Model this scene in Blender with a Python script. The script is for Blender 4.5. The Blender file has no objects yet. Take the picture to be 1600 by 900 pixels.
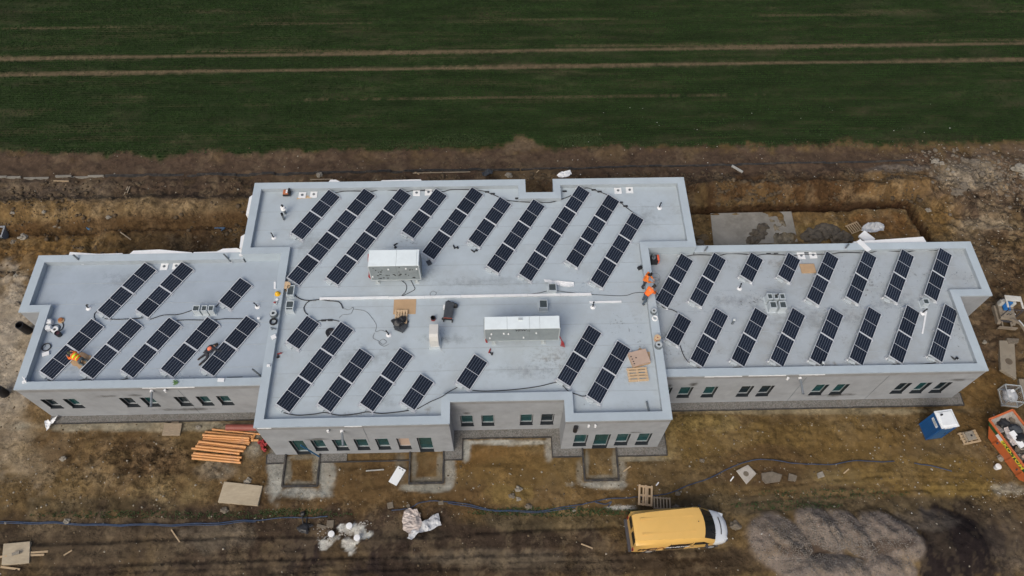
import bpy, bmesh, math, random
import numpy as np
from mathutils import Vector, Matrix, noise as mnoise

random.seed(7)
RNG = np.random.default_rng(11)
R = math.radians
S = bpy.context.scene
COL = S.collection

# ------------------------------------------------------------------ camera
F_PX, PITCH, YAW, ROLL, CAM_H = 1171.04, 1.0309, -0.0403, 0.0182, 46.1166
_cp, _sp = math.cos(PITCH), math.sin(PITCH)
_f = Vector((0, _cp, -_sp)); _r = Vector((1, 0, 0)); _u = _r.cross(_f)
_r2 = _r * math.cos(ROLL) + _u * math.sin(ROLL)
_u2 = -_r * math.sin(ROLL) + _u * math.cos(ROLL)
_RZ = Matrix.Rotation(YAW, 3, 'Z')
CR, CU, CF = _RZ @ _r2, _RZ @ _u2, _RZ @ _f
CO = Vector((0, 0, CAM_H))
cam_d = bpy.data.cameras.new('camera')
cam = bpy.data.objects.new('camera', cam_d)
COL.objects.link(cam)
cam.matrix_world = Matrix(((CR.x, CU.x, -CF.x, CO.x), (CR.y, CU.y, -CF.y, CO.y), (CR.z, CU.z, -CF.z, CO.z), (0, 0, 0, 1)))
cam_d.sensor_width = 36
cam_d.lens = 36 * F_PX / 1600
cam_d.clip_end = 5000
S.camera = cam

# ------------------------------------------------------------------ sky, sun, exposure
SUN_EL, SUN_AZ = R(47), R(208)      # a veiled sun behind the camera's left shoulder
w = bpy.data.worlds.new('World'); S.world = w; w.use_nodes = True
nt = w.node_tree; nt.nodes.clear()
sky = nt.nodes.new('ShaderNodeTexSky'); sky.sky_type = 'NISHITA'; sky.sun_disc = False
sky.sun_elevation = SUN_EL; sky.sun_rotation = SUN_AZ
sky.air_density = 1.0; sky.dust_density = 6.0; sky.ozone_density = 1.0
bg = nt.nodes.new('ShaderNodeBackground'); bg.inputs['Strength'].default_value = 0.123
ow = nt.nodes.new('ShaderNodeOutputWorld')
nt.links.new(sky.outputs[0], bg.inputs['Color']); nt.links.new(bg.outputs[0], ow.inputs['Surface'])
sd = bpy.data.lights.new('sun', 'SUN'); sd.energy = 1.15; sd.angle = R(38); sd.color = (.97, 1, .93)
sun = bpy.data.objects.new('sun', sd); COL.objects.link(sun)
sun_dir = Vector((math.sin(SUN_AZ) * math.cos(SUN_EL), math.cos(SUN_AZ) * math.cos(SUN_EL), math.sin(SUN_EL)))
sun.rotation_euler = sun_dir.to_track_quat('Z', 'Y').to_euler()
sun.location = (0, 0, 60)
S.view_settings.view_transform = 'Standard'; S.view_settings.look = 'None'
S.view_settings.exposure = 0.0; S.view_settings.gamma = 1.0

# ------------------------------------------------------------------ helpers
def ray(px, py):
    return CF + CR * ((px - 800) / F_PX) + CU * ((450 - py) / F_PX)
def at(px, py, z=0.0):
    d = ray(px, py); t = (z - CO.z) / d.z
    return CO + d * t
def lin(c):
    return tuple((v / 255 / 12.92) if v / 255 <= .04045 else ((v / 255 + .055) / 1.055) ** 2.4 for v in c)
def tag(o, label=None, cat=None, group=None, kind=None):
    if label: o['label'] = label
    if cat: o['category'] = cat
    if group: o['group'] = group
    if kind: o['kind'] = kind
    return o
def empty(name, loc=(0, 0, 0), rz=0.0):
    o = bpy.data.objects.new(name, None); COL.objects.link(o)
    o.location = loc; o.rotation_euler = (0, 0, rz); o.empty_display_size = .2
    return o
def thing(name, label, cat, loc=(0, 0, 0), rz=0.0, group=None):
    return tag(empty(name, loc, rz), label, cat, group)
def copy_tree(o, parent=None):
    c = o.copy(); COL.objects.link(c)
    if parent: c.parent = parent
    for ch in o.children: copy_tree(ch, c)
    return c
def link(name, me, parent=None, loc=None):
    o = bpy.data.objects.new(name, me); COL.objects.link(o)
    if parent: o.parent = parent
    if loc is not None: o.location = loc
    return o

class MB:
    """collects faces, then links them as ONE mesh object"""
    def __init__(s): s.v = []; s.f = []; s.m = []; s.cur = 0
    def add(s, vs, fs):
        b = len(s.v); s.v += [tuple(v) for v in vs]
        for f in fs: s.f.append(tuple(b + i for i in f)); s.m.append(s.cur)
    def box(s, c, d, rz=0.0, rot=None, taper=1.0):
        x, y, z = d[0] / 2, d[1] / 2, d[2] / 2
        vs = [Vector(p) for p in ((-x, -y, -z), (x, -y, -z), (x, y, -z), (-x, y, -z),
              (-x * taper, -y * taper, z), (x * taper, -y * taper, z), (x * taper, y * taper, z), (-x * taper, y * taper, z))]
        M = rot if rot is not None else Matrix.Rotation(rz, 3, 'Z')
        vs = [M @ v + Vector(c) for v in vs]
        s.add(vs, [(3, 2, 1, 0), (4, 5, 6, 7), (0, 1, 5, 4), (1, 2, 6, 5), (2, 3, 7, 6), (3, 0, 4, 7)]); return s
    def bar(s, a, b, wd, ht):
        a, b = Vector(a), Vector(b); d = b - a; L = d.length
        rot = d.to_track_quat('X', 'Z').to_matrix()
        return s.box((a + b) / 2, (L, wd, ht), rot=rot)
    def cyl(s, a, b, r0, r1=None, n=12, caps=True, hollow=None):
        r1 = r0 if r1 is None else r1
        a, b = Vector(a), Vector(b); q = (b - a).to_track_quat('Z', 'Y').to_matrix()
        ring = lambda c, r: [c + q @ Vector((r * math.cos(2 * math.pi * i / n), r * math.sin(2 * math.pi * i / n), 0)) for i in range(n)]
        if hollow:
            vs = ring(a, r0) + ring(b, r1) + ring(b, hollow) + ring(a, hollow)
            fs = []
            for k in range(4):
                k2 = (k + 1) % 4
                for i in range(n):
                    j = (i + 1) % n; fs.append((k * n + i, k * n + j, k2 * n + j, k2 * n + i))
            s.add(vs, fs); return s
        vs = ring(a, r0) + ring(b, r1)
        fs = [(i, (i + 1) % n, n + (i + 1) % n, n + i) for i in range(n)]
        if caps: fs += [tuple(range(n - 1, -1, -1)), tuple(range(n, 2 * n))]
        s.add(vs, fs); return s
    def lathe(s, prof, c=(0, 0, 0), n=16):
        c = Vector(c); vs = []; fs = []
        for r, z in prof:
            vs += [c + Vector((r * math.cos(2 * math.pi * i / n), r * math.sin(2 * math.pi * i / n), z)) for i in range(n)]
        for k in range(len(prof) - 1):
            for i in range(n):
                j = (i + 1) % n; fs.append((k * n + i, k * n + j, (k + 1) * n + j, (k + 1) * n + i))
        fs.append(tuple(range(n - 1, -1, -1))); fs.append(tuple((len(prof) - 1) * n + i for i in range(n)))
        s.add(vs, fs); return s
    def tube(s, pts, r, n=6, closed=False):
        pts = [Vector(p) for p in pts]; N = len(pts); vs = []; fs = []
        up = Vector((0, 0, 1))
        for i, p in enumerate(pts):
            if closed: t = pts[(i + 1) % N] - pts[i - 1]
            else: t = pts[min(i + 1, N - 1)] - pts[max(i - 1, 0)]
            if t.length < 1e-9: t = Vector((1, 0, 0))
            t.normalize(); ref = up if abs(t.z) < .95 else Vector((1, 0, 0))
            a = t.cross(ref).normalized(); b = a.cross(t)
            vs += [p + a * (r * math.cos(2 * math.pi * k / n)) + b * (r * math.sin(2 * math.pi * k / n)) for k in range(n)]
        for i in range(N if closed else N - 1):
            i2 = (i + 1) % N
            for k in range(n):
                k2 = (k + 1) % n; fs.append((i * n + k, i * n + k2, i2 * n + k2, i2 * n + k))
        if not closed: fs += [tuple(range(n - 1, -1, -1)), tuple((N - 1) * n + k for k in range(n))]
        s.add(vs, fs); return s
    def prism(s, poly, z0, z1):
        n = len(poly); vs = [(x, y, z0) for x, y in poly] + [(x, y, z1) for x, y in poly]
        s.add(vs, [tuple(range(n - 1, -1, -1)), tuple(range(n, 2 * n))] + [(i, (i + 1) % n, n + (i + 1) % n, n + i) for i in range(n)]); return s
    def quad(s, a, b, c, d): s.add([a, b, c, d], [(0, 1, 2, 3)]); return s
    def lump(s, c, r, sub=2, amp=.25, seed=0, flat=1.0):
        bm = bmesh.new(); bmesh.ops.create_icosphere(bm, subdivisions=sub, radius=1.0)
        vs = []
        for v in bm.verts:
            n_ = 1 + amp * mnoise.noise(v.co * 1.7 + Vector((seed * 3.1, seed * 1.7, seed)))
            vs.append((c[0] + v.co.x * r[0] * n_, c[1] + v.co.y * r[1] * n_, c[2] + v.co.z * r[2] * n_ * flat))
        fs = [tuple(v.index for v in f.verts) for f in bm.faces]
        bm.free(); s.add(vs, fs); return s
    def build(s, name, mats, parent=None, loc=None, smooth=False, bevel=0.0, recentre=True):
        if not isinstance(mats, (list, tuple)): mats = [mats]
        vs = s.v
        if parent is None and loc is None and recentre:
            A = np.array(vs); loc = Vector((float(A[:, 0].mean()), float(A[:, 1].mean()), float(A[:, 2].min())))
            vs = [tuple(Vector(v) - loc) for v in vs]
        me = bpy.data.meshes.new(name); me.from_pydata(vs, [], s.f)
        for m in mats: me.materials.append(m)
        if len(mats) > 1: me.polygons.foreach_set('material_index', s.m)
        if bevel:
            bm = bmesh.new(); bm.from_mesh(me); bmesh.ops.remove_doubles(bm, verts=bm.verts, dist=1e-5)
            es = [e for e in bm.edges if len(e.link_faces) == 2 and e.calc_face_angle(0) > .6]
            bmesh.ops.bevel(bm, geom=es, offset=bevel, segments=2, affect='EDGES', profile=.6)
            bm.to_mesh(me); bm.free()
        if smooth:
            me.polygons.foreach_set('use_smooth', [True] * len(me.polygons))
            try: me.set_sharp_from_angle(angle=R(40))
            except Exception: pass
        me.update()
        return link(name, me, parent, loc)

def spline(pts, per=8):
    pts = [Vector(p) for p in pts]; out = []
    for i in range(len(pts) - 1):
        p0, p1, p2, p3 = pts[max(i - 1, 0)], pts[i], pts[i + 1], pts[min(i + 2, len(pts) - 1)]
        for k in range(per):
            t = k / per
            out.append(.5 * ((2 * p1) + (p2 - p0) * t + (2 * p0 - 5 * p1 + 4 * p2 - p3) * t * t + (3 * p1 - p0 - 3 * p2 + p3) * t ** 3))
    out.append(pts[-1]); return out

# ------------------------------------------------------------------ materials
def node(nt, t, **kw):
    n = nt.nodes.new(t)
    for k, v in kw.items():
        if k in n.inputs.keys(): n.inputs[k].default_value = v
        else: setattr(n, k, v)
    return n
def mat(name, col, rough=.7, metal=0.0, var=.12, scale=3.0, bump=0.0, bscale=20.0, spec=.5, dirt=None, dirt_amt=0.0, dscale=1.2, coords='Object', streak=None):
    m = bpy.data.materials.new(name); m.use_nodes = True
    t = m.node_tree; b = t.nodes['Principled BSDF']
    b.inputs['Roughness'].default_value = rough; b.inputs['Metallic'].default_value = metal
    b.inputs['Specular IOR Level'].default_value = spec
    if coords == 'World':
        geo = node(t, 'ShaderNodeNewGeometry'); src = geo.outputs['Position']
    else:
        tc = node(t, 'ShaderNodeTexCoord'); src = tc.outputs['Object']
    vec = src
    if streak:
        mp = node(t, 'ShaderNodeMapping'); mp.inputs['Scale'].default_value = streak
        t.links.new(src, mp.inputs['Vector']); vec = mp.outputs[0]
    n1 = node(t, 'ShaderNodeTexNoise', Scale=scale, Detail=6.0, Roughness=.65)
    t.links.new(vec, n1.inputs['Vector'])
    rmp = node(t, 'ShaderNodeMapRange'); rmp.inputs['From Min'].default_value = .3; rmp.inputs['From Max'].default_value = .7
    rmp.inputs['To Min'].default_value = 1 - var; rmp.inputs['To Max'].default_value = 1 + var
    t.links.new(n1.outputs['Fac'], rmp.inputs['Value'])
    mul = node(t, 'ShaderNodeVectorMath', operation='SCALE'); mul.inputs[0].default_value = col[:3]
    t.links.new(rmp.outputs[0], mul.inputs['Scale'])
    out = mul.outputs[0]
    if dirt:
        n2 = node(t, 'ShaderNodeTexNoise', Scale=dscale, Detail=8.0, Roughness=.7)
        t.links.new(src, n2.inputs['Vector'])
        r2 = node(t, 'ShaderNodeMapRange'); r2.inputs['From Min'].default_value = .48; r2.inputs['From Max'].default_value = .72
        r2.inputs['To Max'].default_value = dirt_amt
        t.links.new(n2.outputs['Fac'], r2.inputs['Value'])
        mx = node(t, 'ShaderNodeMix', data_type='RGBA')
        t.links.new(r2.outputs[0], mx.inputs['Factor']); t.links.new(out, mx.inputs[6]); mx.inputs[7].default_value = (*dirt[:3], 1)
        out = mx.outputs[2]
    t.links.new(out, b.inputs['Base Color'])
    if bump:
        n3 = node(t, 'ShaderNodeTexNoise', Scale=bscale, Detail=5.0)
        t.links.new(src, n3.inputs['Vector'])
        bp_ = node(t, 'ShaderNodeBump', Strength=bump, Distance=.02)
        t.links.new(n3.outputs['Fac'], bp_.inputs['Height']); t.links.new(bp_.outputs[0], b.inputs['Normal'])
    return m
def decal_mat(name, col, amt=.8, nscale=3.0, sharp=.25, rough=.9, base=.55):
    """a stain with its own shape: noise-edged blotch that fades to transparent"""
    m = bpy.data.materials.new(name); m.use_nodes = True
    t = m.node_tree; b = t.nodes['Principled BSDF']; b.inputs['Base Color'].default_value = (*col, 1); b.inputs['Roughness'].default_value = rough
    b.inputs['Specular IOR Level'].default_value = .2
    tc = node(t, 'ShaderNodeTexCoord')
    uvm = node(t, 'ShaderNodeVectorMath', operation='SUBTRACT'); uvm.inputs[1].default_value = (.5, .5, 0)
    t.links.new(tc.outputs['UV'], uvm.inputs[0])
    ln = node(t, 'ShaderNodeVectorMath', operation='LENGTH'); t.links.new(uvm.outputs[0], ln.inputs[0])
    geo = node(t, 'ShaderNodeNewGeometry')
    nz = node(t, 'ShaderNodeTexNoise', Scale=nscale, Detail=7.0, Roughness=.7); t.links.new(geo.outputs['Position'], nz.inputs['Vector'])
    a = node(t, 'ShaderNodeMath', operation='MULTIPLY_ADD'); a.inputs[1].default_value = -2.0 * max(base, .1) / .55; a.inputs[2].default_value = base
    t.links.new(ln.outputs['Value'], a.inputs[0])
    s_ = node(t, 'ShaderNodeMath', operation='MULTIPLY_ADD'); s_.inputs[1].default_value = 1.6; s_.inputs[2].default_value = -.8
    t.links.new(nz.outputs['Fac'], s_.inputs[0])
    ad = node(t, 'ShaderNodeMath', operation='ADD'); t.links.new(a.outputs[0], ad.inputs[0]); t.links.new(s_.outputs[0], ad.inputs[1])
    mr = node(t, 'ShaderNodeMapRange'); mr.inputs['From Min'].default_value = 0.0; mr.inputs['From Max'].default_value = sharp; mr.inputs['To Max'].default_value = amt
    t.links.new(ad.outputs[0], mr.inputs['Value']); t.links.new(mr.outputs[0], b.inputs['Alpha'])
    return m

WHITE = mat('white_paint', (.74, .77, .79), .45, var=.04, dirt=(.4, .38, .33), dirt_amt=.25)
def roof_mat(name, col, dirt, amt, speck):
    m = mat(name, col, .55, var=.06, scale=.7, dirt=dirt, dirt_amt=amt, dscale=.45, bump=.12, bscale=6, coords='World', spec=.3)
    t = m.node_tree; b = t.nodes['Principled BSDF']; src = b.inputs['Base Color'].links[0].from_socket
    geo = node(t, 'ShaderNodeNewGeometry')
    n1 = node(t, 'ShaderNodeTexNoise', Scale=5.0, Detail=5.0, Roughness=.8); t.links.new(geo.outputs['Position'], n1.inputs['Vector'])
    n2 = node(t, 'ShaderNodeTexNoise', Scale=.6, Detail=3.0); t.links.new(geo.outputs['Position'], n2.inputs['Vector'])
    mu = node(t, 'ShaderNodeMath', operation='MULTIPLY'); t.links.new(n1.outputs['Fac'], mu.inputs[0]); t.links.new(n2.outputs['Fac'], mu.inputs[1])
    mr = node(t, 'ShaderNodeMapRange'); mr.inputs['From Min'].default_value = .33; mr.inputs['From Max'].default_value = .45; mr.inputs['To Max'].default_value = speck
    t.links.new(mu.outputs[0], mr.inputs['Value'])
    mx = node(t, 'ShaderNodeMix', data_type='RGBA'); mx.inputs[7].default_value = (.13, .115, .09, 1)
    t.links.new(mr.outputs[0], mx.inputs[0]); t.links.new(src, mx.inputs[6]); t.links.new(mx.outputs[2], b.inputs['Base Color'])
    return m
DECK_L = roof_mat('membrane_left', (.345, .398, .455), (.28, .32, .36), .5, .12)
DECK_M = roof_mat('membrane_main', (.405, .462, .505), (.33, .35, .355), .5, .22)
DECK_R = roof_mat('membrane_right', (.365, .405, .438), (.29, .30, .295), .75, .5)
SEAM = mat('membrane_weld', (.35, .39, .42), .5, var=.1, coords='World')
COPING = mat('coping_membrane', (.412, .475, .52), .5, var=.05, scale=.8, dirt=(.36, .405, .445), dirt_amt=.5, dscale=.6, coords='World', bump=.1, bscale=4)
RENDER = mat('grey_render', (.305, .320, .338), .9, var=.10, scale=.9, dirt=(.23, .235, .235), dirt_amt=.6, dscale=.7, coords='World', bump=.2, bscale=14, spec=.2)
RENDER2 = mat('grey_render_band', (.265, .268, .27), .9, var=.12, scale=1.2, dirt=(.195, .193, .188), dirt_amt=.7, dscale=1.1, coords='World', bump=.3, bscale=12, spec=.2)
EPS = mat('white_foam_board', (.74, .75, .76), .8, var=.05)
ALU = mat('aluminium', (.62, .64, .66), .4, .6, var=.06)
GALV = mat('galvanised_sheet', (.27, .305, .315), .55, .25, var=.12, scale=2.0)
GALVL = mat('pale_sheet_metal', (.50, .54, .55), .5, .2, var=.08)
AHUTOP = mat('white_sheet_metal', (.74, .81, .83), .4, var=.04, scale=1.5, dirt=(.55, .6, .62), dirt_amt=.3)
BLACK = mat('black_plastic', (.015, .015, .017), .5, var=.2)
RUBBER = mat('black_cable', (.03, .031, .034), .6, var=.2)
CABLE_T = mat('thin_grey_cable', (.16, .17, .18), .6, var=.2)
DARK = mat('anthracite_frame', (.016, .02, .025), .4, var=.1)
DARKGREY = mat('dark_grey_cloth', (.045, .052, .062), .85, var=.25, scale=6)
PIPEGREY = mat('grey_pipe', (.12, .14, .155), .5, var=.12)
CURB = mat('grey_curb', (.46, .51, .54), .6, var=.06)
LOUVRE = mat('dark_grille', (.05, .065, .07), .6, var=.3, scale=9)
CONCRETE = mat('concrete', (.36, .36, .34), .9, var=.15, scale=5, bump=.3, bscale=30)
SLABC = mat('dirty_slab', (.25, .215, .165), .95, var=.2, scale=3, bump=.4, bscale=20, dirt=(.14, .11, .075), dirt_amt=.6, dscale=1.5)
WOOD = mat('pale_pallet_wood', (.42, .31, .19), .8, var=.2, scale=5, streak=(1, 6, 6))
WOODG = mat('weathered_pallet_wood', (.30, .24, .17), .85, var=.25, scale=5, streak=(1, 6, 6))
WOODL = mat('bright_pallet_wood', (.55, .40, .25), .8, var=.18, scale=5, streak=(1, 6, 6))
PLY = mat('plywood', (.40, .335, .24), .85, var=.12, scale=2, streak=(1, 5, 1), dirt=(.22, .17, .11), dirt_amt=.4, dscale=1.2)
CARD = mat('cardboard', (.43, .29, .17), .9, var=.08, scale=2)
CARDP = mat('pinkish_cardboard', (.45, .33, .26), .9, var=.08, scale=2)
PIPEO = mat('orange_pipe', (.58, .275, .095), .5, var=.14, scale=2, dirt=(.40, .22, .13), dirt_amt=.6, dscale=1.5)
PIPER = mat('red_brown_pipe', (.235, .062, .045), .55, var=.15, scale=2, dirt=(.2, .09, .07), dirt_amt=.4)
FITR = mat('red_fitting', (.30, .03, .03), .5, var=.2)
BLUEH = mat('blue_hose', (.028, .052, .105), .5, var=.35, scale=4, dirt=(.09, .08, .07), dirt_amt=.8, dscale=2)
BLUE = mat('blue_cabin', (.008, .082, .25), .45, var=.1, scale=1.5)
BLUEL = mat('blue_seat', (.02, .15, .42), .5, var=.1)
ORANGE = mat('orange_skip_paint', (.52, .13, .04), .5, var=.15, scale=1.5, dirt=(.25, .09, .04), dirt_amt=.5, dscale=1.2)
GREEN = mat('green_stripe', (.015, .075, .025), .5, var=.15)
YELLOWT = mat('yellow_lettering', (.75, .65, .06), .6, var=.05)
RUST = mat('grey_scuffed_steel', (.32, .29, .26), .8, var=.35, scale=3)
VANY = mat('yellow_van_paint', (.70, .43, .125), .28, var=.04, scale=1.0, dirt=(.62, .40, .14), dirt_amt=.3, dscale=.9)
VANW = mat('white_van_paint', (.74, .77, .79), .28, var=.03)
GLASSD = mat('dark_glass', (.012, .018, .02), .08, var=.2, scale=1.2)
TYRE = mat('tyre', (.02, .02, .02), .85, var=.2)
BUMPER = mat('black_bumper', (.05, .05, .06), .6, var=.2)
REDL = mat('red_lamp', (.35, .02, .02), .25, var=.1)
CLEARL = mat('headlamp_glass', (.55, .58, .6), .1, var=.1)
PANE = mat('teal_window_glass', (.012, .062, .066), .12, var=.3, scale=2.5, coords='World')
PANED = mat('dark_window_glass', (.012, .022, .028), .1, var=.3, scale=2.5, coords='World')
FOIL = mat('clear_plastic_sheet', (.45, .46, .48), .3, var=.15, scale=4, bump=.6, bscale=6)
FOILP = mat('pinkish_plastic_sheet', (.46, .40, .37), .35, var=.15, scale=4, bump=.6, bscale=6)
STONE = mat('stone', (.15, .125, .095), .95, var=.3, scale=6, bump=.4, bscale=20)
STONEP = mat('pale_stone', (.25, .225, .185), .95, var=.25, scale=6, bump=.4, bscale=20)
SKIN = mat('skin', (.45, .26, .18), .6, var=.05)
HAIR = mat('dark_hair', (.02, .015, .012), .8, var=.2)
HIVIS = mat('orange_hivis', (.85, .16, .02), .75, var=.12, scale=8)
HIVISD = mat('orange_work_jacket', (.78, .20, .025), .8, var=.15, scale=8)
LIME = mat('lime_hivis', (.62, .75, .05), .75, var=.1)
PINKO = mat('orange_back_print', (.85, .22, .12), .8, var=.15)
NAVY = mat('dark_work_clothes', (.03, .033, .042), .9, var=.25, scale=8)
JEAN = mat('blue_grey_trousers', (.06, .085, .115), .9, var=.2, scale=8)
GREYT = mat('grey_trousers', (.10, .12, .125), .9, var=.2, scale=8)
BOOT = mat('brown_boots', (.045, .03, .025), .8, var=.2)
YELLOW = mat('yellow_plastic', (.75, .42, .02), .45, var=.06)
GRAVEL = mat('grey_gravel', (.155, .150, .140), .95, var=.55, scale=14, coords='World', bump=.9, bscale=16, dirt=(.10, .075, .055), dirt_amt=.55, dscale=2.2)
EDGE = mat('black_edging', (.030, .029, .030), .8, var=.4, scale=5, coords='World', dirt=(.15, .125, .095), dirt_amt=.7, dscale=3)
PAD = mat('concrete_pad', (.25, .235, .205), .95, var=.2, scale=.8, coords='World', bump=.3, bscale=10, dirt=(.11, .095, .075), dirt_amt=.75, dscale=.5)
GRASS = mat('winter_wheat', (.0235, .051, .0125), .85, var=.5, scale=.9, coords='World', spec=.15, streak=(.25, 1.3, 1))
WEED = mat('weeds', (.05, .075, .03), .9, var=.3, scale=4, coords='World', spec=.2)

def cell_mat():
    m = bpy.data.materials.new('solar_cells'); m.use_nodes = True
    t = m.node_tree; b = t.nodes['Principled BSDF']
    tc = node(t, 'ShaderNodeTexCoord'); sp = node(t, 'ShaderNodeSeparateXYZ'); t.links.new(tc.outputs['UV'], sp.inputs[0])
    def grid(sock, n, wd):
        mu = node(t, 'ShaderNodeMath', operation='MULTIPLY'); mu.inputs[1].default_value = n; t.links.new(sock, mu.inputs[0])
        fr = node(t, 'ShaderNodeMath', operation='FRACT'); t.links.new(mu.outputs[0], fr.inputs[0])
        su = node(t, 'ShaderNodeMath', operation='SUBTRACT'); su.inputs[1].default_value = .5; t.links.new(fr.outputs[0], su.inputs[0])
        ab = node(t, 'ShaderNodeMath', operation='ABSOLUTE'); t.links.new(su.outputs[0], ab.inputs[0])
        gt = node(t, 'ShaderNodeMath', operation='GREATER_THAN'); gt.inputs[1].default_value = .5 - wd; t.links.new(ab.outputs[0], gt.inputs[0])
        return gt.outputs[0]
    gx = grid(sp.outputs['X'], 6, .045); gy = grid(sp.outputs['Y'], 12, .045)
    def mix(a, bcol, fac, amt):
        mx = node(t, 'ShaderNodeMix', data_type='RGBA'); mx.inputs[7].default_value = (*bcol, 1)
        if hasattr(a, 'links'): t.links.new(a, mx.inputs[6])
        else: mx.inputs[6].default_value = (*a, 1)
        ml = node(t, 'ShaderNodeMath', operation='MULTIPLY'); ml.inputs[1].default_value = amt; t.links.new(fac, ml.inputs[0])
        t.links.new(ml.outputs[0], mx.inputs[0]); return mx.outputs[2]
    oi = node(t, 'ShaderNodeObjectInfo')
    c = mix((.0085, .0115, .021), (.13, .16, .21), gy, .30)
    c = mix(c, (.22, .26, .32), gx, .70)
    rn = node(t, 'ShaderNodeMapRange'); rn.inputs['To Min'].default_value = .85; rn.inputs['To Max'].default_value = 1.18
    t.links.new(oi.outputs['Random'], rn.inputs['Value'])
    sc = node(t, 'ShaderNodeVectorMath', operation='SCALE'); t.links.new(c, sc.inputs[0]); t.links.new(rn.outputs[0], sc.inputs['Scale'])
    t.links.new(sc.outputs[0], b.inputs['Base Color'])
    b.inputs['Roughness'].default_value = .16; b.inputs['Specular IOR Level'].default_value = .28
    return m
CELLS = cell_mat()

# ------------------------------------------------------------------ building plan (metres)
HM, HL, HR_ = 4.94, 4.44, 4.37             # parapet tops
DM, DL, DR = 4.54, 3.97, 4.07              # roof decks
PW = .52                                   # parapet width
X = dict(xa=-30.22, xb=-28.87, x0=-16.71, x1=-14.10, x2=-2.83, x3=3.87, x4=10.11, x5=13.32, x6=32.24, x7=30.10, n0=2.14, n1=4.06)
Y = dict(Lb=28.06, Ls=23.77, Lf=18.46, Mb=33.53, Mn=32.37, Ms=27.60, Mr=16.95, Mf=15.59, Rb=28.09, Rs=23.84, Rf=18.54)
OV = .04                                   # coping overhang
main_poly = [(X['x1'], Y['Mf']), (X['x2'], Y['Mf']), (X['x2'], Y['Mr']), (X['x3'], Y['Mr']), (X['x3'], Y['Mf']), (X['x4'], Y['Mf']),
             (X['x4'], Y['Ms']), (X['x5'], Y['Ms']), (X['x5'], Y['Mb']), (X['n1'], Y['Mb']), (X['n1'], Y['Mn']), (X['n0'], Y['Mn']),
             (X['n0'], Y['Mb']), (X['x0'], Y['Mb']), (X['x0'], Y['Ms']), (X['x1'], Y['Ms'])]
left_line = [(X['x0'], Y['Lb']), (X['xa'], Y['Lb']), (X['xa'], Y['Ls']), (X['xb'], Y['Ls']), (X['xb'], Y['Lf']), (X['x1'] + OV, Y['Lf'])]
right_line = [(X['x4'] - OV, Y['Rf']), (X['x7'], Y['Rf']), (X['x7'], Y['Rs']), (X['x6'], Y['Rs']), (X['x6'], Y['Rb']), (X['x5'], Y['Rb'])]

def offset(line, d, closed):
    """axis-aligned polyline, counter-clockwise: positive d moves it inwards (left of travel)"""
    n = len(line); out = []
    def nrm(a, b):
        v = (b[0] - a[0], b[1] - a[1]); L = math.hypot(*v); return (-v[1] / L, v[0] / L)
    for i in range(n):
        ns = []
        if closed or i > 0: ns.append(nrm(line[i - 1], line[i]))
        if closed or i < n - 1: ns.append(nrm(line[i], line[(i + 1) % n]))
        if len(ns) == 1: k = ns[0]
        else: k = (ns[0][0] + ns[1][0], ns[0][1] + ns[1][1]) if abs(ns[0][0] - ns[1][0]) + abs(ns[0][1] - ns[1][1]) > .5 else ns[0]
        out.append((line[i][0] + k[0] * d, line[i][1] + k[1] * d))
    return out

# ------------------------------------------------------------------ ground
def lattice(seed):
    return np.random.default_rng(seed).random((256, 256))
_lat = {}
def vnoise(x, y, seed=0):
    if seed not in _lat: _lat[seed] = lattice(seed)
    L = _lat[seed]
    xi = np.floor(x).astype(int); yi = np.floor(y).astype(int); fx = x - xi; fy = y - yi
    fx = fx * fx * (3 - 2 * fx); fy = fy * fy * (3 - 2 * fy)
    a = L[xi & 255, yi & 255]; b = L[(xi + 1) & 255, yi & 255]; c = L[xi & 255, (yi + 1) & 255]; d = L[(xi + 1) & 255, (yi + 1) & 255]
    return (a * (1 - fx) + b * fx) * (1 - fy) + (c * (1 - fx) + d * fx) * fy
def fbm(x, y, f, oct=4, seed=0, gain=.5):
    s = 0; a = 1; tot = 0
    for o in range(oct):
        s = s + a * vnoise(x * f + 17.3 * o, y * f + 5.1 * o, seed + o); tot += a; a *= gain; f *= 2.03
    return s / tot
def smooth(a, b, v):
    t = np.clip((v - a) / (b - a), 0, 1); return t * t * (3 - 2 * t)
def seg_dist(x, y, pts):
    d = np.full(np.shape(x), 1e9)
    for (ax, ay), (bx, by) in zip(pts[:-1], pts[1:]):
        vx, vy = bx - ax, by - ay; L2 = vx * vx + vy * vy
        t = np.clip(((x - ax) * vx + (y - ay) * vy) / L2, 0, 1)
        d = np.minimum(d, np.hypot(x - ax - t * vx, y - ay - t * vy))
    return d
def inside(x, y, poly):
    r = np.zeros(np.shape(x), bool); n = len(poly)
    for i in range(n):
        x0, y0 = poly[i]; x1, y1 = poly[(i + 1) % n]
        if y0 == y1: continue
        c = ((y0 > y) != (y1 > y)) & (x < (x1 - x0) * (y - y0) / (y1 - y0) + x0); r ^= c
    return r
P2 = lambda *pp: [tuple(at(*p)[:2]) for p in pp]
DITCH_L = P2((-60, 366), (60, 361), (140, 356), (250, 351), (330, 349), (395, 345))
TRENCH_R = [(14.0, 34.3), (22, 34.35), (31.9, 34.5), (32.5, 31.4), (32.7, 29.2)]
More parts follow.
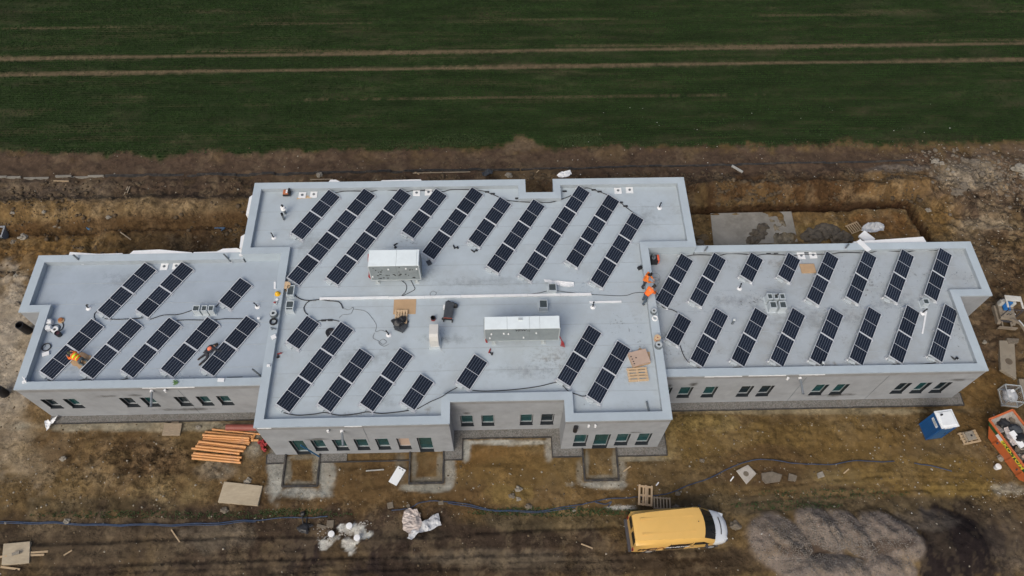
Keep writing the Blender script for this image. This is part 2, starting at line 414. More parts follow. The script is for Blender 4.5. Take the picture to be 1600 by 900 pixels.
EDGE_RUNS = {
    'left wing': [(-28.6, 18.9), (-28.57, 17.99), (-15.69, 18.0), (-14.2, 18.0)],
    'left corner of the middle block': [(-14.65, 15.6), (-14.60, 15.07), (-13.48, 15.08)],
    'left porch': [(-13.44, 15.62), (-13.42, 13.6), (-11.28, 13.58), (-11.30, 15.62)],
    'bay between the left porches': [(-11.3, 15.08), (-5.64, 15.08)],
    'second porch': [(-5.62, 15.62), (-5.61, 13.6), (-3.51, 13.6), (-3.53, 15.62)],
    'entrance recess': [(-3.5, 15.07), (-2.34, 15.07), (-2.32, 16.43), (3.36, 16.43), (3.36, 15.11), (5.26, 15.10)],
    'right porch': [(5.28, 15.62), (5.28, 13.55), (7.40, 13.53), (7.43, 15.62)],
    'right corner of the middle block': [(7.45, 15.07), (10.63, 15.08), (10.63, 17.98)],
    'right wing': [(10.7, 18.02), (30.69, 18.03), (30.7, 18.9)],
}
FOOT = [(-30.7, 28.6), (-30.7, 23.3), (-29.3, 23.3), (-29.3, 17.9), (-14.8, 17.9), (-14.8, 14.9), (10.8, 14.9), (10.8, 17.9),
        (30.9, 17.9), (30.9, 23.3), (32.7, 23.3), (32.7, 28.6), (13.8, 28.6), (13.8, 34.0), (-17.2, 34.0), (-17.2, 28.6)]

TRACKS = [([(-31, 7.75), (-12, 7.9), (4, 7.7), (14, 7.9)], .2), ([(-31, 9.15), (-12, 9.35), (4, 9.2), (8, 9.2)], .2), ([(-31, 10.5), (-16, 10.7), (-4, 10.4), (7, 10.8)], .17), ([(-24, 8.5), (-6, 8.6), (7, 8.4)], .16),
          (P2((305, 690), (255, 712), (222, 735), (212, 775)), .17), (P2((340, 700), (290, 722), (255, 748), (248, 780)), .17), (P2((1160, 768), (1300, 748), (1420, 741), (1520, 745)), .12), (P2((1150, 788), (1300, 772), (1420, 766), (1560, 762)), .14),
          (P2((1450, 300), (1520, 335), (1620, 385)), .2), (P2((1470, 290), (1540, 318), (1620, 350)), .2), (P2((1500, 385), (1550, 400), (1620, 440)), .18)]
def field_line(x):     # the ragged edge where the sown field begins
    base = 40.75 + .9 * (fbm(x, x * 0 + 3, .35, 4, 40) - .5) + .7 * (fbm(x, x * 0 + 9, 1.7, 3, 44) - .5)
    base = base + 1.0 * np.exp(-((x - 2.2) / 1.5) ** 2) - .35 * np.exp(-((x + 27) / 4) ** 2) + .3 * np.exp(-((x + 37) / 4) ** 2)
    return base
def heap_mask(x, y):
    hp = np.zeros(np.shape(x))
    for cx, cy, rx, ry, sk in ((16.6, 9.5, 2.1, 1.9, .2), (19.3, 10.2, 1.5, 1.5, .35), (21.0, 9.9, 1.3, 1.7, .45), (23.2, 9.7, 1.7, 1.7, .4), (19.0, 7.8, 3.0, 1.2, 0), (22.8, 7.9, 1.5, 1.1, .2)):
        hp = np.maximum(hp, 1.12 - np.sqrt(((x - cx + sk * (y - cy)) / rx) ** 2 + ((y - cy) / ry) ** 2))
    return hp
def height(x, y):
    h = .30 * (fbm(x, y, .22, 3, 1) - .5) + .26 * (fbm(x, y, .9, 4, 5) - .5) + .13 * (fbm(x, y, 3.4, 2, 9) - .5)
    near = smooth(15.4, 13, y)
    # churned clods behind the building
    back = smooth(28.5, 30, y) * (1 - smooth(38.2, 38.8, y))
    h = h + back * (.45 * (fbm(x, y, 1.3, 4, 14) - .5) + .25 * (fbm(x, y, .45, 2, 21) - .4))
    # dug bench behind the left wing, and the ditch along it
    lw = (1 - smooth(-17, -15, x))
    h = h + lw * .55 * smooth(33.9, 34.9, y) * (1 - smooth(35.6, 36.6, y))
    dl = seg_dist(x, y, DITCH_L)
    h = h - .7 * (1 - smooth(.2, .6, dl + .2 * (fbm(x, y, 1.1, 2, 30) - .5)))
    h = h - .5 * (1 - smooth(.5, 1.2, np.hypot((x + 22.7) / 1.2, y - 32.0))) - .4 * (1 - smooth(.3, .7, np.hypot(x + 18.4, y - 31.2)))
    h = h - .35 * (1 - smooth(.15, .5, np.abs(x + 29.6 + .3 * np.sin(y * 2)))) * smooth(28.6, 29, y) * (1 - smooth(32.5, 33.2, y))
    # foundation trench and spoil ridge behind the right wing
    dr = seg_dist(x, y, TRENCH_R)
    h = h - 1.15 * (1 - smooth(.22, .36, dr + .12 * (fbm(x, y, 1.6, 2, 31) - .5)))
    rw = smooth(13.6, 14.5, x) * (1 - smooth(33.5, 36, x))
    h = h + rw * .95 * np.exp(-((y - 36.0 - .2 * np.sin(x * .8)) / .75) ** 2) * (.75 + .5 * fbm(x, y, .8, 3, 33))
    # rubble ground far right
    rr = smooth(32.5, 35, x) * smooth(27, 30, y) * (1 - smooth(39.5, 40.5, y))
    h = h + rr * (.7 * (fbm(x, y, .7, 4, 50) - .45) - .25 * (1 - smooth(.2, .6, np.abs((y - 33.6) + (x - 36) * .35))))
    # step down from the field strip
    h = h + .12 * smooth(39.9, 40.4, y + .5 * (fbm(x, x * 0, .5, 3, 45) - .5))
    # heaps at the lower right
    hp = 0
    for cx, cy, rx, ry, hh, sk in ((16.6, 9.5, 2.1, 1.9, 1.5, .2), (19.3, 10.2, 1.5, 1.5, 1.7, .35), (21.0, 9.9, 1.3, 1.7, 1.5, .45), (23.2, 9.7, 1.7, 1.7, 1.6, .4), (19.0, 7.8, 3.0, 1.2, 1.3, 0), (22.8, 7.9, 1.5, 1.1, 1.1, .2)):
        dd = np.sqrt(((x - cx + sk * (y - cy)) / rx) ** 2 + ((y - cy) / ry) ** 2) + .22 * (fbm(x, y, .9, 4, 60) - .5)
        hp = np.maximum(hp, hh * np.clip(1.12 - dd, 0, 1) ** .85)
    h = h + hp * (.48 + .30 * fbm(x, y, 1.4, 4, 66, .65)) * (1 - .10 * np.abs(np.sin((x + .6 * y) * 3.4 + 3 * fbm(x, y, .5, 2, 61))) ** 4)
    g2 = np.exp(-(((x - 26.6) / 2.8) ** 2 + ((y - 9.0) / 2.0) ** 2) ** 1.6)
    h = h + .8 * g2 * (.6 + .8 * fbm(x, y, .8, 3, 64))
    # wheel ruts along the site road
    road = smooth(11.6, 10.6, y) * (1 - smooth(12.5, 14, x))
    for yr in (7.6, 8.9, 9.35, 10.7):
        h = h - road * .10 * np.exp(-((y - yr - .25 * (fbm(x, x * 0, .12, 2, 70) - .5)) / .16) ** 2)
    # churned patch in front of the left wing
    ch = np.exp(-(((x + 22.5) / 4.5) ** 2 + ((y - 15.0) / 1.6) ** 2) ** 2)
    h = h + ch * .5 * (fbm(x, y, 1.6, 4, 75) - .5)
    # field: sowing drills
    fl = smooth(-.2, .3, y - field_line(x))
    h = h * (1 - .75 * fl) + fl * .12
    # tyre tracks with tread
    for pts, wd in TRACKS:
        d = seg_dist(x, y + .5 * (fbm(x, y * .2, .16, 3, 172) - .5), pts) + .10 * (fbm(x, y, 1.5, 2, 170) - .5); mk = 1 - smooth(wd * .7, wd, d)
        h = h - mk * (.045 + .035 * np.sin(x * 2 * math.pi / .36 + 3 * d)) + .05 * np.exp(-((d - wd * 1.25) / .09) ** 2)
    # churned, cloddy ground: ridged noise
    for cx, cy, rx, ry, am in ((-22.5, 15.2, 5.2, 1.9, .34), (20.5, 16.3, 8.0, .9, .22), (-31, 31, 14, 4, .22), (-22, 36.8, 8, 1.0, .30), (22, 36, 10, 2.0, .25), (38, 33, 6, 6, .28), (-8, 12.6, 30, .6, .12), (26, 12, 6, 1.2, .14), (35, 23, 3, 6, .22), (0, 9, 40, 1.2, .12)):
        mk = np.exp(-(((x - cx) / rx) ** 2 + ((y - cy) / ry) ** 2) ** 2)
        if mk.max() < .01: continue
        rd = 1 - np.abs(2 * fbm(x, y, 1.5, 3, 160) - 1); rd2 = 1 - np.abs(2 * fbm(x, y, 3.2, 2, 165) - 1)
        h = h + mk * am * ((rd - .7) * 1.3 + (rd2 - .7) * .7)
    # level pad for the building and its gravel
    dm = np.minimum(np.minimum(smooth(0, .5, seg_dist(x, y, FOOT + FOOT[:1])) + 0, 1), 1)
    ins = inside(x, y, FOOT)
    h = np.where(ins, -.05, h * dm - .05 * (1 - dm))
    porch = (smooth(0, .4, np.maximum(np.abs(x + 12.36) - 1.3, np.abs(y - 14.5) - 1.1)) * smooth(0, .4, np.maximum(np.abs(x + 4.57) - 1.3, np.abs(y - 14.5) - 1.1))
             * smooth(0, .4, np.maximum(np.abs(x - 6.35) - 1.3, np.abs(y - 14.5) - 1.1)))
    h = h * np.where(y < 16, porch, 1) - .03 * (1 - np.where(y < 16, porch, 1))
    pad = smooth(0, .5, np.maximum(np.abs(x - 18.2) - 2.4, np.abs(y - 31.5) - 2.1))
    return h * pad
def hz(x, y): return float(height(np.array([float(x)]), np.array([float(y)]))[0])
def g(px, py, dz=0.0):
    p = at(px, py, 0.0)
    for _ in range(3): p = at(px, py, hz(p.x, p.y) + dz)
    return p

PAINT = []
def paint(px, py, rx, ry, rgb, amt=.8, soft=.3, nf=1.2, nw=1.3):
    rgb = (rgb[0] * 1.0, rgb[1] * 1.045, rgb[2] * 1.06)
    PAINT.append((at(px, py), at(px + rx, py) - at(px, py), at(px, py - ry) - at(px, py), rgb, amt, soft, nf, nw))
# soils as they lie (wet dark, clay ochre, dry tan, crushed stone)
paint(800, 268, 1400, 40, (76, 59, 46), .9, .3)
paint(800, 255, 1400, 20, (82, 64, 51), .7, .3)
paint(190, 305, 230, 26, (80, 64, 50), .9); paint(330, 300, 130, 26, (72, 56, 44), .7)
paint(60, 300, 110, 20, (92, 76, 62), .6)
paint(250, 332, 190, 14, (118, 94, 66), .85, .5); paint(60, 335, 90, 18, (112, 86, 54), .8)
paint(100, 385, 130, 28, (108, 80, 46), .8); paint(300, 380, 140, 26, (84, 64, 42), .85); paint(300, 375, 40, 16, (62, 46, 32), .8)
paint(20, 410, 60, 30, (104, 76, 44), .7)
paint(25, 450, 50, 40, (92, 68, 40), .7); paint(20, 560, 45, 130, (160, 142, 122), .9, .4); paint(45, 690, 60, 60, (138, 116, 90), .7)
paint(70, 640, 30, 50, (100, 74, 42), .8); paint(96, 625, 22, 8, (176, 166, 146), .8, .3)
paint(160, 700, 110, 40, (98, 74, 48), .6); paint(200, 730, 90, 40, (110, 88, 64), .5); paint(225, 715, 60, 25, (82, 62, 42), .6)
paint(270, 770, 60, 25, (136, 112, 76), .6); paint(160, 790, 120, 12, (76, 64, 46), .6)
paint(340, 735, 30, 14, (140, 132, 120), .5); paint(395, 695, 18, 20, (138, 130, 118), .6)
paint(230, 665, 200, 8, (150, 138, 118), .7, .4)
paint(600, 760, 300, 50, (92, 68, 42), .7); paint(760, 720, 80, 30, (116, 84, 46), .7); paint(900, 760, 120, 40, (104, 78, 46), .5)
paint(830, 740, 120, 25, (112, 88, 52), .5); paint(800, 775, 40, 16, (132, 106, 62), .6)
paint(470, 770, 45, 10, (158, 150, 138), .9, .3); paint(432, 735, 14, 45, (156, 148, 136), .9, .3); paint(508, 740, 16, 34, (150, 142, 130), .85, .3)
paint(665, 762, 40, 7, (150, 142, 128), .8, .3); paint(702, 735, 10, 28, (152, 144, 132), .8, .3); paint(626, 730, 10, 24, (118, 108, 94), .6, .4)
paint(940, 757, 42, 6, (150, 142, 130), .9, .3); paint(970, 740, 8, 22, (146, 136, 122), .7, .3); paint(906, 740, 7, 22, (140, 128, 112), .6, .3)
paint(793, 691, 78, 4, (166, 158, 146), .9, .3); paint(728, 704, 8, 18, (162, 154, 142), .9, .3); paint(858, 700, 7, 16, (160, 150, 138), .8, .3)
paint(1000, 716, 50, 4, (146, 134, 114), .7, .3); paint(1046, 695, 10, 26, (140, 118, 80), .7)
paint(1270, 642, 240, 5, (138, 122, 96), .7, .4)
paint(1130, 690, 110, 34, (112, 88, 50), .7); paint(1270, 690, 160, 34, (106, 82, 46), .7); paint(1100, 660, 60, 14, (120, 98, 58), .7)
paint(1190, 715, 80, 20, (84, 62, 40), .7); paint(1180, 745, 70, 14, (76, 56, 38), .7)
paint(1350, 700, 90, 30, (108, 82, 46), .6); paint(1340, 745, 70, 12, (126, 104, 68), .6); paint(1450, 740, 110, 30, (112, 86, 46), .7); paint(1500, 765, 60, 14, (124, 98, 52), .6)
paint(1520, 640, 50, 40, (96, 70, 38), .7); paint(1540, 590, 50, 40, (104, 76, 42), .7)
# the churned, darker site road
paint(400, 850, 520, 56, (60, 47, 38), .9, .3, .6); paint(150, 850, 180, 40, (92, 76, 58), .5); paint(330, 840, 60, 22, (110, 96, 80), .45)
paint(560, 865, 110, 40, (46, 36, 33), .85); paint(330, 890, 120, 20, (66, 54, 44), .6)
paint(800, 860, 220, 44, (60, 47, 37), .85); paint(760, 870, 120, 12, (104, 90, 74), .5); paint(880, 880, 160, 10, (104, 88, 70), .45); paint(640, 835, 60, 12, (60, 50, 40), .6)
paint(870, 815, 130, 14, (80, 68, 48), .6); paint(1150, 790, 160, 16, (84, 70, 52), .8); paint(1060, 880, 160, 26, (62, 49, 38), .8); paint(1380, 790, 170, 14, (80, 66, 48), .8)
paint(1450, 870, 20, 40, (60, 48, 42), .8)
paint(1500, 858, 95, 64, (37, 29, 27), 1.0, .15); paint(1440, 815, 50, 16, (98, 86, 76), .6); paint(1580, 850, 40, 60, (84, 70, 58), .7); paint(1560, 800, 60, 20, (84, 68, 50), .6)
# behind the right wing
paint(1200, 285, 180, 10, (78, 62, 48), .7); paint(1270, 302, 190, 22, (84, 59, 36), .9, .4); paint(1400, 290, 70, 24, (116, 88, 56), .8)
paint(1270, 350, 190, 26, (116, 88, 54), .7); paint(1210, 365, 35, 22, (130, 122, 108), .6); paint(1380, 355, 60, 22, (112, 76, 42), .7); paint(1290, 362, 50, 16, (132, 104, 60), .6)
paint(1400, 265, 50, 6, (108, 96, 86), .7)
paint(1540, 300, 90, 70, (104, 84, 66), .8); paint(1510, 275, 50, 22, (140, 126, 108), .5); paint(1560, 330, 60, 14, (74, 58, 46), .7); paint(1530, 350, 60, 10, (140, 122, 100), .5)
paint(1550, 420, 60, 50, (82, 62, 44), .8); paint(1520, 400, 40, 40, (100, 82, 62), .6); paint(1470, 340, 30, 26, (124, 92, 50), .6)
paint(1560, 520, 60, 50, (78, 60, 46), .8)
for a_ in ((506, 850, 8, 9), (520, 838, 12, 7), (532, 826, 9, 6), (560, 830, 12, 8), (545, 850, 10, 10), (566, 822, 9, 4)):
    paint(*a_, (205, 196, 184), .9, .3, 1.8, 3.6)
paint(970, 793, 24, 3, (176, 168, 158), .9, .3, 2.5); paint(1575, 765, 26, 9, (150, 138, 120), .6, .3, 2.5)
paint(820, 222, 36, 16, (108, 88, 68), .8, .3); paint(840, 300, 30, 12, (88, 66, 44), .7)

for a_ in ((450, 735, 5, 24), (492, 735, 5, 24), (470, 755, 24, 4), (470, 714, 22, 3), (647, 730, 6, 24), (687, 730, 5, 24), (666, 750, 24, 5), (917, 725, 4, 24), (960, 725, 4, 24), (940, 746, 24, 5)):
    paint(*a_, (122, 112, 98), .85, .35)
def clod_zone(x, y):
    z = np.full(np.shape(x), .62)
    z = np.where((y > 38.0), .45, z)
    z = z - .27 * np.exp(-(((x + 1) / 12) ** 2 + ((y - 14) / 1.8) ** 2) ** 2)
    z = z - .22 * np.exp(-(((x - 22) / 9) ** 2 + ((y - 14.2) / 2.6) ** 2) ** 2)
    z = z - .3 * np.exp(-(((x - 26.6) / 3) ** 2 + ((y - 9.0) / 2) ** 2) ** 2)
    z = z + .38 * np.exp(-(((x + 22.5) / 5) ** 2 + ((y - 15.0) / 1.7) ** 2) ** 2)
    z = z + .38 * smooth(33, 35, x) * smooth(24, 28, y) * (1 - smooth(39, 40.5, y))
    z = z + .2 * smooth(28.5, 30, y) * (1 - smooth(37.6, 38.2, y))
    return z
def ground_colour(x, y, h):
    n1 = fbm(x, y, .5, 4, 80); n2 = fbm(x, y, 2.2, 4, 90, .65)
    zn = clod_zone(x, y)
    base = np.array(lin((98, 80, 52)))
    c = np.ones(x.shape + (3,)) * base
    for ctr, ax, ay, rgb, amt, soft, nf, nw in PAINT:
        det = ax.x * ay.y - ax.y * ay.x
        dx, dy = x - ctr.x, y - ctr.y
        sel = (np.abs(dx) < 2 * (abs(ax.x) + abs(ay.x)) + 1) & (np.abs(dy) < 2 * (abs(ax.y) + abs(ay.y)) + 1)
        if not sel.any(): continue
        u = (dx[sel] * ay.y - dy[sel] * ay.x) / det; v = (-dx[sel] * ax.y + dy[sel] * ax.x) / det
        d = np.sqrt(u * u + v * v)
        m = amt * smooth(-soft, soft, 1 - d + nw * (fbm(x[sel], y[sel], nf, 5, 100, .62) - .5))
        c[sel] = c[sel] * (1 - m[:, None]) + np.array(lin(rgb)) * m[:, None]
    OVER = [((1262, 858), 62, 9, .8), ((1388, 852), 40, 11, .7), ((1345, 846), 7, 44, .6), ((1305, 815), 30, 4, .5)]  # dark soil bands; the narrow strip paints in shade between the heap's lobes
    gm = smooth(.10, .32, heap_mask(x, y) + .25 * (fbm(x, y, 1.6, 4, 62) - .5))[..., None] * .95
    c = c * (1 - gm) + np.array(lin((126, 114, 103))) * gm
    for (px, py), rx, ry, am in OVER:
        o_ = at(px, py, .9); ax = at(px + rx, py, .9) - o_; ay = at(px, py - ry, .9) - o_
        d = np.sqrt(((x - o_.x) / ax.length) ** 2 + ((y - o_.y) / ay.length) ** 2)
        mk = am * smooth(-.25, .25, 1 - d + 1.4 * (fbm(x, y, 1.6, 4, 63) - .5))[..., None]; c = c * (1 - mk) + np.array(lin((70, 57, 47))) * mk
    # small crumbs and damp hollows in the soil itself
    c = c * (1 + (n2 - .5) * 1.1 * zn)[..., None] * np.array((.91, .92, .96))
    n3 = fbm(x + 2.0 * n1, y + 2.0 * n2, .75, 5, 85, .62)
    dry = (smooth(.57, .63, n3) * .42 * zn)[..., None]; c = c * (1 - dry) + (c * .45 + np.array(lin((150, 132, 104))) * .55) * dry
    damp = ((1 - smooth(.36, .44, n3)) * .5 * zn)[..., None]; c = c * (1 - damp) + c * np.array((.58, .53, .50)) * damp
    ochre = smooth(.58, .8, n1) * .22
    c = c * (1 - ochre[..., None]) + np.array(lin((124, 104, 68))) * ochre[..., None]
    # freshly cut trench sides are raw wet clay
    cut = (1 - smooth(.30, .45, seg_dist(x, y, TRENCH_R)))[..., None] * .85
    c = c * (1 - cut) + np.array(lin((50, 32, 21))) * cut
    cut = (1 - smooth(.5, 1.0, seg_dist(x, y, DITCH_L)))[..., None] * .55
    c = c * (1 - cut) + np.array(lin((70, 48, 30))) * cut
    # sown field
    fl = field_line(x); f = smooth(-.35, .35, y - fl + .9 * (fbm(x, y, 1.4, 3, 120) - .5))
    gr = np.array(lin((42, 55, 29))) * (.55 + .85 * fbm(x * .14, y, 1.9, 5, 125, .62))[..., None] * (.8 + .45 * fbm(x * .15, y, .3, 3, 127))[..., None]
    gr = gr * .8
    bare = (smooth(.55, .8, fbm(x * .25, y, .8, 4, 130, .6)) * .14 + smooth(.52, .75, fbm(x * .06, y, 2.6, 4, 133, .6)) * .28)[..., None]
    gr = gr * (1 - bare) + np.array(lin((86, 76, 58))) * bare
    for yy, sl, wd, am in ((51.86, .0083, .20, .62), (49.87, .0066, .18, .62), (46.25, .004, .06, .35), (55.9, .012, .06, .3), (52.35, .0083, .07, .35)):
        tr = am * (1 - smooth(wd * .6, wd * 1.3, np.abs(y - yy - sl * x + .1 * (fbm(x, y, 3, 2, 140) - .5))))[..., None]
        gr = gr * (1 - tr) + np.array(lin((118, 100, 80))) * (.8 + .4 * n2)[..., None] * tr
    c = c * (1 - f[..., None]) + gr * f[..., None]
    return c, f

def ground_mat():
    m = bpy.data.materials.new('soil'); m.use_nodes = True
    t = m.node_tree; b = t.nodes['Principled BSDF']; b.inputs['Roughness'].default_value = .95; b.inputs['Specular IOR Level'].default_value = .15
    at_ = node(t, 'ShaderNodeAttribute'); at_.attribute_name = 'soil'
    geo = node(t, 'ShaderNodeNewGeometry')
    def nz(sc, d, r):
        n = node(t, 'ShaderNodeTexNoise', Scale=sc, Detail=d, Roughness=r); t.links.new(geo.outputs['Position'], n.inputs['Vector']); return n.outputs['Fac']
    def nzd(sc, d, r, dist):
        n = node(t, 'ShaderNodeTexNoise', Scale=sc, Detail=d, Roughness=r, Distortion=dist); t.links.new(geo.outputs['Position'], n.inputs['Vector']); return n.outputs['Fac']
    a, b2, c3 = nzd(1.7, 7.0, .62, .6), nzd(5.5, 4.0, .6, .3), nzd(.55, 3.0, .5, 0)
    vo = node(t, 'ShaderNodeTexVoronoi', Scale=5.0); vo.distance = 'EUCLIDEAN'; t.links.new(geo.outputs['Position'], vo.inputs['Vector'])
    sepv = node(t, 'ShaderNodeSeparateColor'); t.links.new(vo.outputs['Color'], sepv.inputs[0])
    def rng(s, f0, f1, lo, hi):
        r = node(t, 'ShaderNodeMapRange'); r.inputs['From Min'].default_value = f0; r.inputs['From Max'].default_value = f1
        r.inputs['To Min'].default_value = lo; r.inputs['To Max'].default_value = hi; t.links.new(s, r.inputs['Value']); return r.outputs[0]
    def mul(p, q):
        m_ = node(t, 'ShaderNodeMath', operation='MULTIPLY'); t.links.new(p, m_.inputs[0]); t.links.new(q, m_.inputs[1]); return m_.outputs[0]
    rough_zone = mul(rng(c3, .42, .58, .5, 1.15), at_.outputs['Alpha'])
    v1 = rng(a, .38, .62, -.34, .38); v2 = rng(b2, .38, .62, -.26, .26); v3 = rng(sepv.outputs[0], 0, 1, -.22, .26)
    def add(p, q):
        m_ = node(t, 'ShaderNodeMath', operation='ADD'); t.links.new(p, m_.inputs[0])
        if isinstance(q, float): m_.inputs[1].default_value = q
        else: t.links.new(q, m_.inputs[1])
        return m_.outputs[0]
    tot = add(mul(add(add(v1, v2), v3), rough_zone), 1.0)
    sc = node(t, 'ShaderNodeVectorMath', operation='SCALE'); t.links.new(at_.outputs['Color'], sc.inputs[0]); t.links.new(tot, sc.inputs['Scale'])
    t.links.new(sc.outputs[0], b.inputs['Base Color'])
    hsum = add(mul(a, rough_zone), mul(b2, rough_zone))
    bp_ = node(t, 'ShaderNodeBump', Strength=.9, Distance=.14); t.links.new(hsum, bp_.inputs['Height']); t.links.new(bp_.outputs[0], b.inputs['Normal'])
    return m
SOIL = ground_mat()
GX = np.concatenate([[-900, -500, -250, -140, -90, -70, -60, -54], np.arange(-50, 52.01, .115), [56, 62, 72, 95, 150, 260, 500, 900]])
GY = np.concatenate([[-900, -450, -200, -90, -40, -15, -5, 0, 2], np.arange(3.5, 42.6, .115), np.arange(42.75, 64, .27), [66, 70, 80, 100, 140, 220, 450, 900]])
gx, gy = np.meshgrid(GX, GY)
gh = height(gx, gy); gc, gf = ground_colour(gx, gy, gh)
def grid_mesh(name, mask_faces):
    ny, nx = gx.shape
    idx = np.arange(ny * nx).reshape(ny, nx)
    q = np.stack([idx[:-1, :-1], idx[:-1, 1:], idx[1:, 1:], idx[1:, :-1]], -1)[mask_faces]
    used, inv = np.unique(q, return_inverse=True); q = inv.reshape(-1, 4)
    co = np.stack([gx.ravel()[used], gy.ravel()[used], gh.ravel()[used]], -1)
    me = bpy.data.meshes.new(name); me.vertices.add(len(co)); me.vertices.foreach_set('co', co.ravel().astype(np.float32))
    me.loops.add(q.size); me.loops.foreach_set('vertex_index', q.ravel().astype(np.int32))
    me.polygons.add(len(q)); me.polygons.foreach_set('loop_start', np.arange(0, q.size, 4, dtype=np.int32))
    me.polygons.foreach_set('use_smooth', np.ones(len(q), bool))
    at_ = me.color_attributes.new('soil', 'FLOAT_COLOR', 'POINT')
    cc = np.concatenate([gc.reshape(-1, 3)[used], clod_zone(gx, gy).ravel()[used][:, None]], 1)
    at_.data.foreach_set('color', cc.ravel().astype(np.float32))
    me.update(); me.validate(); me.materials.append(SOIL)
    return tag(link(name, me), kind='structure')
fm = (gf[:-1, :-1] + gf[1:, 1:]) / 2 > .5
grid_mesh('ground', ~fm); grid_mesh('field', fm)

def np_mesh(name, co, tris, m):
    me = bpy.data.meshes.new(name); me.vertices.add(len(co)); me.vertices.foreach_set('co', co.astype(np.float32).ravel())
    me.loops.add(tris.size); me.loops.foreach_set('vertex_index', tris.astype(np.int32).ravel())
    k = tris.shape[1]
    me.polygons.add(len(tris)); me.polygons.foreach_set('loop_start', np.arange(0, tris.size, k, dtype=np.int32))
    me.update(); me.validate(); me.materials.append(m); return link(name, me)
# drilled crop rows: small tufts, thinner where the soil shows
def tufts(name, x, y, hgt, m, blades=4):
    z = height(x, y); n = len(x); co = np.zeros((n, blades, 3, 3))
    for b in range(blades):
        a = RNG.random(n) * 2 * math.pi; L = hgt * (.7 + .6 * RNG.random(n)); wd = .022 * (.7 + .6 * RNG.random(n)); out = L * (.5 + .5 * RNG.random(n))
        co[:, b, 0] = np.stack([x - wd * np.sin(a), y + wd * np.cos(a), z - .01], -1)
        co[:, b, 1] = np.stack([x + wd * np.sin(a), y - wd * np.cos(a), z - .01], -1)
        co[:, b, 2] = np.stack([x + out * np.cos(a), y + out * np.sin(a), z + L * .8], -1)
    co = co.reshape(-1, 3); tr = np.arange(len(co)).reshape(-1, 3)
    return np_mesh(name, co, tr, m)
N = 210000
tx = RNG.uniform(-50, 52, N); ty = 39.8 + 23.5 * RNG.random(N)
ty = np.round(ty / .25) * .25 + RNG.normal(0, .035, N)
keep = (ty > field_line(tx) + .9 * (fbm(tx, ty, 1.4, 3, 120) - .5) * -1) & (RNG.random(N) < .25 + .9 * (1 - smooth(.5, .75, fbm(tx * .25, ty, .8, 4, 130, .6))))
for yy, sl, wd in ((51.86, .0083, .27), (49.87, .0066, .25)):
    keep &= ~((np.abs(ty - yy - sl * tx) < wd) & (RNG.random(N) < .93))
for yy, sl, wd in ((46.25, .004, .06), (55.9, .012, .06)):
    keep &= ~((np.abs(ty - yy - sl * tx) < wd) & (RNG.random(N) < .6))
tag(tufts('grass', tx[keep], ty[keep], .085, GRASS), 'short dark green crop sown in rows across the field behind the building', kind='stuff')
# sparse weeds on the site
wx = []; wy = []
for px, py, rx, ry, n in ((640, 230, 60, 7, 500), (715, 222, 55, 10, 900), (905, 222, 36, 10, 700), (300, 805, 260, 6, 500), (870, 800, 140, 7, 600), (460, 800, 60, 5, 150), (1230, 790, 90, 8, 200), (1300, 772, 120, 8, 180), (200, 238, 180, 4, 300), (1200, 228, 300, 4, 300)):
    for _ in range(n):
        a = random.random() * 6.283; r = math.sqrt(random.random()); p = at(px + rx * r * math.cos(a), py + ry * r * math.sin(a)); wx.append(p.x); wy.append(p.y)
tag(tufts('weeds', np.array(wx), np.array(wy), .10, WEED, 5), 'low green weeds along the soil edges', kind='stuff')

# ------------------------------------------------------------------ gravel strips and edging
def strip(name, poly, z):
    m = MB(); m.prism(poly, z - .25, z); return tag(m.build(name, GRAVEL), kind='structure')
strip('gravel_strip', [(-28.57, 17.99), (-14.06, 17.99), (-14.06, 18.55), (-28.9, 18.55), (-28.9, 18.2), (-28.57, 18.2)], .03)
strip('gravel_strip', [(-14.60, 15.08), (-13.44, 15.08), (-13.44, 15.7), (-14.60, 15.7)], .034)
strip('gravel_strip', [(-11.28, 15.12), (-9.6, 15.12), (-9.6, 15.7), (-11.28, 15.7)], .03)
strip('gravel_strip', [(-3.51, 15.08), (-2.34, 15.08), (-2.34, 16.43), (3.36, 16.43), (3.36, 15.12), (5.27, 15.12), (5.27, 15.7), (3.93, 15.7), (3.93, 17.05), (-2.9, 17.05), (-2.9, 15.7), (-3.51, 15.7)], .03)
strip('gravel_strip', [(7.43, 15.08), (10.62, 15.08), (10.62, 18.03), (10.0, 18.03), (10.0, 15.7), (7.43, 15.7)], .034)
strip('gravel_strip', [(10.0, 18.04), (30.68, 18.04), (30.68, 18.9), (30.0, 18.9), (30.0, 18.6), (10.0, 18.6)], .03)
for nm, line in EDGE_RUNS.items():
    m = MB()
    for i, ((ax, ay), (bx, by)) in enumerate(zip(line[:-1], line[1:])):
        d = Vector((bx - ax, by - ay, 0)); u_ = d.normalized(); L = d.length
        wd = .10 if 'porch' in nm and 'between' not in nm else .065
        hgt = .16 if 'porch' in nm and 'between' not in nm else .10
        for k in range(max(1, int(L / 1.0))):        # lengths of edging, slightly out of line
            n_ = max(1, int(L / 1.0)); a = Vector((ax, ay, 0)) + d * (k / n_); b = Vector((ax, ay, 0)) + d * ((k + 1) / n_)
            zt = hgt - .05 + random.uniform(-.012, .012) + i * .002
            a = a - u_ * .02; off = u_.cross(Vector((0, 0, 1))) * random.uniform(-.012, .012)
            m.bar(a + off + Vector((0, 0, zt / 2 - .1)), b + off + Vector((0, 0, zt / 2 - .1)), wd, zt + .2)
    tag(m.build('edging_strip', EDGE), kind='structure')
m = MB(); m.prism(P2((1110, 334), (1236, 331), (1246, 378), (1115, 385)), -.2, .05)
tag(m.build('concrete_pad', PAD), kind='structure')
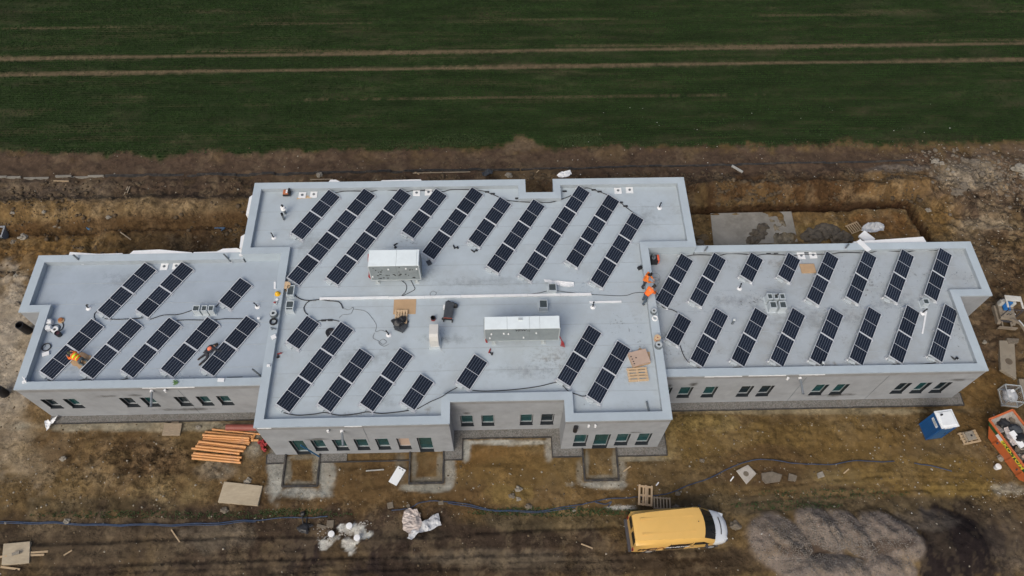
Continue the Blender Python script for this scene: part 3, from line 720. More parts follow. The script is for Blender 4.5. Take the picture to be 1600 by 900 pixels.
# drain channel along the back of the plot: pale concrete on the left, black lining to the right
def chan(name, x0, x1, y0, y1, m_, z=.05, wd=.2):
    m = MB(); n = max(1, int((x1 - x0) / 1.0))
    for k in range(n):
        a, b = x0 + (x1 - x0) * k / n, x0 + (x1 - x0) * (k + 1) / n; yy0, yy1 = y0 + (y1 - y0) * k / n, y0 + (y1 - y0) * (k + 1) / n
        zz = z + random.uniform(-.015, .015) + (hz((a + b) / 2, (yy0 + yy1) / 2))
        for s_ in (-1, 1): m.bar((a, yy0 + s_ * wd / 2, zz), (b - .012, yy1 + s_ * wd / 2, zz), .045, .2)
        m.bar((a, yy0, zz - .06), (b - .01, yy1, zz - .06), wd - .06, .08)
    return tag(m.build(name, m_), kind='structure')
chan('drain_channel', -41, -34.8, 38.3, 38.32, PAD, wd=.10); chan('drain_channel', -34.2, -30.5, 38.33, 38.36, PAD, wd=.09)
chan('drain_channel', -30.4, 2.0, 38.36, 38.5, EDGE, z=.02, wd=.12); chan('drain_channel', 2.1, 33.6, 38.5, 38.87, EDGE, z=.01, wd=.07)

# ------------------------------------------------------------------ the building
BLD = thing('building', 'long flat roofed single storey building with a tall middle block and two lower wings', 'building', (-2, 23, 0))
BO = Vector((-2, 23, 0))
def bpart(mb, name, m, parent=None, **k):
    mb.v = [tuple(Vector(v) - BO) for v in mb.v]
    return mb.build(name, m, parent or BLD, **k)

def wall(a, b, z0, z1, openings=(), depth=.24, band=None):
    """outer wall from a to b (outside on the right of travel), with real openings and reveals"""
    a = Vector((*a, 0)); b = Vector((*b, 0)); d = (b - a); L = d.length; d.normalize(); nin = Vector((-d.y, d.x, 0))
    us = sorted({0, L, *[round(o[0], 4) for o in openings], *[round(o[1], 4) for o in openings]})
    zs = sorted({z0, z1, *[o[2] for o in openings], *[o[3] for o in openings]})
    m = MB(); P = lambda u, z, n=0: a + d * u + nin * n + Vector((0, 0, z))
    for i in range(len(us) - 1):
        for j in range(len(zs) - 1):
            uc, zc = (us[i] + us[i + 1]) / 2, (zs[j] + zs[j + 1]) / 2
            if any(o[0] < uc < o[1] and o[2] < zc < o[3] for o in openings): continue
            m.quad(P(us[i], zs[j]), P(us[i + 1], zs[j]), P(us[i + 1], zs[j + 1]), P(us[i], zs[j + 1]))
    bpart(m, 'wall', RENDER)
    for o in openings:
        u0, u1, w0, w1, kind = o
        # reveal lined with dark tape, then frame, pane and sill
        m = MB()
        for q in (((u0, w0), (u0, w1)), ((u1, w1), (u1, w0)), ((u0, w1), (u1, w1)), ((u1, w0), (u0, w0))):
            (p0, q0), (p1, q1) = q
            m.quad(P(p0, q0), P(p1, q1), P(p1, q1, depth), P(p0, q0, depth))
        m.quad(P(u0, w0, depth + .05), P(u1, w0, depth + .05), P(u1, w1, depth + .05), P(u0, w1, depth + .05))
        W = bpart(m, 'window', DARK)
        f = MB(); t = .035; y0, y1 = depth - .07, depth + .01; e = .02
        def fr(ua, ub, za, zb):
            pts = [P(ua, za, y0), P(ub, za, y0), P(ub, zb, y0), P(ua, zb, y0), P(ua, za, y1), P(ub, za, y1), P(ub, zb, y1), P(ua, zb, y1)]
            f.add(pts, [(0, 1, 2, 3), (4, 7, 6, 5), (0, 4, 5, 1), (1, 5, 6, 2), (2, 6, 7, 3), (3, 7, 4, 0)])
        fr(u0 + e, u1 - e, w0 + e, w0 + e + t); fr(u0 + e, u1 - e, w1 - e - t, w1 - e); fr(u0 + e, u0 + e + t, w0 + e + t, w1 - e - t); fr(u1 - e - t, u1 - e, w0 + e + t, w1 - e - t)
        bpart(f, 'frame', ALU if kind != 'door' else ALU, W)
        g_ = MB(); yy = depth - .03
        g_.quad(P(u0 + e + t, w0 + e + t, yy), P(u1 - e - t, w0 + e + t, yy), P(u1 - e - t, w1 - e - t, yy), P(u0 + e + t, w1 - e - t, yy))
        if kind == 'board':
            for v in range(len(g_.v)): pass
            bo = bpart(g_, 'board', CARDP, W); W['label'] = 'window closed with a pale brown board'
        else: bpart(g_, 'pane', PANED if kind == 'dark' else PANE, W)
        if kind != 'door':
            s_ = MB(); c = P((u0 + u1) / 2, w0 + .015, depth / 2 - .06)
            s_.bar(P(u0 - .02, w0 + .012, depth / 2 - .07), P(u1 + .02, w0 + .012, depth / 2 - .07), depth - .02, .024)
            bpart(s_, 'sill', DARK, W)
        else:
            s_ = MB(); s_.bar(P(u0, w0 + .02, .06), P(u1, w0 + .02, .06), .2, .04); bpart(s_, 'threshold', DARK, W)
    return P
def opens(x0, spans, kinds=None):
    return [(a - x0, b - x0, z0, z1, (kinds or {}).get(i, 'win')) for i, (a, b, z0, z1) in enumerate(spans)]
Wd = OV
# left wing front
L0 = X['xb'] + Wd
lw = [(-28.19, -27.40), (-26.82, -26.07), (-23.40, -22.62), (-22.12, -21.34), (-20.05, -19.3), (-18.7, -17.98), (-17.46, -16.72)]
wall((L0, Y['Lf'] + Wd), (X['x1'] + .3, Y['Lf'] + Wd), -.5, HL - .05, opens(L0, [(a, b, 1.43, 2.8) for a, b in lw], {0: 'dark', 2: 'dark', 4: 'dark'}))
wall((X['xb'] + Wd, Y['Ls'] + Wd), (X['xb'] + Wd, Y['Lf'] + Wd), -.5, HL - .05)
wall((X['xa'] + Wd, Y['Ls'] + Wd), (X['xb'] + Wd, Y['Ls'] + Wd), -.5, HL - .05)
wall((X['xa'] + Wd, Y['Lb'] - Wd), (X['xa'] + Wd, Y['Ls'] + Wd), -.5, HL - .05)
wall((X['x0'] + .3, Y['Lb'] - Wd), (X['xa'] + Wd, Y['Lb'] - Wd), -.5, HL - .05)
# right wing
R0 = X['x4'] - .3
rw = [(10.22, 10.98), (11.51, 12.30), (13.09, 13.87), (15.38, 16.16), (16.66, 17.46), (20.12, 20.93), (21.46, 22.24), (25.45, 26.23), (26.74, 27.52), (28.02, 28.82)]
wall((R0, Y['Rf'] + Wd), (X['x7'] - Wd, Y['Rf'] + Wd), -.5, HR_ - .05, opens(R0, [(a, b, 1.0, 2.59) for a, b in rw], {3: 'dark', 4: 'dark', 7: 'dark', 9: 'dark'}))
wall((X['x7'] - Wd, Y['Rf'] + Wd), (X['x7'] - Wd, Y['Rs'] + Wd), -.5, HR_ - .05)
wall((X['x7'] - Wd, Y['Rs'] + Wd), (X['x6'] - Wd, Y['Rs'] + Wd), -.5, HR_ - .05)
wall((X['x6'] - Wd, Y['Rs'] + Wd), (X['x6'] - Wd, Y['Rb'] - Wd), -.5, HR_ - .05)
wall((X['x6'] - Wd, Y['Rb'] - Wd), (X['x5'] - .3, Y['Rb'] - Wd), -.5, HR_ - .05)
# middle block
MP = offset(main_poly, Wd, True)
mopen = {0: [(-12.70, -11.83, .06, 2.5, 'door'), (-11.40, -10.64, .70, 2.53, 'win'), (-10.10, -9.34, .70, 2.53, 'win'), (-8.80, -8.03, .70, 2.53, 'win'), (-7.50, -6.74, .70, 2.53, 'win'), (-6.22, -5.46, .70, 2.53, 'board'), (-4.98, -4.10, .06, 2.56, 'door')],
         2: [(-2.37, -1.58, .87, 2.55, 'win'), (-1.07, -.28, .87, 2.55, 'win'), (1.34, 2.14, .87, 2.55, 'win'), (2.64, 3.45, .87, 2.55, 'dark')],
         4: [(4.64, 5.45, .60, 2.52, 'win'), (5.89, 6.82, .06, 2.52, 'door'), (7.24, 8.05, .60, 2.52, 'win'), (8.56, 9.36, .60, 2.52, 'win')]}
for i in range(len(MP)):
    a, b = MP[i], MP[(i + 1) % len(MP)]
    wall(a, b, -.5, HM - .05, [(o[0] - a[0], o[1] - a[0], o[2], o[3], o[4]) for o in mopen.get(i, [])])

def parapet(line, closed, ztop, zdeck, drop):
    n = len(line); inn = offset(line, PW, closed)
    segs = range(n if closed else n - 1)
    top = MB(); out = MB(); inr = MB()
    for i in segs:
        j = (i + 1) % n
        a, b, c, d = line[i], line[j], inn[j], inn[i]
        top.quad((*a, ztop), (*b, ztop), (*c, ztop - .03), (*d, ztop - .03))
        out.quad((*a, ztop - drop), (*b, ztop - drop), (*b, ztop), (*a, ztop))
        q = offset(line, .12, closed)
        out.quad((*q[i], ztop - drop), (*q[j], ztop - drop), (*b, ztop - drop), (*a, ztop - drop))
        inr.quad((*d, ztop - .03), (*c, ztop - .03), (*c, zdeck - .02), (*d, zdeck - .02))
    top.v += out.v; off = len(top.v) - len(out.v); top.f += [tuple(off + k for k in f) for f in out.f]; top.m += out.m
    bpart(top, 'parapet_coping', COPING)
    bpart(inr, 'parapet_upstand', SEAM)
    # cap joints and the flashing roll at the foot of the upstand
    for i in segs:
        a, b = Vector((*line[i], 0)), Vector((*line[(i + 1) % n], 0)); d = b - a; L = d.length; u_ = d.normalized(); ni = Vector((-u_.y, u_.x, 0)); k = 1.7
        while k < L - .8:
            c = a + u_ * k + ni * PW / 2; jt = MB(); jt.bar(c - ni * PW / 2 + Vector((0, 0, ztop + .003)), c + ni * PW / 2 + Vector((0, 0, ztop - .027)), .05, .008); bpart(jt, 'coping_joint', COPING); k += 2.05
    return inn
inM = parapet(main_poly, True, HM, DM, .10)
inL = parapet(left_line, False, HL, DL, .10)
inR = parapet(right_line, False, HR_, DR, .10)
# a rough plaster band runs under the coping of every front
def band(x0, x1, y, z0, z1):
    m = MB(); m.box(((x0 + x1) / 2, y, (z0 + z1) / 2), (x1 - x0, .03, z1 - z0)); bpart(m, 'render_band', RENDER2)
band(X['xb'] + .05, X['x1'] + .2, Y['Lf'] + Wd - .003, HL - .52, HL - .11)
band(X['x4'] - .2, X['x7'] - .05, Y['Rf'] + Wd - .003, HR_ - .52, HR_ - .11)
band(X['x1'] + .05, X['x2'] - .05, Y['Mf'] + Wd - .003, HM - .5, HM - .11); band(X['x3'] + .05, X['x4'] - .05, Y['Mf'] + Wd - .003, HM - .5, HM - .11)
band(X['x2'] - Wd, X['x3'] + Wd, Y['Mr'] + Wd - .003, HM - .5, HM - .11)
# vertical joints in the front walls
for px, y, z1, zt in ((-19.35, Y['Lf'], HL - .55, 0), (19.05, Y['Rf'], HR_ - .1, 0), (24.2, Y['Rf'], HR_ - .1, 0), (-7.9, Y['Mf'], HM - .5, 2.0)):
    m = MB(); m.box((px, y + Wd - .002, (z1 + zt) / 2), (.03, .012, z1 - zt)); bpart(m, 'wall_joint', PIPEGREY)

def intervals(poly, y):
    xs = []
    n = len(poly)
    for i in range(n):
        (x0, y0), (x1, y1) = poly[i], poly[(i + 1) % n]
        if (y0 > y) != (y1 > y): xs.append(x0 + (x1 - x0) * (y - y0) / (y1 - y0))
    xs.sort(); return list(zip(xs[::2], xs[1::2]))
def deck(poly, z, m_, first, step):
    n = len(poly); bm = bmesh.new(); vs = [bm.verts.new(Vector((x, y, z)) - BO) for x, y in poly]; f = bm.faces.new(vs); bm.normal_update()
    bmesh.ops.triangulate(bm, faces=[f]); me = bpy.data.meshes.new('roof_deck'); bm.normal_update()
    for f in bm.faces:
        if f.normal.z < 0: f.normal_flip()
    bm.to_mesh(me); bm.free(); me.materials.append(m_)
    D = link('roof_deck', me, BLD)
    y = first
    while y < max(p[1] for p in poly) - .3:            # overlapping welds between the membrane sheets
        for a, b in intervals(poly, y):
            if b - a < 1: continue
            sm = MB(); sm.box(((a + b) / 2, y, z + .002), (b - a - .04, .045, .01)); bpart(sm, 'membrane_weld', SEAM, D)
        y += step
    return D
deck(inM, DM, DECK_M, 17.6, 1.52)
deck(inL + [(X['x1'] + .1, inL[-1][1]), (X['x1'] + .1, Y['Ms'] + .1), (X['x0'] + .1, Y['Ms'] + .1)], DL, DECK_L, 19.9, 1.55)
deck(inR + [(X['x5'] - .1, Y['Ms'] + .1), (X['x4'] - .1, Y['Ms'] + .1), (X['x4'] - .1, inR[0][1])], DR, DECK_R, 20.1, 1.55)

# stains with shapes of their own: standing water marks, sand, mortar
ST_DARK = decal_mat('damp_stain', (.16, .155, .14), .28, 2.2, .6, base=.35)
ST_SAND = decal_mat('sand_spill', (.32, .265, .18), .45, 3.5, .5, base=.2)
ST_DIRT = decal_mat('dirt_specks', (.15, .135, .105), .6, 5.0, .2, base=-.06)
ST_SOOT = decal_mat('wall_stain', (.10, .095, .085), .7, 1.2, .6)
def decal(px, py, rx, ry, z, m_, parent=BLD, name='stain'):
    c = at(px, py, z); a = at(px + rx, py, z) - c; b = at(px, py - ry, z) - c
    m = MB(); pts = [c - a - b, c + a - b, c + a + b, c - a + b]
    if parent is BLD: pts = [p - BO for p in pts]
    m.v = [tuple(p) for p in pts]; m.f = [(0, 1, 2, 3)]; m.m = [0]
    o = m.build(name, m_, parent, recentre=parent is None)
    uv = o.data.uv_layers.new(); 
    for i, q in enumerate(((0, 0), (1, 0), (1, 1), (0, 1))): uv.data[i].uv = q
    return o
k = .012
for px, py, rx, ry, z, m_ in ((693, 533, 8, 22, DM, ST_SAND), (683, 515, 20, 24, DM, ST_DARK), (545, 648, 26, 8, DM, ST_SAND), (668, 638, 10, 14, DM, ST_SAND), (603, 625, 30, 22, DM, ST_DARK),
                              (965, 505, 46, 30, DM, ST_DIRT), (1000, 530, 20, 40, DM, ST_DIRT), (920, 630, 24, 10, DM, ST_DIRT), (700, 530, 90, 14, DM, ST_DARK), (480, 301, 26, 8, DM, ST_SAND),
                              (640, 380, 40, 10, DM, ST_DIRT), (860, 560, 50, 30, DM, ST_SAND),
                              (760, 440, 160, 16, DM, ST_DARK), (560, 560, 120, 30, DM, ST_DARK), (820, 580, 110, 20, DM, ST_DARK), (480, 380, 60, 40, DM, ST_DARK), (1010, 340, 40, 40, DM, ST_DARK), (930, 445, 40, 20, DM, ST_DIRT), (200, 440, 70, 30, DL, ST_DARK), (1270, 500, 160, 30, DR, ST_DARK), (255, 588, 30, 10, DL, ST_DIRT), (350, 465, 6, 12, DL, ST_DARK), (110, 575, 24, 14, DL, ST_DARK), (300, 590, 30, 8, DL, ST_DIRT),
                              (1300, 570, 40, 10, DR, ST_SAND), (1225, 410, 60, 10, DR, ST_SAND), (1070, 545, 44, 34, DR, ST_DIRT), (1200, 470, 120, 20, DR, ST_DIRT), (1440, 430, 50, 20, DR, ST_DIRT), (1500, 520, 24, 40, DR, ST_DIRT), (1400, 470, 80, 26, DR, ST_DARK), (1350, 440, 70, 60, DR, ST_DIRT), (1150, 470, 80, 20, DR, ST_DARK), (1500, 430, 36, 14, DR, ST_DIRT)):
    k += .0006; decal(px, py, rx, ry, z + k, m_)
def wall_decal(x, z, rx, rz, y, m_=None):
    m = MB(); m.quad((x - rx, y, z - rz), (x + rx, y, z - rz), (x + rx, y, z + rz), (x - rx, y, z + rz))
    o = bpart(m, 'stain', m_ or ST_SOOT); uv = o.data.uv_layers.new()
    for i, q in enumerate(((0, 0), (1, 0), (1, 1), (0, 1))): uv.data[i].uv = q
for i, (x, z, rx, rz, y) in enumerate(((-23.9, 3.15, 1.1, .45, Y['Lf']), (-22.2, 3.2, .8, .4, Y['Lf']), (-10.9, 2.75, 1.6, .4, Y['Mf']), (12.2, 3.0, .55, .6, Y['Rf']), (10.7, 2.95, .4, .7, Y['Rf']), (-1.95, 3.05, .45, .3, Y['Mr']),
                                      (28.9, 3.0, 1.8, .45, Y['Rf']), (8.2, 2.8, 1.2, .3, Y['Mf']), (22, .9, 4.0, .5, Y['Rf']), (-20, .8, 4, .5, Y['Lf']))):
    wall_decal(x, z, rx, rz, y + Wd - .022 - i * .0007)
# wet foam insulation sheets show white behind the rear parapets; torn membrane tails under the front copings
for pts, z0, z1, nm in (([(-28.3, 28.09), (-28.3, 28.35), (-26.4, 28.17), (-24.8, 28.2), (-24.8, 28.09)], 3.2, 4.36, 'foam_board'), ([(-24.3, 28.09), (-24.1, 28.35), (-22.4, 28.42), (-21.3, 28.28), (-20.2, 28.15), (-20.2, 28.09)], 3.0, 4.4, 'foam_board'),
                        ([(-20.1, 28.09), (-20.1, 28.18), (-18.6, 28.2), (-18.2, 28.42), (-17.3, 28.46), (-16.78, 28.25), (-16.78, 28.09)], 3.0, 4.38, 'foam_board'),
                        ([(24.3, 28.12), (24.3, 28.3), (29.2, 28.62), (29.3, 28.12)], 3.4, 4.25, 'foam_board'),
                        ([(-11.6, 33.56), (-11.5, 33.75), (-11.1, 33.75), (-10.8, 33.56)], 3.6, 4.9, 'foam_board'), ([(-8.0, 33.56), (-7.9, 33.66), (-5.2, 33.7), (-5.1, 33.56)], 3.6, 4.88, 'foam_board'),
                        ([(-16.95, 30.9), (-16.74, 30.9), (-16.74, 32.6), (-16.95, 32.4)], 3.4, 4.8, 'foam_board'), ([(-16.95, 28.2), (-16.74, 28.2), (-16.74, 29.3), (-17.0, 29.1)], 3.4, 4.8, 'foam_board')):
    m = MB(); m.prism(pts, z0, z1); bpart(m, nm, EPS)
for x0, x1, y, z in ((-21.3, -18.2, Y['Lf'], HL - .13), (12.6, 14.9, Y['Rf'], HR_ - .14), (15.3, 17.6, Y['Rf'], HR_ - .12), (18.4, 20, Y['Rf'], HR_ - .12), (-13.9, -13.1, Y['Mf'], HM - .13), (-8.9, -7.9, Y['Mf'], HM - .12)):
    m = MB(); n = 8
    for i in range(n):
        a, b = x0 + (x1 - x0) * i / n, x0 + (x1 - x0) * (i + 1) / n; dz0 = .05 + .04 * random.random()
        m.box(((a + b) / 2, y - .01, z - dz0 / 2 + .04), (b - a, .02, dz0))
    bpart(m, 'membrane_tail', EPS)

# ------------------------------------------------------------------ solar rows
TH = 1.0232; TILT_LO, TILT_HI, PWID, PLEN, GAP = .085, .325, 1.0, 2.094, .032
WH = math.sqrt(PWID ** 2 - (TILT_HI - TILT_LO) ** 2)
def cell_quad(p00, p10, p11, p01):
    m = MB(); m.quad(p00, p10, p11, p01)
    me = bpy.data.meshes.new('cell_field'); me.from_pydata(m.v, [], m.f); me.materials.append(CELLS)
    uv = me.uv_layers.new()
    for i, q in enumerate(((0, 0), (1, 0), (1, 1), (0, 1))): uv.data[i].uv = q
    return me
# local axes of a row: +x along the row, -y towards the low edge
def P_(u, v, dz=0.0):
    return Vector((u, -v * WH, TILT_HI + (TILT_LO - TILT_HI) * v + dz))
def panel_mesh():
    f = MB(); t = .035; L = PLEN
    tv = t / PWID
    def fbar(u0, u1, v0, v1):
        a = [P_(u0, v0, -.035), P_(u1, v0, -.035), P_(u1, v1, -.035), P_(u0, v1, -.035), P_(u0, v0), P_(u1, v0), P_(u1, v1), P_(u0, v1)]
        f.add(a, [(0, 1, 2, 3), (7, 6, 5, 4), (4, 5, 1, 0), (5, 6, 2, 1), (6, 7, 3, 2), (7, 4, 0, 3)])
    fbar(0, L, 0, tv); fbar(0, L, 1 - tv, 1); fbar(0, t, tv, 1 - tv); fbar(L - t, L, tv, 1 - tv)
    fbar(L / 2 - .013, L / 2 + .013, tv, 1 - tv)
    f.add([P_(t, tv, -.03), P_(L - t, tv, -.03), P_(L - t, 1 - tv, -.03), P_(t, 1 - tv, -.03)], [(0, 1, 2, 3)])
    me = bpy.data.meshes.new('solar_panel'); me.from_pydata(f.v, [], f.f); me.materials.append(mat('panel_frame', (.66, .68, .70), .4, .3, var=.04)); me.update(); return me
PAN = panel_mesh()
t_ = .035; h_ = PLEN / 2
CELL_A = cell_quad(P_(t_, .035, -.004), P_(t_, .965, -.004), P_(h_ - .013, .965, -.004), P_(h_ - .013, .035, -.004))
CELL_B = cell_quad(P_(h_ + .013, .035, -.004), P_(h_ + .013, .965, -.004), P_(PLEN - t_, .965, -.004), P_(PLEN - t_, .035, -.004))
def bracket_mesh():
    m = MB(); z = TILT_HI - .04
    m.bar((0, .06, .02), (0, -WH - .04, .02), .05, .04)            # base rail on the membrane
    m.bar((0, -.04, .04), (0, -.04, z), .04, .04)                   # rear upright
    m.bar((0, 0, z), (0, -WH, TILT_LO - .035), .045, .035)
    m.box((0, -.12, .012), (.22, .5, .022)); m.box((0, -WH + .05, .012), (.2, .3, .022))
    me = bpy.data.meshes.new('support_bracket'); me.from_pydata(m.v, [], m.f); me.materials.append(ALU); return me
BRK = bracket_mesh()
m = MB(); m.box((0, 0, .05), (.20, .40, .09)); BAL = bpy.data.meshes.new('ballast_block'); BAL.from_pydata(m.v, [], m.f); BAL.materials.append(CURB)
ROWS = [('L', 2, -25.41, 23.9), ('L', 2, -22.98, 23.9), ('L', 1, -17.84, 24.42), ('L', 2, -27.8, 19.73), ('L', 2, -25.37, 19.72), ('L', 2, -22.95, 19.73), ('L', 2, -20.54, 19.72), ('L', 2, -18.1, 19.75),
        ('M', 2, -13.74, 29.34), ('M', 4, -13.52, 25.78), ('M', 4, -11.03, 25.75), ('M', 2, -6.32, 29.31), ('M', 3, -4.91, 27.58), ('M', 2, -1.87, 28.52), ('M', 3, -.66, 26.46), ('M', 4, 1.44, 25.79), ('M', 3, 4.54, 26.79), ('M', 3, 6.05, 25.2),
        ('M', 1, -12.99, 21.18), ('M', 3, -13.05, 17.07), ('M', 2, -10.63, 17.03), ('M', 2, -8.16, 17.02), ('M', 1, -5.74, 17.06), ('M', 1, -2.51, 18.3), ('M', 2, 3.51, 18.36), ('M', 2, 5.21, 17.23),
        ('R', 2, 10.19, 23.91), ('R', 2, 12.41, 23.94), ('R', 1, 16.01, 25.72), ('R', 1, 18.51, 25.66), ('R', 2, 20.02, 23.91), ('R', 2, 22.6, 23.95), ('R', 2, 25.16, 23.98), ('R', 2, 27.77, 24.05),
        ('R', 1, 10.5, 21.16), ('R', 2, 11.82, 19.68), ('R', 2, 14.36, 19.66), ('R', 2, 16.77, 19.61), ('R', 2, 19.24, 19.58), ('R', 2, 21.7, 19.6), ('R', 2, 24.22, 19.67), ('R', 2, 26.72, 19.71)]
ORD = ['first', 'second', 'third', 'fourth', 'fifth', 'sixth', 'seventh', 'eighth', 'ninth', 'tenth']
NUM = {1: 'single', 2: 'two panel', 3: 'three panel', 4: 'four panel'}
SPLIT = {'L': (3, 'left wing'), 'M': (10, 'middle block'), 'R': (8, 'right wing')}
cnt = {}
ROWPTS = {}
for idx, (wg, n, x, y) in enumerate(ROWS):
    k = cnt.get(wg, 0); cnt[wg] = k + 1; sp, nm = SPLIT[wg]
    rear = k < sp; o = ORD[k if rear else k - sp]
    z = {'L': DL, 'M': DM, 'R': DR}[wg]
    lab = f"{NUM[n]} solar {'module' if n == 1 else 'row'}, {o} from left in {'rear' if rear else 'front'} line on the {nm}"
    t = thing('solar_row', lab, 'solar panels', (x, y, z + .006), TH, 'slanting solar panel rows on the flat roofs')
    for q in range(n):
        p = link('solar_panel', PAN, t, (q * (PLEN + GAP), 0, 0))
        link('cell_field', CELL_A, p); link('cell_field', CELL_B, p)
    for q in range(n + 1):
        u_ = q * (PLEN + GAP) - GAP / 2; u_ = min(max(u_, .10), n * PLEN + (n - 1) * GAP - .10)
        if q == 0: u_ = -.03
        link('support_bracket', BRK, t, (u_, 0, 0))
    link('ballast_block', BAL, t, (-.10, -.30, 0)); link('ballast_block', BAL, t, (n * (PLEN + GAP) - .05, -.32, 0))
    e = Vector((math.cos(TH), math.sin(TH), 0)); v_ = Vector((e.y, -e.x, 0)); Ln = n * PLEN + (n - 1) * GAP
    ROWPTS[(wg, k)] = (Vector((x, y, z)), Vector((x, y, z)) + v_ * WH, Vector((x, y, z)) + e * Ln, Vector((x, y, z)) + e * Ln + v_ * WH)
# membrane carried up the middle block's sides above the wing roofs
for a, b, zb in (((X['x1'] + Wd, Y['Ms'] + Wd), (X['x1'] + Wd, Y['Lf'] + .02), DL), ((X['x0'] + .02, Y['Ms'] + Wd), (X['x1'] + Wd - .012, Y['Ms'] + Wd), DL),
                 ((X['x4'] - Wd, Y['Rf'] + .02), (X['x4'] - Wd, Y['Ms'] + Wd), DR), ((X['x4'] - Wd + .012, Y['Ms'] + Wd), (X['x5'] - .02, Y['Ms'] + Wd), DR)):
    m = MB(); m.bar((*a, (zb + HM - .1) / 2), (*b, (zb + HM - .1) / 2), .024, HM - .1 - zb); bpart(m, 'parapet_upstand', COPING)

# ------------------------------------------------------------------ air handling units and shafts on the roof
def text_mesh(name, s, size, m_, parent, M4, shear=0.0, bold=0.0):
    cu = bpy.data.curves.new(name, 'FONT'); cu.body = s; cu.size = size; cu.extrude = .003; cu.shear = shear; cu.align_x = 'CENTER'; cu.align_y = 'CENTER'; cu.offset = bold
    tmp = bpy.data.objects.new('tmp', cu); COL.objects.link(tmp)
    dg = bpy.context.evaluated_depsgraph_get(); me = bpy.data.meshes.new_from_object(tmp.evaluated_get(dg))
    bpy.data.objects.remove(tmp); me.name = name; me.materials.clear(); me.materials.append(m_)
    o = link(name, me, parent); o.matrix_local = M4; return o
def frame4(origin, xdir, ydir):
    x_ = Vector(xdir).normalized(); y_ = Vector(ydir).normalized(); z_ = x_.cross(y_).normalized(); y_ = z_.cross(x_)
    return Matrix(((x_.x, y_.x, z_.x, origin[0]), (x_.y, y_.y, z_.y, origin[1]), (x_.z, y_.z, z_.z, origin[2]), (0, 0, 0, 1)))

def ahu(name, label, loc, L, D, H, cuts, feet, clear=.46):
    t = thing(name, label, 'ventilation unit', loc)
    m = MB(); m.box((0, 0, clear + H / 2), (L - .04, D - .04, H - .04)); m.build('casing', GALV, t)
    m = MB()
    for y in (-D / 2 + .04, D / 2 - .04): m.box((0, y, clear - .05), (L + .06, .08, .1))
    for i in range(5): m.box((-L / 2 + .1 + (L - .2) * i / 4, 0, clear - .05), (.06, D - .1, .09))
    m.build('base_frame', GALVL, t)
    for x in feet:
        for y in (-D / 2 + .1, D / 2 - .1):
            m = MB(); m.box((x, y, (clear - .1) / 2), (.1, .1, clear - .1)); m.box((x, y, .02), (.3, .3, .04)); m.box((x, y - .0, clear - .12), (.16, .16, .04)); m.build('foot', GALVL, t)
    e = [-L / 2] + [c * L - L / 2 for c in cuts] + [L / 2]
    for a, b in zip(e[:-1], e[1:]):
        m = MB(); m.box(((a + b) / 2, -.0, clear + H + .015), (b - a - .012, D + .02, .05)); m.build('top_panel', AHUTOP, t, bevel=.012)
        m = MB(); m.box(((a + b) / 2, -D / 2 - .003, clear + H / 2), (b - a - .016, .03, H - .05)); p = m.build('front_panel', GALV, t)
        m = MB(); m.box(((a + b) / 2, D / 2 + .003, clear + H / 2), (b - a - .016, .03, H - .05)); m.build('rear_panel', GALV, t)
    for x in (-L / 2, L / 2):
        m = MB(); m.box((x * 1.004, 0, clear + H / 2), (.05, D * .92, H * .9)); m.build('end_panel', GALVL, t)
        for y in (-D / 2, D / 2):
            m = MB(); m.box((x, y, clear + H / 2), (.06, .06, H)); m.build('corner_post', GALVL, t)
    return t
A1 = ahu('air_handling_unit', 'shorter boxy air handling unit with white top and punched grey front, between slanting panel rows', (-6.42, 25.98, DM), 3.15, 1.18, 1.62, [.55, .955], [-1.25, 1.3])
m = MB()
rr = random.Random(4)
for i in range(34):
    x, z = rr.uniform(-1.4, 1.4), .52 + rr.choice((.2, .5, .62, .9, 1.12, 1.4)) + rr.uniform(-.03, .03)
    m.box((x, -.615, z), (rr.choice((.05, .05, .14)), .03, .06))
tag(m.build('fixing_slots', BLACK, A1), kind='stuff')
for x, z in ((-.35, 1.75), (.75, 1.8), (1.42, 1.75), (-1.45, .9)):
    m = MB(); m.box((x, -.63, z), (.09, .05, .1)); m.build('junction_box', EPS, A1)
m = MB(); m.tube(spline([(-1.62, -.5, .5), (-1.68, -.45, .9), (-1.66, -.2, 1.3), (-1.66, .1, 1.7), (-1.64, .4, 2.0)], 6), .03, 6); m.tube(spline([(-1.62, -.55, .6), (-1.72, -.5, .75), (-1.64, -.4, 1.0)], 6), .05, 6); m.build('red_pipe', FITR, A1)
m = MB(); m.box((1.62, .1, 1.35), (.06, .7, 1.1)); m.tube([(1.66, -.4, .6), (1.66, -.4, 2.0)], .03, 6); m.build('side_bracket', PIPEGREY, A1)
A2 = ahu('air_handling_unit', 'longest white topped air handling unit, lettered front, in the middle of the roof', (1.5, 21.26, DM), 4.5, .82, 1.5, [.30, .60, .735], [-1.7, 1.35], .5)
fy = -.41 - .022
text_mesh('lettering', 'VBW', .30, BLACK, A2, frame4((-.12, fy, 1.83), (1, 0, 0), (0, 0, 1)), .25, .008)
text_mesh('lettering', 'eng', .13, BLACK, A2, frame4((.36, fy, 1.77), (1, 0, 0), (0, 0, 1)), .2)
for x, z in ((-1.85, 1.45), (-1.1, 1.5), (-.83, 1.45), (.1, .95), (.85, 1.5), (-1.95, .95)):
    m = MB(); m.cyl((x, -.43, z), (x, -.50, z), .05, n=10); m.build('handle', EPS, A2)
m = MB(); m.box((-2.27, 0, 1.3), (.06, .74, 1.2)); m.box((2.27, 0, 1.3), (.06, .74, 1.2)); m.build('side_bracket', PIPEGREY, A2)
m = MB()
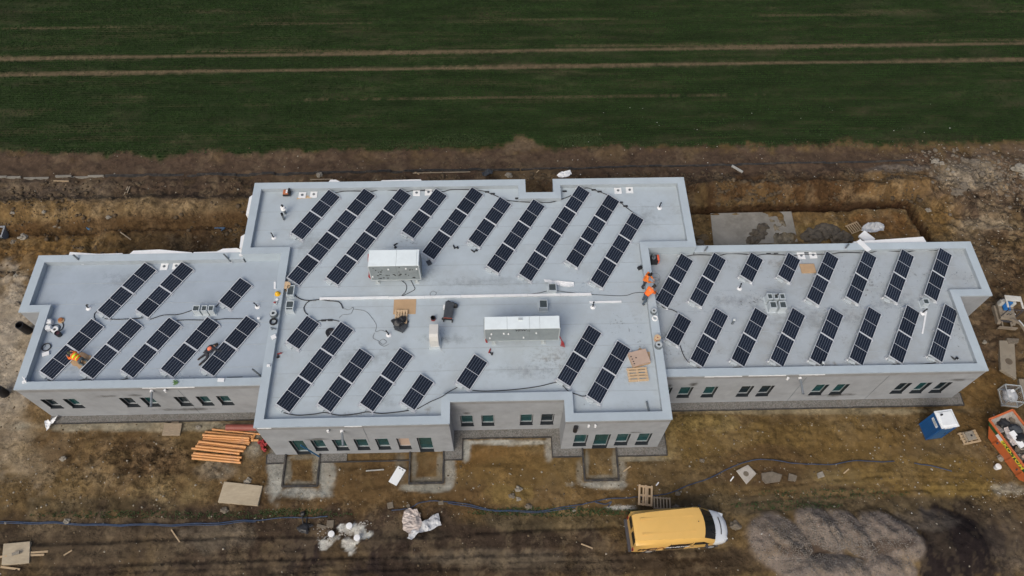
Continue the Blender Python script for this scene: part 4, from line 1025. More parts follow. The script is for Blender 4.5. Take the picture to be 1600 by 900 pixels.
for i in range(5): m.tube(spline([(2.25, -.3 + .05 * i, .9), (2.36, -.38 + .02 * i, .7 - .04 * i), (2.44 + .03 * i, -.5 - .03 * i, .45), (2.40 + .06 * i, -.66 - .02 * i, .1)], 5), .025, 5)
for i in range(3): m.tube(spline([(-2.2, -.3, .95), (-2.22, -.42, .8), (-2.1 - .04 * i, -.5, .45)], 5), .025, 5)
m.build('red_hose', FITR, A2)
m = MB(); m.box((-.1, .2, 2.09), (.25, .12, .08)); m.build('lifting_eye', GALVL, A2)

# beige intake cowl
c = at(680, 545, DM)
t = thing('intake_cowl', 'pale beige sheet metal cowl leaning over a kerb beside a sandy stain', 'roof vent', (-3.85, 21.15, DM))
prof = [(-.02, .0), (-.02, .75), (.12, 1.06), (.3, 1.14), (.95, 1.14), (1.0, 1.05), (1.0, .62), (.78, .5), (.72, 0)]
m = MB(); n = len(prof); w_ = .27
vs = [(-w_, y - .45, z + .14) for y, z in prof] + [(w_, y - .45, z + .14) for y, z in prof]
m.add(vs, [tuple(range(n)), tuple(range(2 * n - 1, n - 1, -1))] + [(i, n + i, n + (i + 1) % n, (i + 1) % n) for i in range(n)])
m.build('hood', mat('beige_sheet', (.56, .55, .52), .5, var=.05), t, bevel=.015)
m = MB(); m.box((0, -.1, .09), (.74, .98, .18), taper=.92); m.build('kerb', CURB, t)
m = MB(); m.box((0, .555, .9), (.44, .02, .5)); m.build('opening', BLACK, t)

def shaft(label, px, py, z, w, d, h, split=None, cap=False, name='roof_shaft', grp=None):
    p = at(px, py, z); t = thing(name, label, 'roof vent', p, 0, grp)
    m = MB(); m.box((0, 0, h / 2), (w, d, h)); m.box((0, 0, .02), (w + .14, d + .14, .04)); m.build('curb', CURB, t)
    m = MB(); e = .05
    for x in (-w / 2 + e / 2, w / 2 - e / 2): m.box((x, 0, h + .03), (e, d, .06))
    for y in (-d / 2 + e / 2, d / 2 - e / 2): m.box((0, y, h + .03), (w - 2 * e, e, .06))
    if split: m.box((0, -d / 2 + d * split, h + .03), (w - 2 * e, e, .06))
    m.build('rim', CURB, t)
    m = MB(); m.box((0, 0, h + .008), (w - 2 * e, d - 2 * e, .012)); m.build('grille', LOUVRE, t)
    if cap:
        m = MB(); m.tube([(0, 0, h), (0, 0, h + .2), (.08, .04, h + .26)], .05, 8); m.build('pipe', BLACK, t)
    return t
shaft('grey shaft with one dark grille below the wooden cable drum', 455, 482, DM, .50, .70, .35, .28)
t0 = shaft('narrow grey shaft with a dark grille near the drum, above the split one', 456, 458, DM, .46, .74, .3)
shaft('square grey shaft with dark lid just above the white conduit', 862.5, 454, DM, .52, .56, .4)
shaft('square grey shaft with dark lid just below the white conduit', 848.5, 480, DM, .54, .6, .4)
gl = ['left one of three small grey shafts in a row on the left wing', 'middle one of three small grey shafts in a row on the left wing', 'right one of three small grey shafts in a row on the left wing']
for l, px, w in zip(gl, (311, 323.5, 334), (.44, .36, .36)): shaft(l, px, 488, DL, w, .42, .5)
for l, px, py, w, d, cp_ in (('rear left shaft of the five shaft cluster on the right wing', 1199, 470, .36, .42, 0), ('capped middle shaft of the five shaft cluster on the right wing', 1208.5, 470, .32, .40, 1), ('rear right shaft of the five shaft cluster on the right wing', 1218, 470, .36, .42, 0),
                          ('front left shaft of the five shaft cluster on the right wing', 1204, 483, .46, .50, 0), ('front right shaft of the five shaft cluster on the right wing', 1219, 483, .46, .50, 0)):
    shaft(l, px, py, DR, w, d, .55, None, cp_)
shaft('lone small grey shaft by the right edge rows of panels', 1442, 476, DR, .40, .40, .4)

def stub(label, px, py, z, rz=0.0):
    t = thing('vent_stub', label, 'roof vent', at(px, py, z), rz)
    m = MB(); m.lathe([(.17, 0), (.17, .02), (.10, .05), (.06, .09)], n=16); m.build('flange', EPS, t, smooth=True)
    m = MB(); m.tube([(0, .02, .05), (0, .02, .34), (.05, .02, .42), (.16, .02, .42)], .045, 8); m.build('pipe', BLACK, t)
for l, px, py, rz in (('black capped stub vent left of the second left wing panel row', 138.5, 482, 0), ('black stub vent beside the single left wing module', 402.5, 479.5, 2.6)): stub(l, px, py, DL, rz)
for l, px, py, rz in (('black stub vent near the inner corner at the rear left', 428, 371.5, 2.2), ('black stub vent alone at the rear right of the middle roof', 1030.5, 325, 1.0), ('black stub vent with wire loops near the dark tarp', 607.5, 523.5, 2.4), ('black stub vent under the short white bar', 926.5, 480, 1.2)): stub(l, px, py, DM, rz)
for l, px, py, rz in (('black stub vent below the single right wing modules', 1155.5, 451, 1.2), ('black stub vent at the tip of the thin white bar', 1441.5, 489.5, .4)): stub(l, px, py, DR, rz)
t = thing('vent_pipe', 'tall white cowled vent pipe near the rear left corner', 'roof vent', at(446, 334, DM))
m = MB(); m.cyl((0, 0, 0), (0, 0, .55), .075, n=12); m.build('pipe', PIPEGREY, t, smooth=True)
m = MB(); m.lathe([(.16, .5), (.19, .55), (.13, .62), (.08, .66), (.16, .72), (.14, .80), (.05, .84)], n=14); m.build('cowl', EPS, t, smooth=True)
m = MB(); m.cyl((0, 0, .82), (0, 0, .98), .07, n=10); m.build('cap', BLACK, t)
t = thing('vent_pipe', 'grey vent pipe with black top below the white cowled one', 'roof vent', at(444, 343, DM))
m = MB(); m.cyl((0, 0, 0), (0, 0, .55), .08, n=12); m.build('pipe', PIPEGREY, t, smooth=True)
m = MB(); m.cyl((0, 0, .53), (0, 0, .68), .085, .085, 12, hollow=.06); m.build('cap', BLACK, t)
t = thing('vent_pipe', 'small grey vent pipe with white cap between front right wing rows', 'roof vent', at(1144, 506, DR))
m = MB(); m.cyl((0, 0, 0), (0, 0, .55), .07, n=12); m.build('pipe', PIPEGREY, t, smooth=True)
m = MB(); m.lathe([(.10, .53), (.11, .58), (.05, .64)], n=12); m.build('cap', GALVL, t)
t = thing('vent_pipe', 'short grey pipe at the lower end of the fifth right wing row', 'roof vent', at(1283, 571, DR))
m = MB(); m.cyl((0, 0, 0), (0, 0, .4), .07, n=12); m.build('pipe', PIPEGREY, t, smooth=True)
m = MB(); m.lathe([(.09, .38), (.10, .44), (.04, .48)], n=12); m.build('cap', GALVL, t)
t = thing('vent_pipe', 'small white capped pipe at the inner parapet right of the left wing rows', 'roof vent', at(406, 500, DL))
m = MB(); m.cyl((0, 0, 0), (0, 0, .25), .06, n=12); m.build('pipe', GALVL, t, smooth=True); m = MB(); m.lathe([(.09, .24), (.09, .28), (.03, .31)], n=12); m.build('cap', EPS, t)
# overflow outlets: white square plates at the rear upstands
for l, px, py, z in (('left plate of the pair at the rear of the left wing roof', 257, 413, DL), ('right plate of the pair at the rear of the left wing roof', 276, 412, DL), ('left plate of the first pair at the middle block rear', 472.5, 301.5, DM), ('right plate of the first pair at the middle block rear', 490.5, 300.5, DM),
                     ('left plate of the second pair at the middle block rear', 651, 298, DM), ('right plate of the second pair at the middle block rear', 669.5, 297, DM), ('left plate of the pair nearest the rear right corner', 965.5, 294.5, DM), ('right plate of the pair nearest the rear right corner', 983.5, 293.5, DM),
                     ('left plate of the pair at the rear of the right wing roof', 1251.5, 396, DR), ('right plate of the pair at the rear of the right wing roof', 1270, 395, DR)):
    t = thing('drain_plate', 'white square drain ' + l, 'roof drain', at(px, py + 4, z))
    m = MB(); m.box((0, 0, .03), (.5, .5, .05)); m.build('plate', EPS, t, bevel=.01)
    m = MB(); m.lathe([(.09, .05), (.09, .09), (.05, .11)], n=12); m.build('outlet', PIPEGREY, t)
# slanted grey pole stubs standing in the parapets
def pole(label, px, py, z, ln, tilt, az, m_=PIPEGREY, base=True):
    p = at(px, py, z); t = thing('pole', label, 'pole', p)
    d = Vector((math.sin(tilt) * math.cos(az), math.sin(tilt) * math.sin(az), math.cos(tilt)))
    m = MB(); m.cyl((0, 0, 0), d * ln, .06, n=10, hollow=.045); m.build('tube', m_, t, smooth=True)
    m = MB(); m.box((0, 0, .02), (.16, .16, .05)); m.build('clamp', ALU, t)
pole('dark grey pole leaning over the rear parapet of the left wing, left one', 130, 412, DL + .1, .85, .5, 2.6); pole('dark grey pole leaning over the rear parapet of the left wing, right one', 361, 409, DL + .2, .75, .5, 2.6)
pole('dark grey pole leaning on the front right parapet of the left wing', 408, 588, DL, .8, .5, 2.7)
pole('short grey pole on the rear parapet next to the middle block', 1101, 392, HR_, .42, .35, .6); pole('short grey pole on the rear parapet of the right wing before the white bag', 1321, 388, HR_, .40, .35, .7)
m = MB(); m.cyl((0, 0, .06), (.12, -1.1, .06), .06, n=10, hollow=.045)
tag(m.build('grey_tube', PIPEGREY, None, at(1010, 628, DM)), 'loose grey tube lying by the front right parapet', 'tube')
# white litter at parapet corners
for l, px, py, z in (('small white bracket in the front left corner of the left wing parapet', 39, 597, HL - .03), ('small white bracket at the rear right corner of the right wing', 1507, 389, DR), ('small white bracket at the rear left corner of the middle roof', 409, 299, DM), ('small white piece hanging at the step of the parapet', 377, 399, HL + .02)):
    m = MB(); m.box((0, 0, .05), (.24, .16, .1), .4); m.box((.05, .1, .12), (.06, .2, .2), .4); m.bar((0, .1, .1), (-.1, .25, .25), .04, .04); tag(m.build('bracket', EPS, None, at(px, py, z)), l, 'bracket')

# ------------------------------------------------------------------ conduit and cables
t = thing('conduit', 'long white cable conduit running across the middle roof', 'conduit', (-11.3, 24.29, DM))
xs = [0, 2.2, 4.4, 6.7, 9.0, 11.2, 13.3, 15.4, 17.4]
for a, b in zip(xs[:-1], xs[1:]):
    m = MB(); o = random.uniform(-.015, .015); m.box(((a + b) / 2, o, .06), (b - a - .015, .16, .09)); m.build('length', EPS if random.random() < .6 else WHITE, t)
for a in [.5 + 1.5 * i for i in range(12)]:
    m = MB(); m.box((a, 0, .01), (.2, .24, .02)); m.build('saddle', SEAM, t)
def cable(label, pts, z, r=.03, m_=RUBBER, name='cable', grp=None, per=8, cat='cable'):
    P = [at(x, y, (zz[0] if zz else z) + r + .004) for x, y, *zz in pts]
    m = MB(); m.tube(spline(P, per), r, 6); return tag(m.build(name, m_, smooth=True), label, cat, grp)
cable('thick black cable from the wooden drum to the conduit end', [(452, 447), (458, 455), (463, 463), (472, 468), (485, 469.5), (500, 468), (515, 470), (530, 472), (536, 482)], DM, .035)
cable('black cable looping down to the first front row of the middle roof', [(494, 469), (482, 471), (475, 480), (477, 488), (481, 491.5)], DM, .03)
cable('black cable linking the first two front rows of the middle roof', [(494, 502), (505, 500), (519, 500), (530, 502)], DM, .028)
for px, py in ((506, 501), (516, 500.5)): 
    m = MB(); m.box((0, 0, .03), (.3, .12, .06)); tag(m.build('cable_support', RUBBER, None, at(px, py, DM)), ('left' if px < 510 else 'right') + ' black cable support between the first two front rows, middle block', 'cable support', 'cable support blocks on the roofs')
TH_ = []
for l, pts, z in (('thin grey wire wandering right of the black cable', [(536, 482), (545, 484), (552, 480), (548, 490), (535, 492), (530, 497)], DM), ('thin grey wire trailing past the tarp to the stub vent', [(552, 483), (570, 486), (580, 495), (588, 508), (587, 518), (596, 516), (606, 520)], DM),
                  ('tangle of thin grey wire below the tarp', [(585, 520), (583, 528), (590, 532), (598, 538), (604, 534), (598, 530), (592, 536), (600, 541), (608, 537)], DM), ('thin grey wire loop right of the shorter unit', [(660, 466), (676, 463), (682, 458), (676, 455), (672, 460), (680, 464), (700, 463)], DM),
                  ('grey wire bent under the shorter unit', [(618, 432), (634, 444), (634, 455), (628, 462), (640, 457), (648, 452), (646, 446), (642, 438)], DM)):
    cable(l, pts, z, .014 if 'bent' not in l else .02, CABLE_T if 'bent' not in l else RUBBER)
cable('thin dark wire running along the conduit to the two workers', [(800, 462), (840, 458), (862, 454), (900, 458), (940, 461), (975, 462), (990, 458), (1003, 457), (1012, 459)], DM, .018)
# linking cables along the row ends
def row_links(keys, end, label, z, dips):
    pts = []
    for i, k in enumerate(keys):
        A, B, T, Rr = ROWPTS[k]; p = (A * .35 + B * .65) if end == 'low' else (T * .6 + Rr * .4)
        pts.append(Vector((p.x, p.y, 0)))
    e = Vector((math.cos(TH), math.sin(TH), 0))
    out = []
    for i, p in enumerate(pts):
        q = p + e * (-.15 if end == 'low' else .12); out.append(q)
        if i < len(pts) - 1:
            d = pts[i + 1] - p; dip = dips[i % len(dips)]
            out += [p + d * .30 + Vector((0, dip, 0)), p + d * .7 + Vector((0, dip * .8, 0))]
    P = [Vector((v.x, v.y, z + .035)) for v in out]
    m = MB(); m.tube(spline(P, 7), .03, 6); tag(m.build('cable', RUBBER, smooth=True), label, 'cable')
row_links([('L', i) for i in (3, 4, 5)], 'low', 'black cable along the lower ends of the front left wing rows', DL, (-.32, -.36))
row_links([('L', 0), ('L', 1)], 'low', 'black cable between the two rear left wing rows', DL, (-.2,))
cable('black cable from the second rear left wing row to the three shafts', [(235, 499), (255, 492.5), (280, 491), (308, 483), (322, 487), (336, 480), (342, 474)], DL, .028)
cable('black cable curling from the first left wing row end', [(152, 486), (148, 490), (147, 495), (149, 499)], DL, .028)
row_links([('L', i) for i in (5, 6, 7)], 'high', 'black cable along the upper ends of the front left wing rows', DL, (.12, .15))
row_links([('M', i) for i in (19, 20, 21, 22)] if False else [('M', 11), ('M', 12), ('M', 13), ('M', 14)], 'low', 'black cable along the lower ends of the front rows left of the recess', DM, (-.28, -.3, -.25))
cable('black cable over the recess parapet to the single front module', [(652, 639), (672, 628), (690, 620, HM - .02), (700, 613, HM), (713, 606), (721, 602)], DM, .028)
cable('long black cable above the recess parapet to the front right rows', [(738, 610), (760, 611), (800, 609), (840, 604), (872, 597), (880, 603), (888, 611), (900, 616), (910, 619), (916, 618)], DM, .028)
row_links([('M', i) for i in range(0, 5)], 'high', 'black cable along the rear parapet of the middle block, left part', DM, (.22, .25, .2, .25))
row_links([('M', i) for i in range(4, 7)], 'high', 'black cable along the rear parapet left of the notch', DM, (.25, .05))
row_links([('M', i) for i in range(6, 10)], 'high', 'black cable along the rear parapet right of the notch', DM, (-.25, .3, .2))
row_links([('R', i) for i in range(0, 8)], 'high', 'black cable along the rear parapet of the right wing', DR, (.2, .25, .2, .15))
row_links([('R', i) for i in range(9, 16)], 'low', 'black cable along the lower ends of the front right wing rows', DR, (-.3, -.32, -.22))
cable('black cable dropping from the first front right wing module', [(1063, 540), (1066, 550), (1071, 560), (1078, 567), (1083, 564)], DR, .028)
cable('black cable over the right parapet from the workers to the rows', [(1012, 459), (1018, 457, HM), (1024, 457, HM), (1030, 462), (1027, 468), (1036, 480), (1050, 484), (1058, 488)], DR, .03)
cs = []
for k0, rng_ in (('M', range(0, 9)), ('R', range(0, 7))):
    for i in rng_:
        a, b = ROWPTS[(k0, i)][2], ROWPTS[(k0, i + 1)][2]; 
        for f in (.42, .62):
            lb = f"{'left' if f < .5 else 'right'} black cable support between the {ORD[i]} and {ORD[i + 1]} rear rows, {SPLIT[k0][1]}"
            p = a + (b - a) * f + Vector((.25, .12, 0))
            m = MB(); m.box((0, 0, .03), (.30, .12, .06)); tag(m.build('cable_support', RUBBER, None, p), lb, 'cable support', 'cable support blocks on the roofs')

# ------------------------------------------------------------------ loose things on the roof
def pallet(label, loc, rz, m_=WOOD, L=1.2, W_=.8, boards=5, upside=False, group=None, pw=.10):
    t = thing('pallet', label, 'pallet', loc, rz, group)
    H = .144
    zt, zb = (H - .011, .011) if not upside else (.011, H - .011)
    for i in range(boards):
        y = -W_ / 2 + .05 + (W_ - .1) * i / (boards - 1); m = MB(); m.box((0, y, zt), (L, pw + .02 * (i % 2), .022)); m.build('plank', m_, t)
    for x in (-L / 2 + .07, 0, L / 2 - .07):
        m = MB(); m.box((x, 0, zt + (-.022 if not upside else .022)), (.13, W_, .02)); m.build('cross_board', m_, t)
        for y in (-W_ / 2 + .05, 0, W_ / 2 - .05):
            m = MB(); m.box((x, y, H / 2), (.13, .1, H - .068)); m.build('block', m_, t)
    for y in (-W_ / 2 + .05, 0, W_ / 2 - .05):
        m = MB(); m.box((0, y, zb), (L, .1, .02)); m.build('runner', m_, t)
    return t
m = MB(); m.box((0, 0, .006), (1.42, 1.08, .012)); m.box((-.2, .1, .016), (.5, .6, .004), .1)
tag(m.build('cardboard_sheet', CARD, None, (-5.85, 23.63, DM + .004)), 'flat brown cardboard sheet just below the white conduit', 'cardboard')
pallet('small bright pallet half covered by a black bag on the cardboard', at(627, 496, DM + .03), R(90), WOODL, .95, .78, 5)
def cloth(name, label, cat, poly_px, z, m_, amp=.08, seed=1, hgt=.06):
    P = [at(x, y, z) for x, y in poly_px]; c = sum(P, Vector()) / len(P)
    bm = bmesh.new(); vs = [bm.verts.new(p - c) for p in P]; f = bm.faces.new(vs); bm.normal_update()
    bmesh.ops.triangulate(bm, faces=[f]); bmesh.ops.subdivide_edges(bm, edges=bm.edges, cuts=7, use_grid_fill=True)
    for v in bm.verts:
        v.co.z = hgt + amp * mnoise.noise(v.co * 2.2 + Vector((seed, 0, 0))) * 1.1 + amp * (.3 - abs(mnoise.noise(v.co * 3.3 + Vector((seed, 3, 0))))) * .9 + amp * .35 * mnoise.noise(v.co * 9)
        v.co.x += .05 * mnoise.noise(v.co * 4 + Vector((9, seed, 0))); v.co.y += .05 * mnoise.noise(v.co * 4 + Vector((seed, 9, 0)))
    for f in bm.faces: 
        f.smooth = False
    bmesh.ops.recalc_face_normals(bm, faces=bm.faces)
    me = bpy.data.meshes.new(name); bm.to_mesh(me); bm.free(); me.materials.append(m_)
    o = link(name, me, None, c); md = o.modifiers.new('thick', 'SOLIDIFY'); md.thickness = .006; md.offset = 1
    return tag(o, label, cat)
cloth('tarp', 'dark grey tarp spread below the small bright pallet', 'tarp', [(615, 503), (630, 497), (640, 503), (636, 514), (630, 522), (622, 519), (616, 517)], DM, DARKGREY, .05, 3, .10)
t = thing('bag', 'black work bag with yellow spot lying on the small pallet', 'bag', at(622.5, 505, DM + .14))
m = MB(); m.lump((0, 0, .16), (.38, .28, .2), 3, .5, 2); m.lump((.25, .22, .14), (.26, .2, .16), 3, .5, 5); m.build('sack', BLACK, t, smooth=True)
m = MB(); m.lathe([(.06, 0), (.06, .03), (.03, .04)], (-.08, -.02, .33), 10); m.build('badge', YELLOW, t)
t = thing('tool_trolley', 'dark slab topped tool trolley with orange edges, below the conduit', 'tool trolley', at(702, 489, DM), R(-6))
m = MB(); m.box((0, 0, .42), (.56, 1.15, .08)); m.build('top', DARKGREY, t, bevel=.02)
m = MB(); m.box((0, -.58, .39), (.54, .03, .05)); m.build('edge_trim', mat('dull_red_trim', (.35, .08, .05), .7), t)
m = MB(); m.box((0, -.1, .2), (.46, .9, .32)); m.build('body', BLACK, t, bevel=.02)
for s_ in (-1, 1):
    m = MB(); m.cyl((s_ * .27 - .03, -.62, .1), (s_ * .27 + .03, -.62, .1), .1, n=12); m.build('wheel', BLACK, t)
for c_, r_, q_ in (((.34, .42, .22), (.16, .14, .2), 3), ((-.1, .62, .25), (.16, .12, .15), 7), ((-.28, -.5, .1), (.14, .1, .08), 9)):
    m = MB(); m.lump(c_, r_, 2, .4, q_); m.build('strap', BLACK, t, smooth=True)
m = MB(); m.box((-.33, .22, .3), (.12, .26, .2)); m.build('canister', EPS, t)
t = thing('bucket', 'small black and red pot behind the beige cowl', 'bucket', at(677, 499, DM))
m = MB(); m.lathe([(.12, 0), (.13, .12), (.15, .25), (.12, .25), (.10, .1)], n=14); m.build('pot', BLACK, t, smooth=True)
m = MB(); m.lathe([(.156, .04), (.156, .10), (.13, .10)], n=14); m.build('band', FITR, t)
def drill(label, px, py, z, rz, red=True):
    t = thing('power_drill', label, 'power drill', at(px, py, z), rz)
    m = MB(); m.cyl((-.14, 0, .06), (.12, 0, .06), .045, n=10); m.cyl((.12, 0, .06), (.2, 0, .06), .025, .012, 8); m.build('body', FITR if red else BLACK, t)
    m = MB(); m.bar((-.08, 0, .06), (-.12, -.17, .06), .06, .05); m.build('grip', BLACK, t); m = MB(); m.box((-.13, -.21, .05), (.16, .09, .1)); m.build('battery', BLACK, t)
drill('red and black drill on the deck below the inner parapet coils', 437, 553, DM, .3); drill('red and black drill in front of the long unit', 765, 549, DM, 1.2)
drill('black drill lying above the shorter unit', 618, 382.5, DM, .6, False); drill('black drill right of the fourth row', 709.5, 386.5, DM, 1.9, False); drill('black drill near the lower end of the sixth row', 739, 393, DM, 2.4, False)
drill('black drill in the front right corner of the right wing', 1489, 560.5, DR, 2.2, False)
m = MB(); m.box((0, 0, .04), (.28, .36, .06), .5); tag(m.build('plastic_case', DARKGREY, None, at(670.5, 411, DM)), 'small flat dark case at the lower end of the fifth row', 'case')
t = thing('cordless_tool', 'black cordless tool beside the parapet above the standing workers', 'power tool', at(999.5, 420, DM))
m = MB(); m.box((0, 0, .12), (.3, .22, .2), .4); m.build('body', BLACK, t, bevel=.03); m = MB(); m.tube(spline([(.1, -.08, .1), (.2, -.2, .03), (.28, -.2, .02), (.26, -.32, .02)], 5), .02, 6); m.build('lead', CABLE_T, t)
t = thing('tool_box', 'small orange and black machine at the rear parapet, rear left', 'machine', at(449, 304, DM))
m = MB(); m.box((0, 0, .2), (.44, .34, .3)); m.build('body', mat('rusty_orange', (.42, .14, .06), .6), t, bevel=.03)
m = MB(); m.box((.2, .0, .26), (.1, .4, .42)); m.box((0, -.19, .14), (.5, .04, .16)); m.build('frame', BLACK, t); m = MB(); m.box((.05, 0, .37), (.12, .28, .04)); m.build('plate', EPS, t)
for i, (px, py) in enumerate(((473, 309), (478, 307.5))):
    m = MB(); m.bar((-.4, -.08, .02), (.4, .12 - .2 * i, .02), .12, .03); tag(m.build('timber_offcut', WOODL, None, at(px, py, DM)), 'pale timber offcut on sand by the first pair of drain plates, ' + ('upper' if i else 'lower') + ' one', 'timber')
# white sheet strip, bars
t = cloth('foil_strip', 'crumpled white membrane strip above the right end of the conduit', 'membrane strip', [(849, 437), (858, 438), (872, 440.5), (897, 442), (896, 449.5), (880, 448), (866, 445), (852, 442)], DM, EPS, .06, 5, .08)
def bar_px(name, label, cat, a, b, z, wd, ht, m_):
    A, B = at(*a, z), at(*b, z); c = (A + B) / 2; m = MB(); m.bar(A - c + Vector((0, 0, ht / 2)), B - c + Vector((0, 0, ht / 2)), wd, ht); return tag(m.build(name, m_, None, c), label, cat)
bar_px('white_bar', 'short white bar lying under the conduit near the right parapet', 'bar', (921, 472.5), (971, 471.5), DM, .13, .05, EPS)
bar_px('white_bar', 'thin slanted white bar between the last two front right wing rows', 'bar', (1447, 487), (1441, 521), DR, .10, .05, EPS)
bar_px('cable_offcut', 'short dark lath in the left wing front left corner', 'lath', (53, 570), (52, 578), DL, .05, .04, PIPEGREY)
bar_px('lath', 'thin dark lath by the left wing front parapet', 'lath', (355, 589.5), (379, 589), DL, .04, .03, PIPEGREY)
m = MB(); m.box((0, 0, .04), (.98, .72, .07)); m.box((.1, 0, .08), (.7, .6, .02), .06); tag(m.build('cardboard', CARD, None, at(1262, 420, DR), bevel=.01), 'brown cardboard piece below the right wing drain plates', 'cardboard')
cloth('cardboard', 'brown cardboard the kneeling hi-vis worker is on', 'cardboard', [(128, 550), (143, 556), (140, 563), (124, 577), (110, 567), (117, 558)], DL, CARD, .02, 9, .03)
# right side: pallet and pallet of flattened cardboard
pallet('weathered pallet below the cardboard stack at the right parapet', at(996, 586, DM), R(3), WOODL, 1.22, .86, 5)
t = thing('cardboard_stack', 'stack of flattened pinkish cardboard with punched corner, above the pallet', 'cardboard stack', at(998, 562, DM), R(14))
for i in range(4):
    m = MB(); m.box((.02 * (i % 2), .01 * i, .04 + .07 * i), (1.12, .92, .06), .015 * (i % 3)); m.build('sheet', CARDP if i > 1 else CARD, t)
m = MB()
for x, y in ((-.47, .2), (-.45, .02), (-.44, -.14), (-.44, -.3), (-.2, .05)): m.box((x, y, .285), (.09, .06, .01))
m.build('punched_hole', BLACK, t)
m = MB(); m.box((.35, .5, .02), (.3, .4, .03), .7); m.box((.66, .1, .03), (.2, .5, .03), -.3); m.build('torn_flap', CARD, t)
# drums, coils and helmet on the parapets
def drum(label, px, py, z, r, h, mtop, mcore, ring=None):
    t = thing('cable_drum', label, 'cable drum', at(px, py, z))
    m = MB(); m.lathe([(r * .62, .02), (r * .62, h - .02)], n=18); m.build('winding', mcore, t, smooth=True)
    for i, z0 in enumerate((0, h - .03)):
        m = MB(); m.cyl((0, 0, z0), (0, 0, z0 + .03), r, n=20, hollow=r * .22); m.build('flange', mtop, t)
    return t
drum('pale wooden cable drum at the lower end of the second row', 449.5, 450, DM, .27, .36, WOODL, mat('pale_rope', (.6, .42, .25), .8), None)
drum('wooden cable drum wound with red cable on the right parapet', 1026.5, 530, HM, .20, .26, WOODL, FITR)
def coil(label, px, py, z, r, tr, m_, turns=3, h=.05, cat='cable coil'):
    m = MB()
    for k in range(turns):
        m.tube([(r * math.cos(a) * (1 + .03 * math.sin(3 * a + k)), r * math.sin(a), tr + h * k) for a in [2 * math.pi * i / 22 for i in range(22)]], tr, 6, True)
    return tag(m.build('cable_coil', m_, None, at(px, py, z), smooth=True), label, cat)
def reel(label, px, py, z, r, h, m_, m2):
    t = thing('cable_reel', label, 'cable reel', at(px, py, z))
    m = MB(); m.cyl((0, 0, 0), (0, 0, h), r, r * .92, 20, hollow=r * .4); m.build('winding', m_, t, smooth=True)
    m = MB(); m.cyl((0, 0, h - .03), (0, 0, h + .02), r * .86, n=20, hollow=r * .38); m.build('flange', m2, t); m = MB(); m.cyl((0, 0, .0), (0, 0, h - .1), r * .39, n=14); m.build('core', BLACK, t)
reel('grey cable reel with white face on the left inner parapet', 428.5, 492, HM, .25, .24, PIPEGREY, GALVL)
coil('black hose coil below the grey reel on the left inner parapet', 427.5, 503.5, HM, .20, .05, BLACK, 2)
reel('grey cable reel on the right parapet, rearmost by the workers', 1021, 488, HM, .20, .22, PIPEGREY, GALVL)
coil('white cable coil on the right parapet in front of the grey reel', 1023, 498, HM, .15, .045, EPS, 2)
reel('grey cable reel with white face in front of the red wound drum', 1028.5, 541, HM, .24, .24, PIPEGREY, GALVL)
t = thing('hard_hat', 'yellow hard hat on the left inner parapet', 'hard hat', at(433.5, 459, HM))
m = MB(); m.lathe([(.16, 0), (.155, .03), (.14, .10), (.09, .155), (.02, .17)], n=18); m.build('shell', YELLOW, t, smooth=True); m = MB(); m.lathe([(.19, .0), (.19, .012), (.15, .02)], (.015, -.015, 0), 18); m.build('brim', YELLOW, t)
t = thing('tape_rolls', 'white and pink tape rolls on the left inner parapet', 'tape', at(431, 474, HM))
m = MB(); m.cyl((0, 0, 0), (0, 0, .08), .11, n=14, hollow=.05); m.build('roll', GALVL, t); m = MB(); m.cyl((.05, .24, 0), (.05, .24, .07), .09, n=14); m.build('roll', EPS, t); m = MB(); m.lump((-.05, .02, .1), (.08, .06, .04), 2, .4, 4); m.build('label', FITR, t)
m = MB(); m.box((-.06, .1, .03), (.1, .1, .06)); m.box((-.02, -.1, .03), (.12, .5, .04), .1); tag(m.build('paper_strip', EPS, None, at(430.5, 444, HM)), 'narrow white strip on the left inner parapet above the hard hat', 'strip')
m = MB(); m.box((0, 0, .05), (.3, .26, .08), .5); tag(m.build('white_block', EPS, None, at(428, 527, HM), bevel=.01), 'small white block on the left inner parapet below the coils', 'block')
m = MB(); m.box((0, 0, .05), (.2, .14, .08), .0); tag(m.build('white_block', EPS, None, at(420, 571.5, HM), bevel=.01), 'small white block on the left inner parapet near the front corner', 'block')
m = MB(); m.bar((-.18, .05, .04), (.16, -.06, .04), .06, .05); m.bar((.0, .02, .05), (-.1, -.1, .05), .05, .05); tag(m.build('pipe_fitting', PIPEGREY, None, at(427.5, 513.5, HM)), 'small grey pipe bracket below the black hose coil', 'fitting')
# left wing corner clutter
def jerry(label, px, py, z, rz):
    t = thing('canister', label, 'canister', at(px, py, z), rz)
    m = MB(); m.box((0, 0, .17), (.34, .32, .34)); m.build('body', EPS, t, bevel=.05); m = MB(); m.cyl((.08, .06, .33), (.08, .06, .39), .05, n=10); m.build('lid', GALVL, t)
jerry('white plastic canister at the left parapet, rear one of two', 80, 505.5, DL, .1); jerry('white plastic canister at the left parapet, front one of two', 78.5, 514.5, DL, .3)
reel('pale round reel with black hose next to the white canisters', 87, 516, DL, .25, .12, GALVL, EPS)
coil('black hose coil around the pale reel on the left wing', 86.5, 514, DL, .30, .025, RUBBER, 1)
cable('black hose leading from the brown plug to the pale reel', [(97, 503), (99, 508), (97, 514), (92, 517), (86, 517)], DL, .03, RUBBER, cat='hose')
t = thing('plug', 'round brown plug on a pale ring, left wing corner', 'plug', at(95.5, 500.5, DL)); m = MB(); m.lathe([(.2, 0), (.2, .05), (.17, .07)], (.03, -.03, 0), 16); m.build('ring', CARD, t); m = MB(); m.lathe([(.14, .05), (.15, .11), (.11, .13)], n=16); m.build('knob', mat('brown_plug', (.33, .12, .04), .6), t)
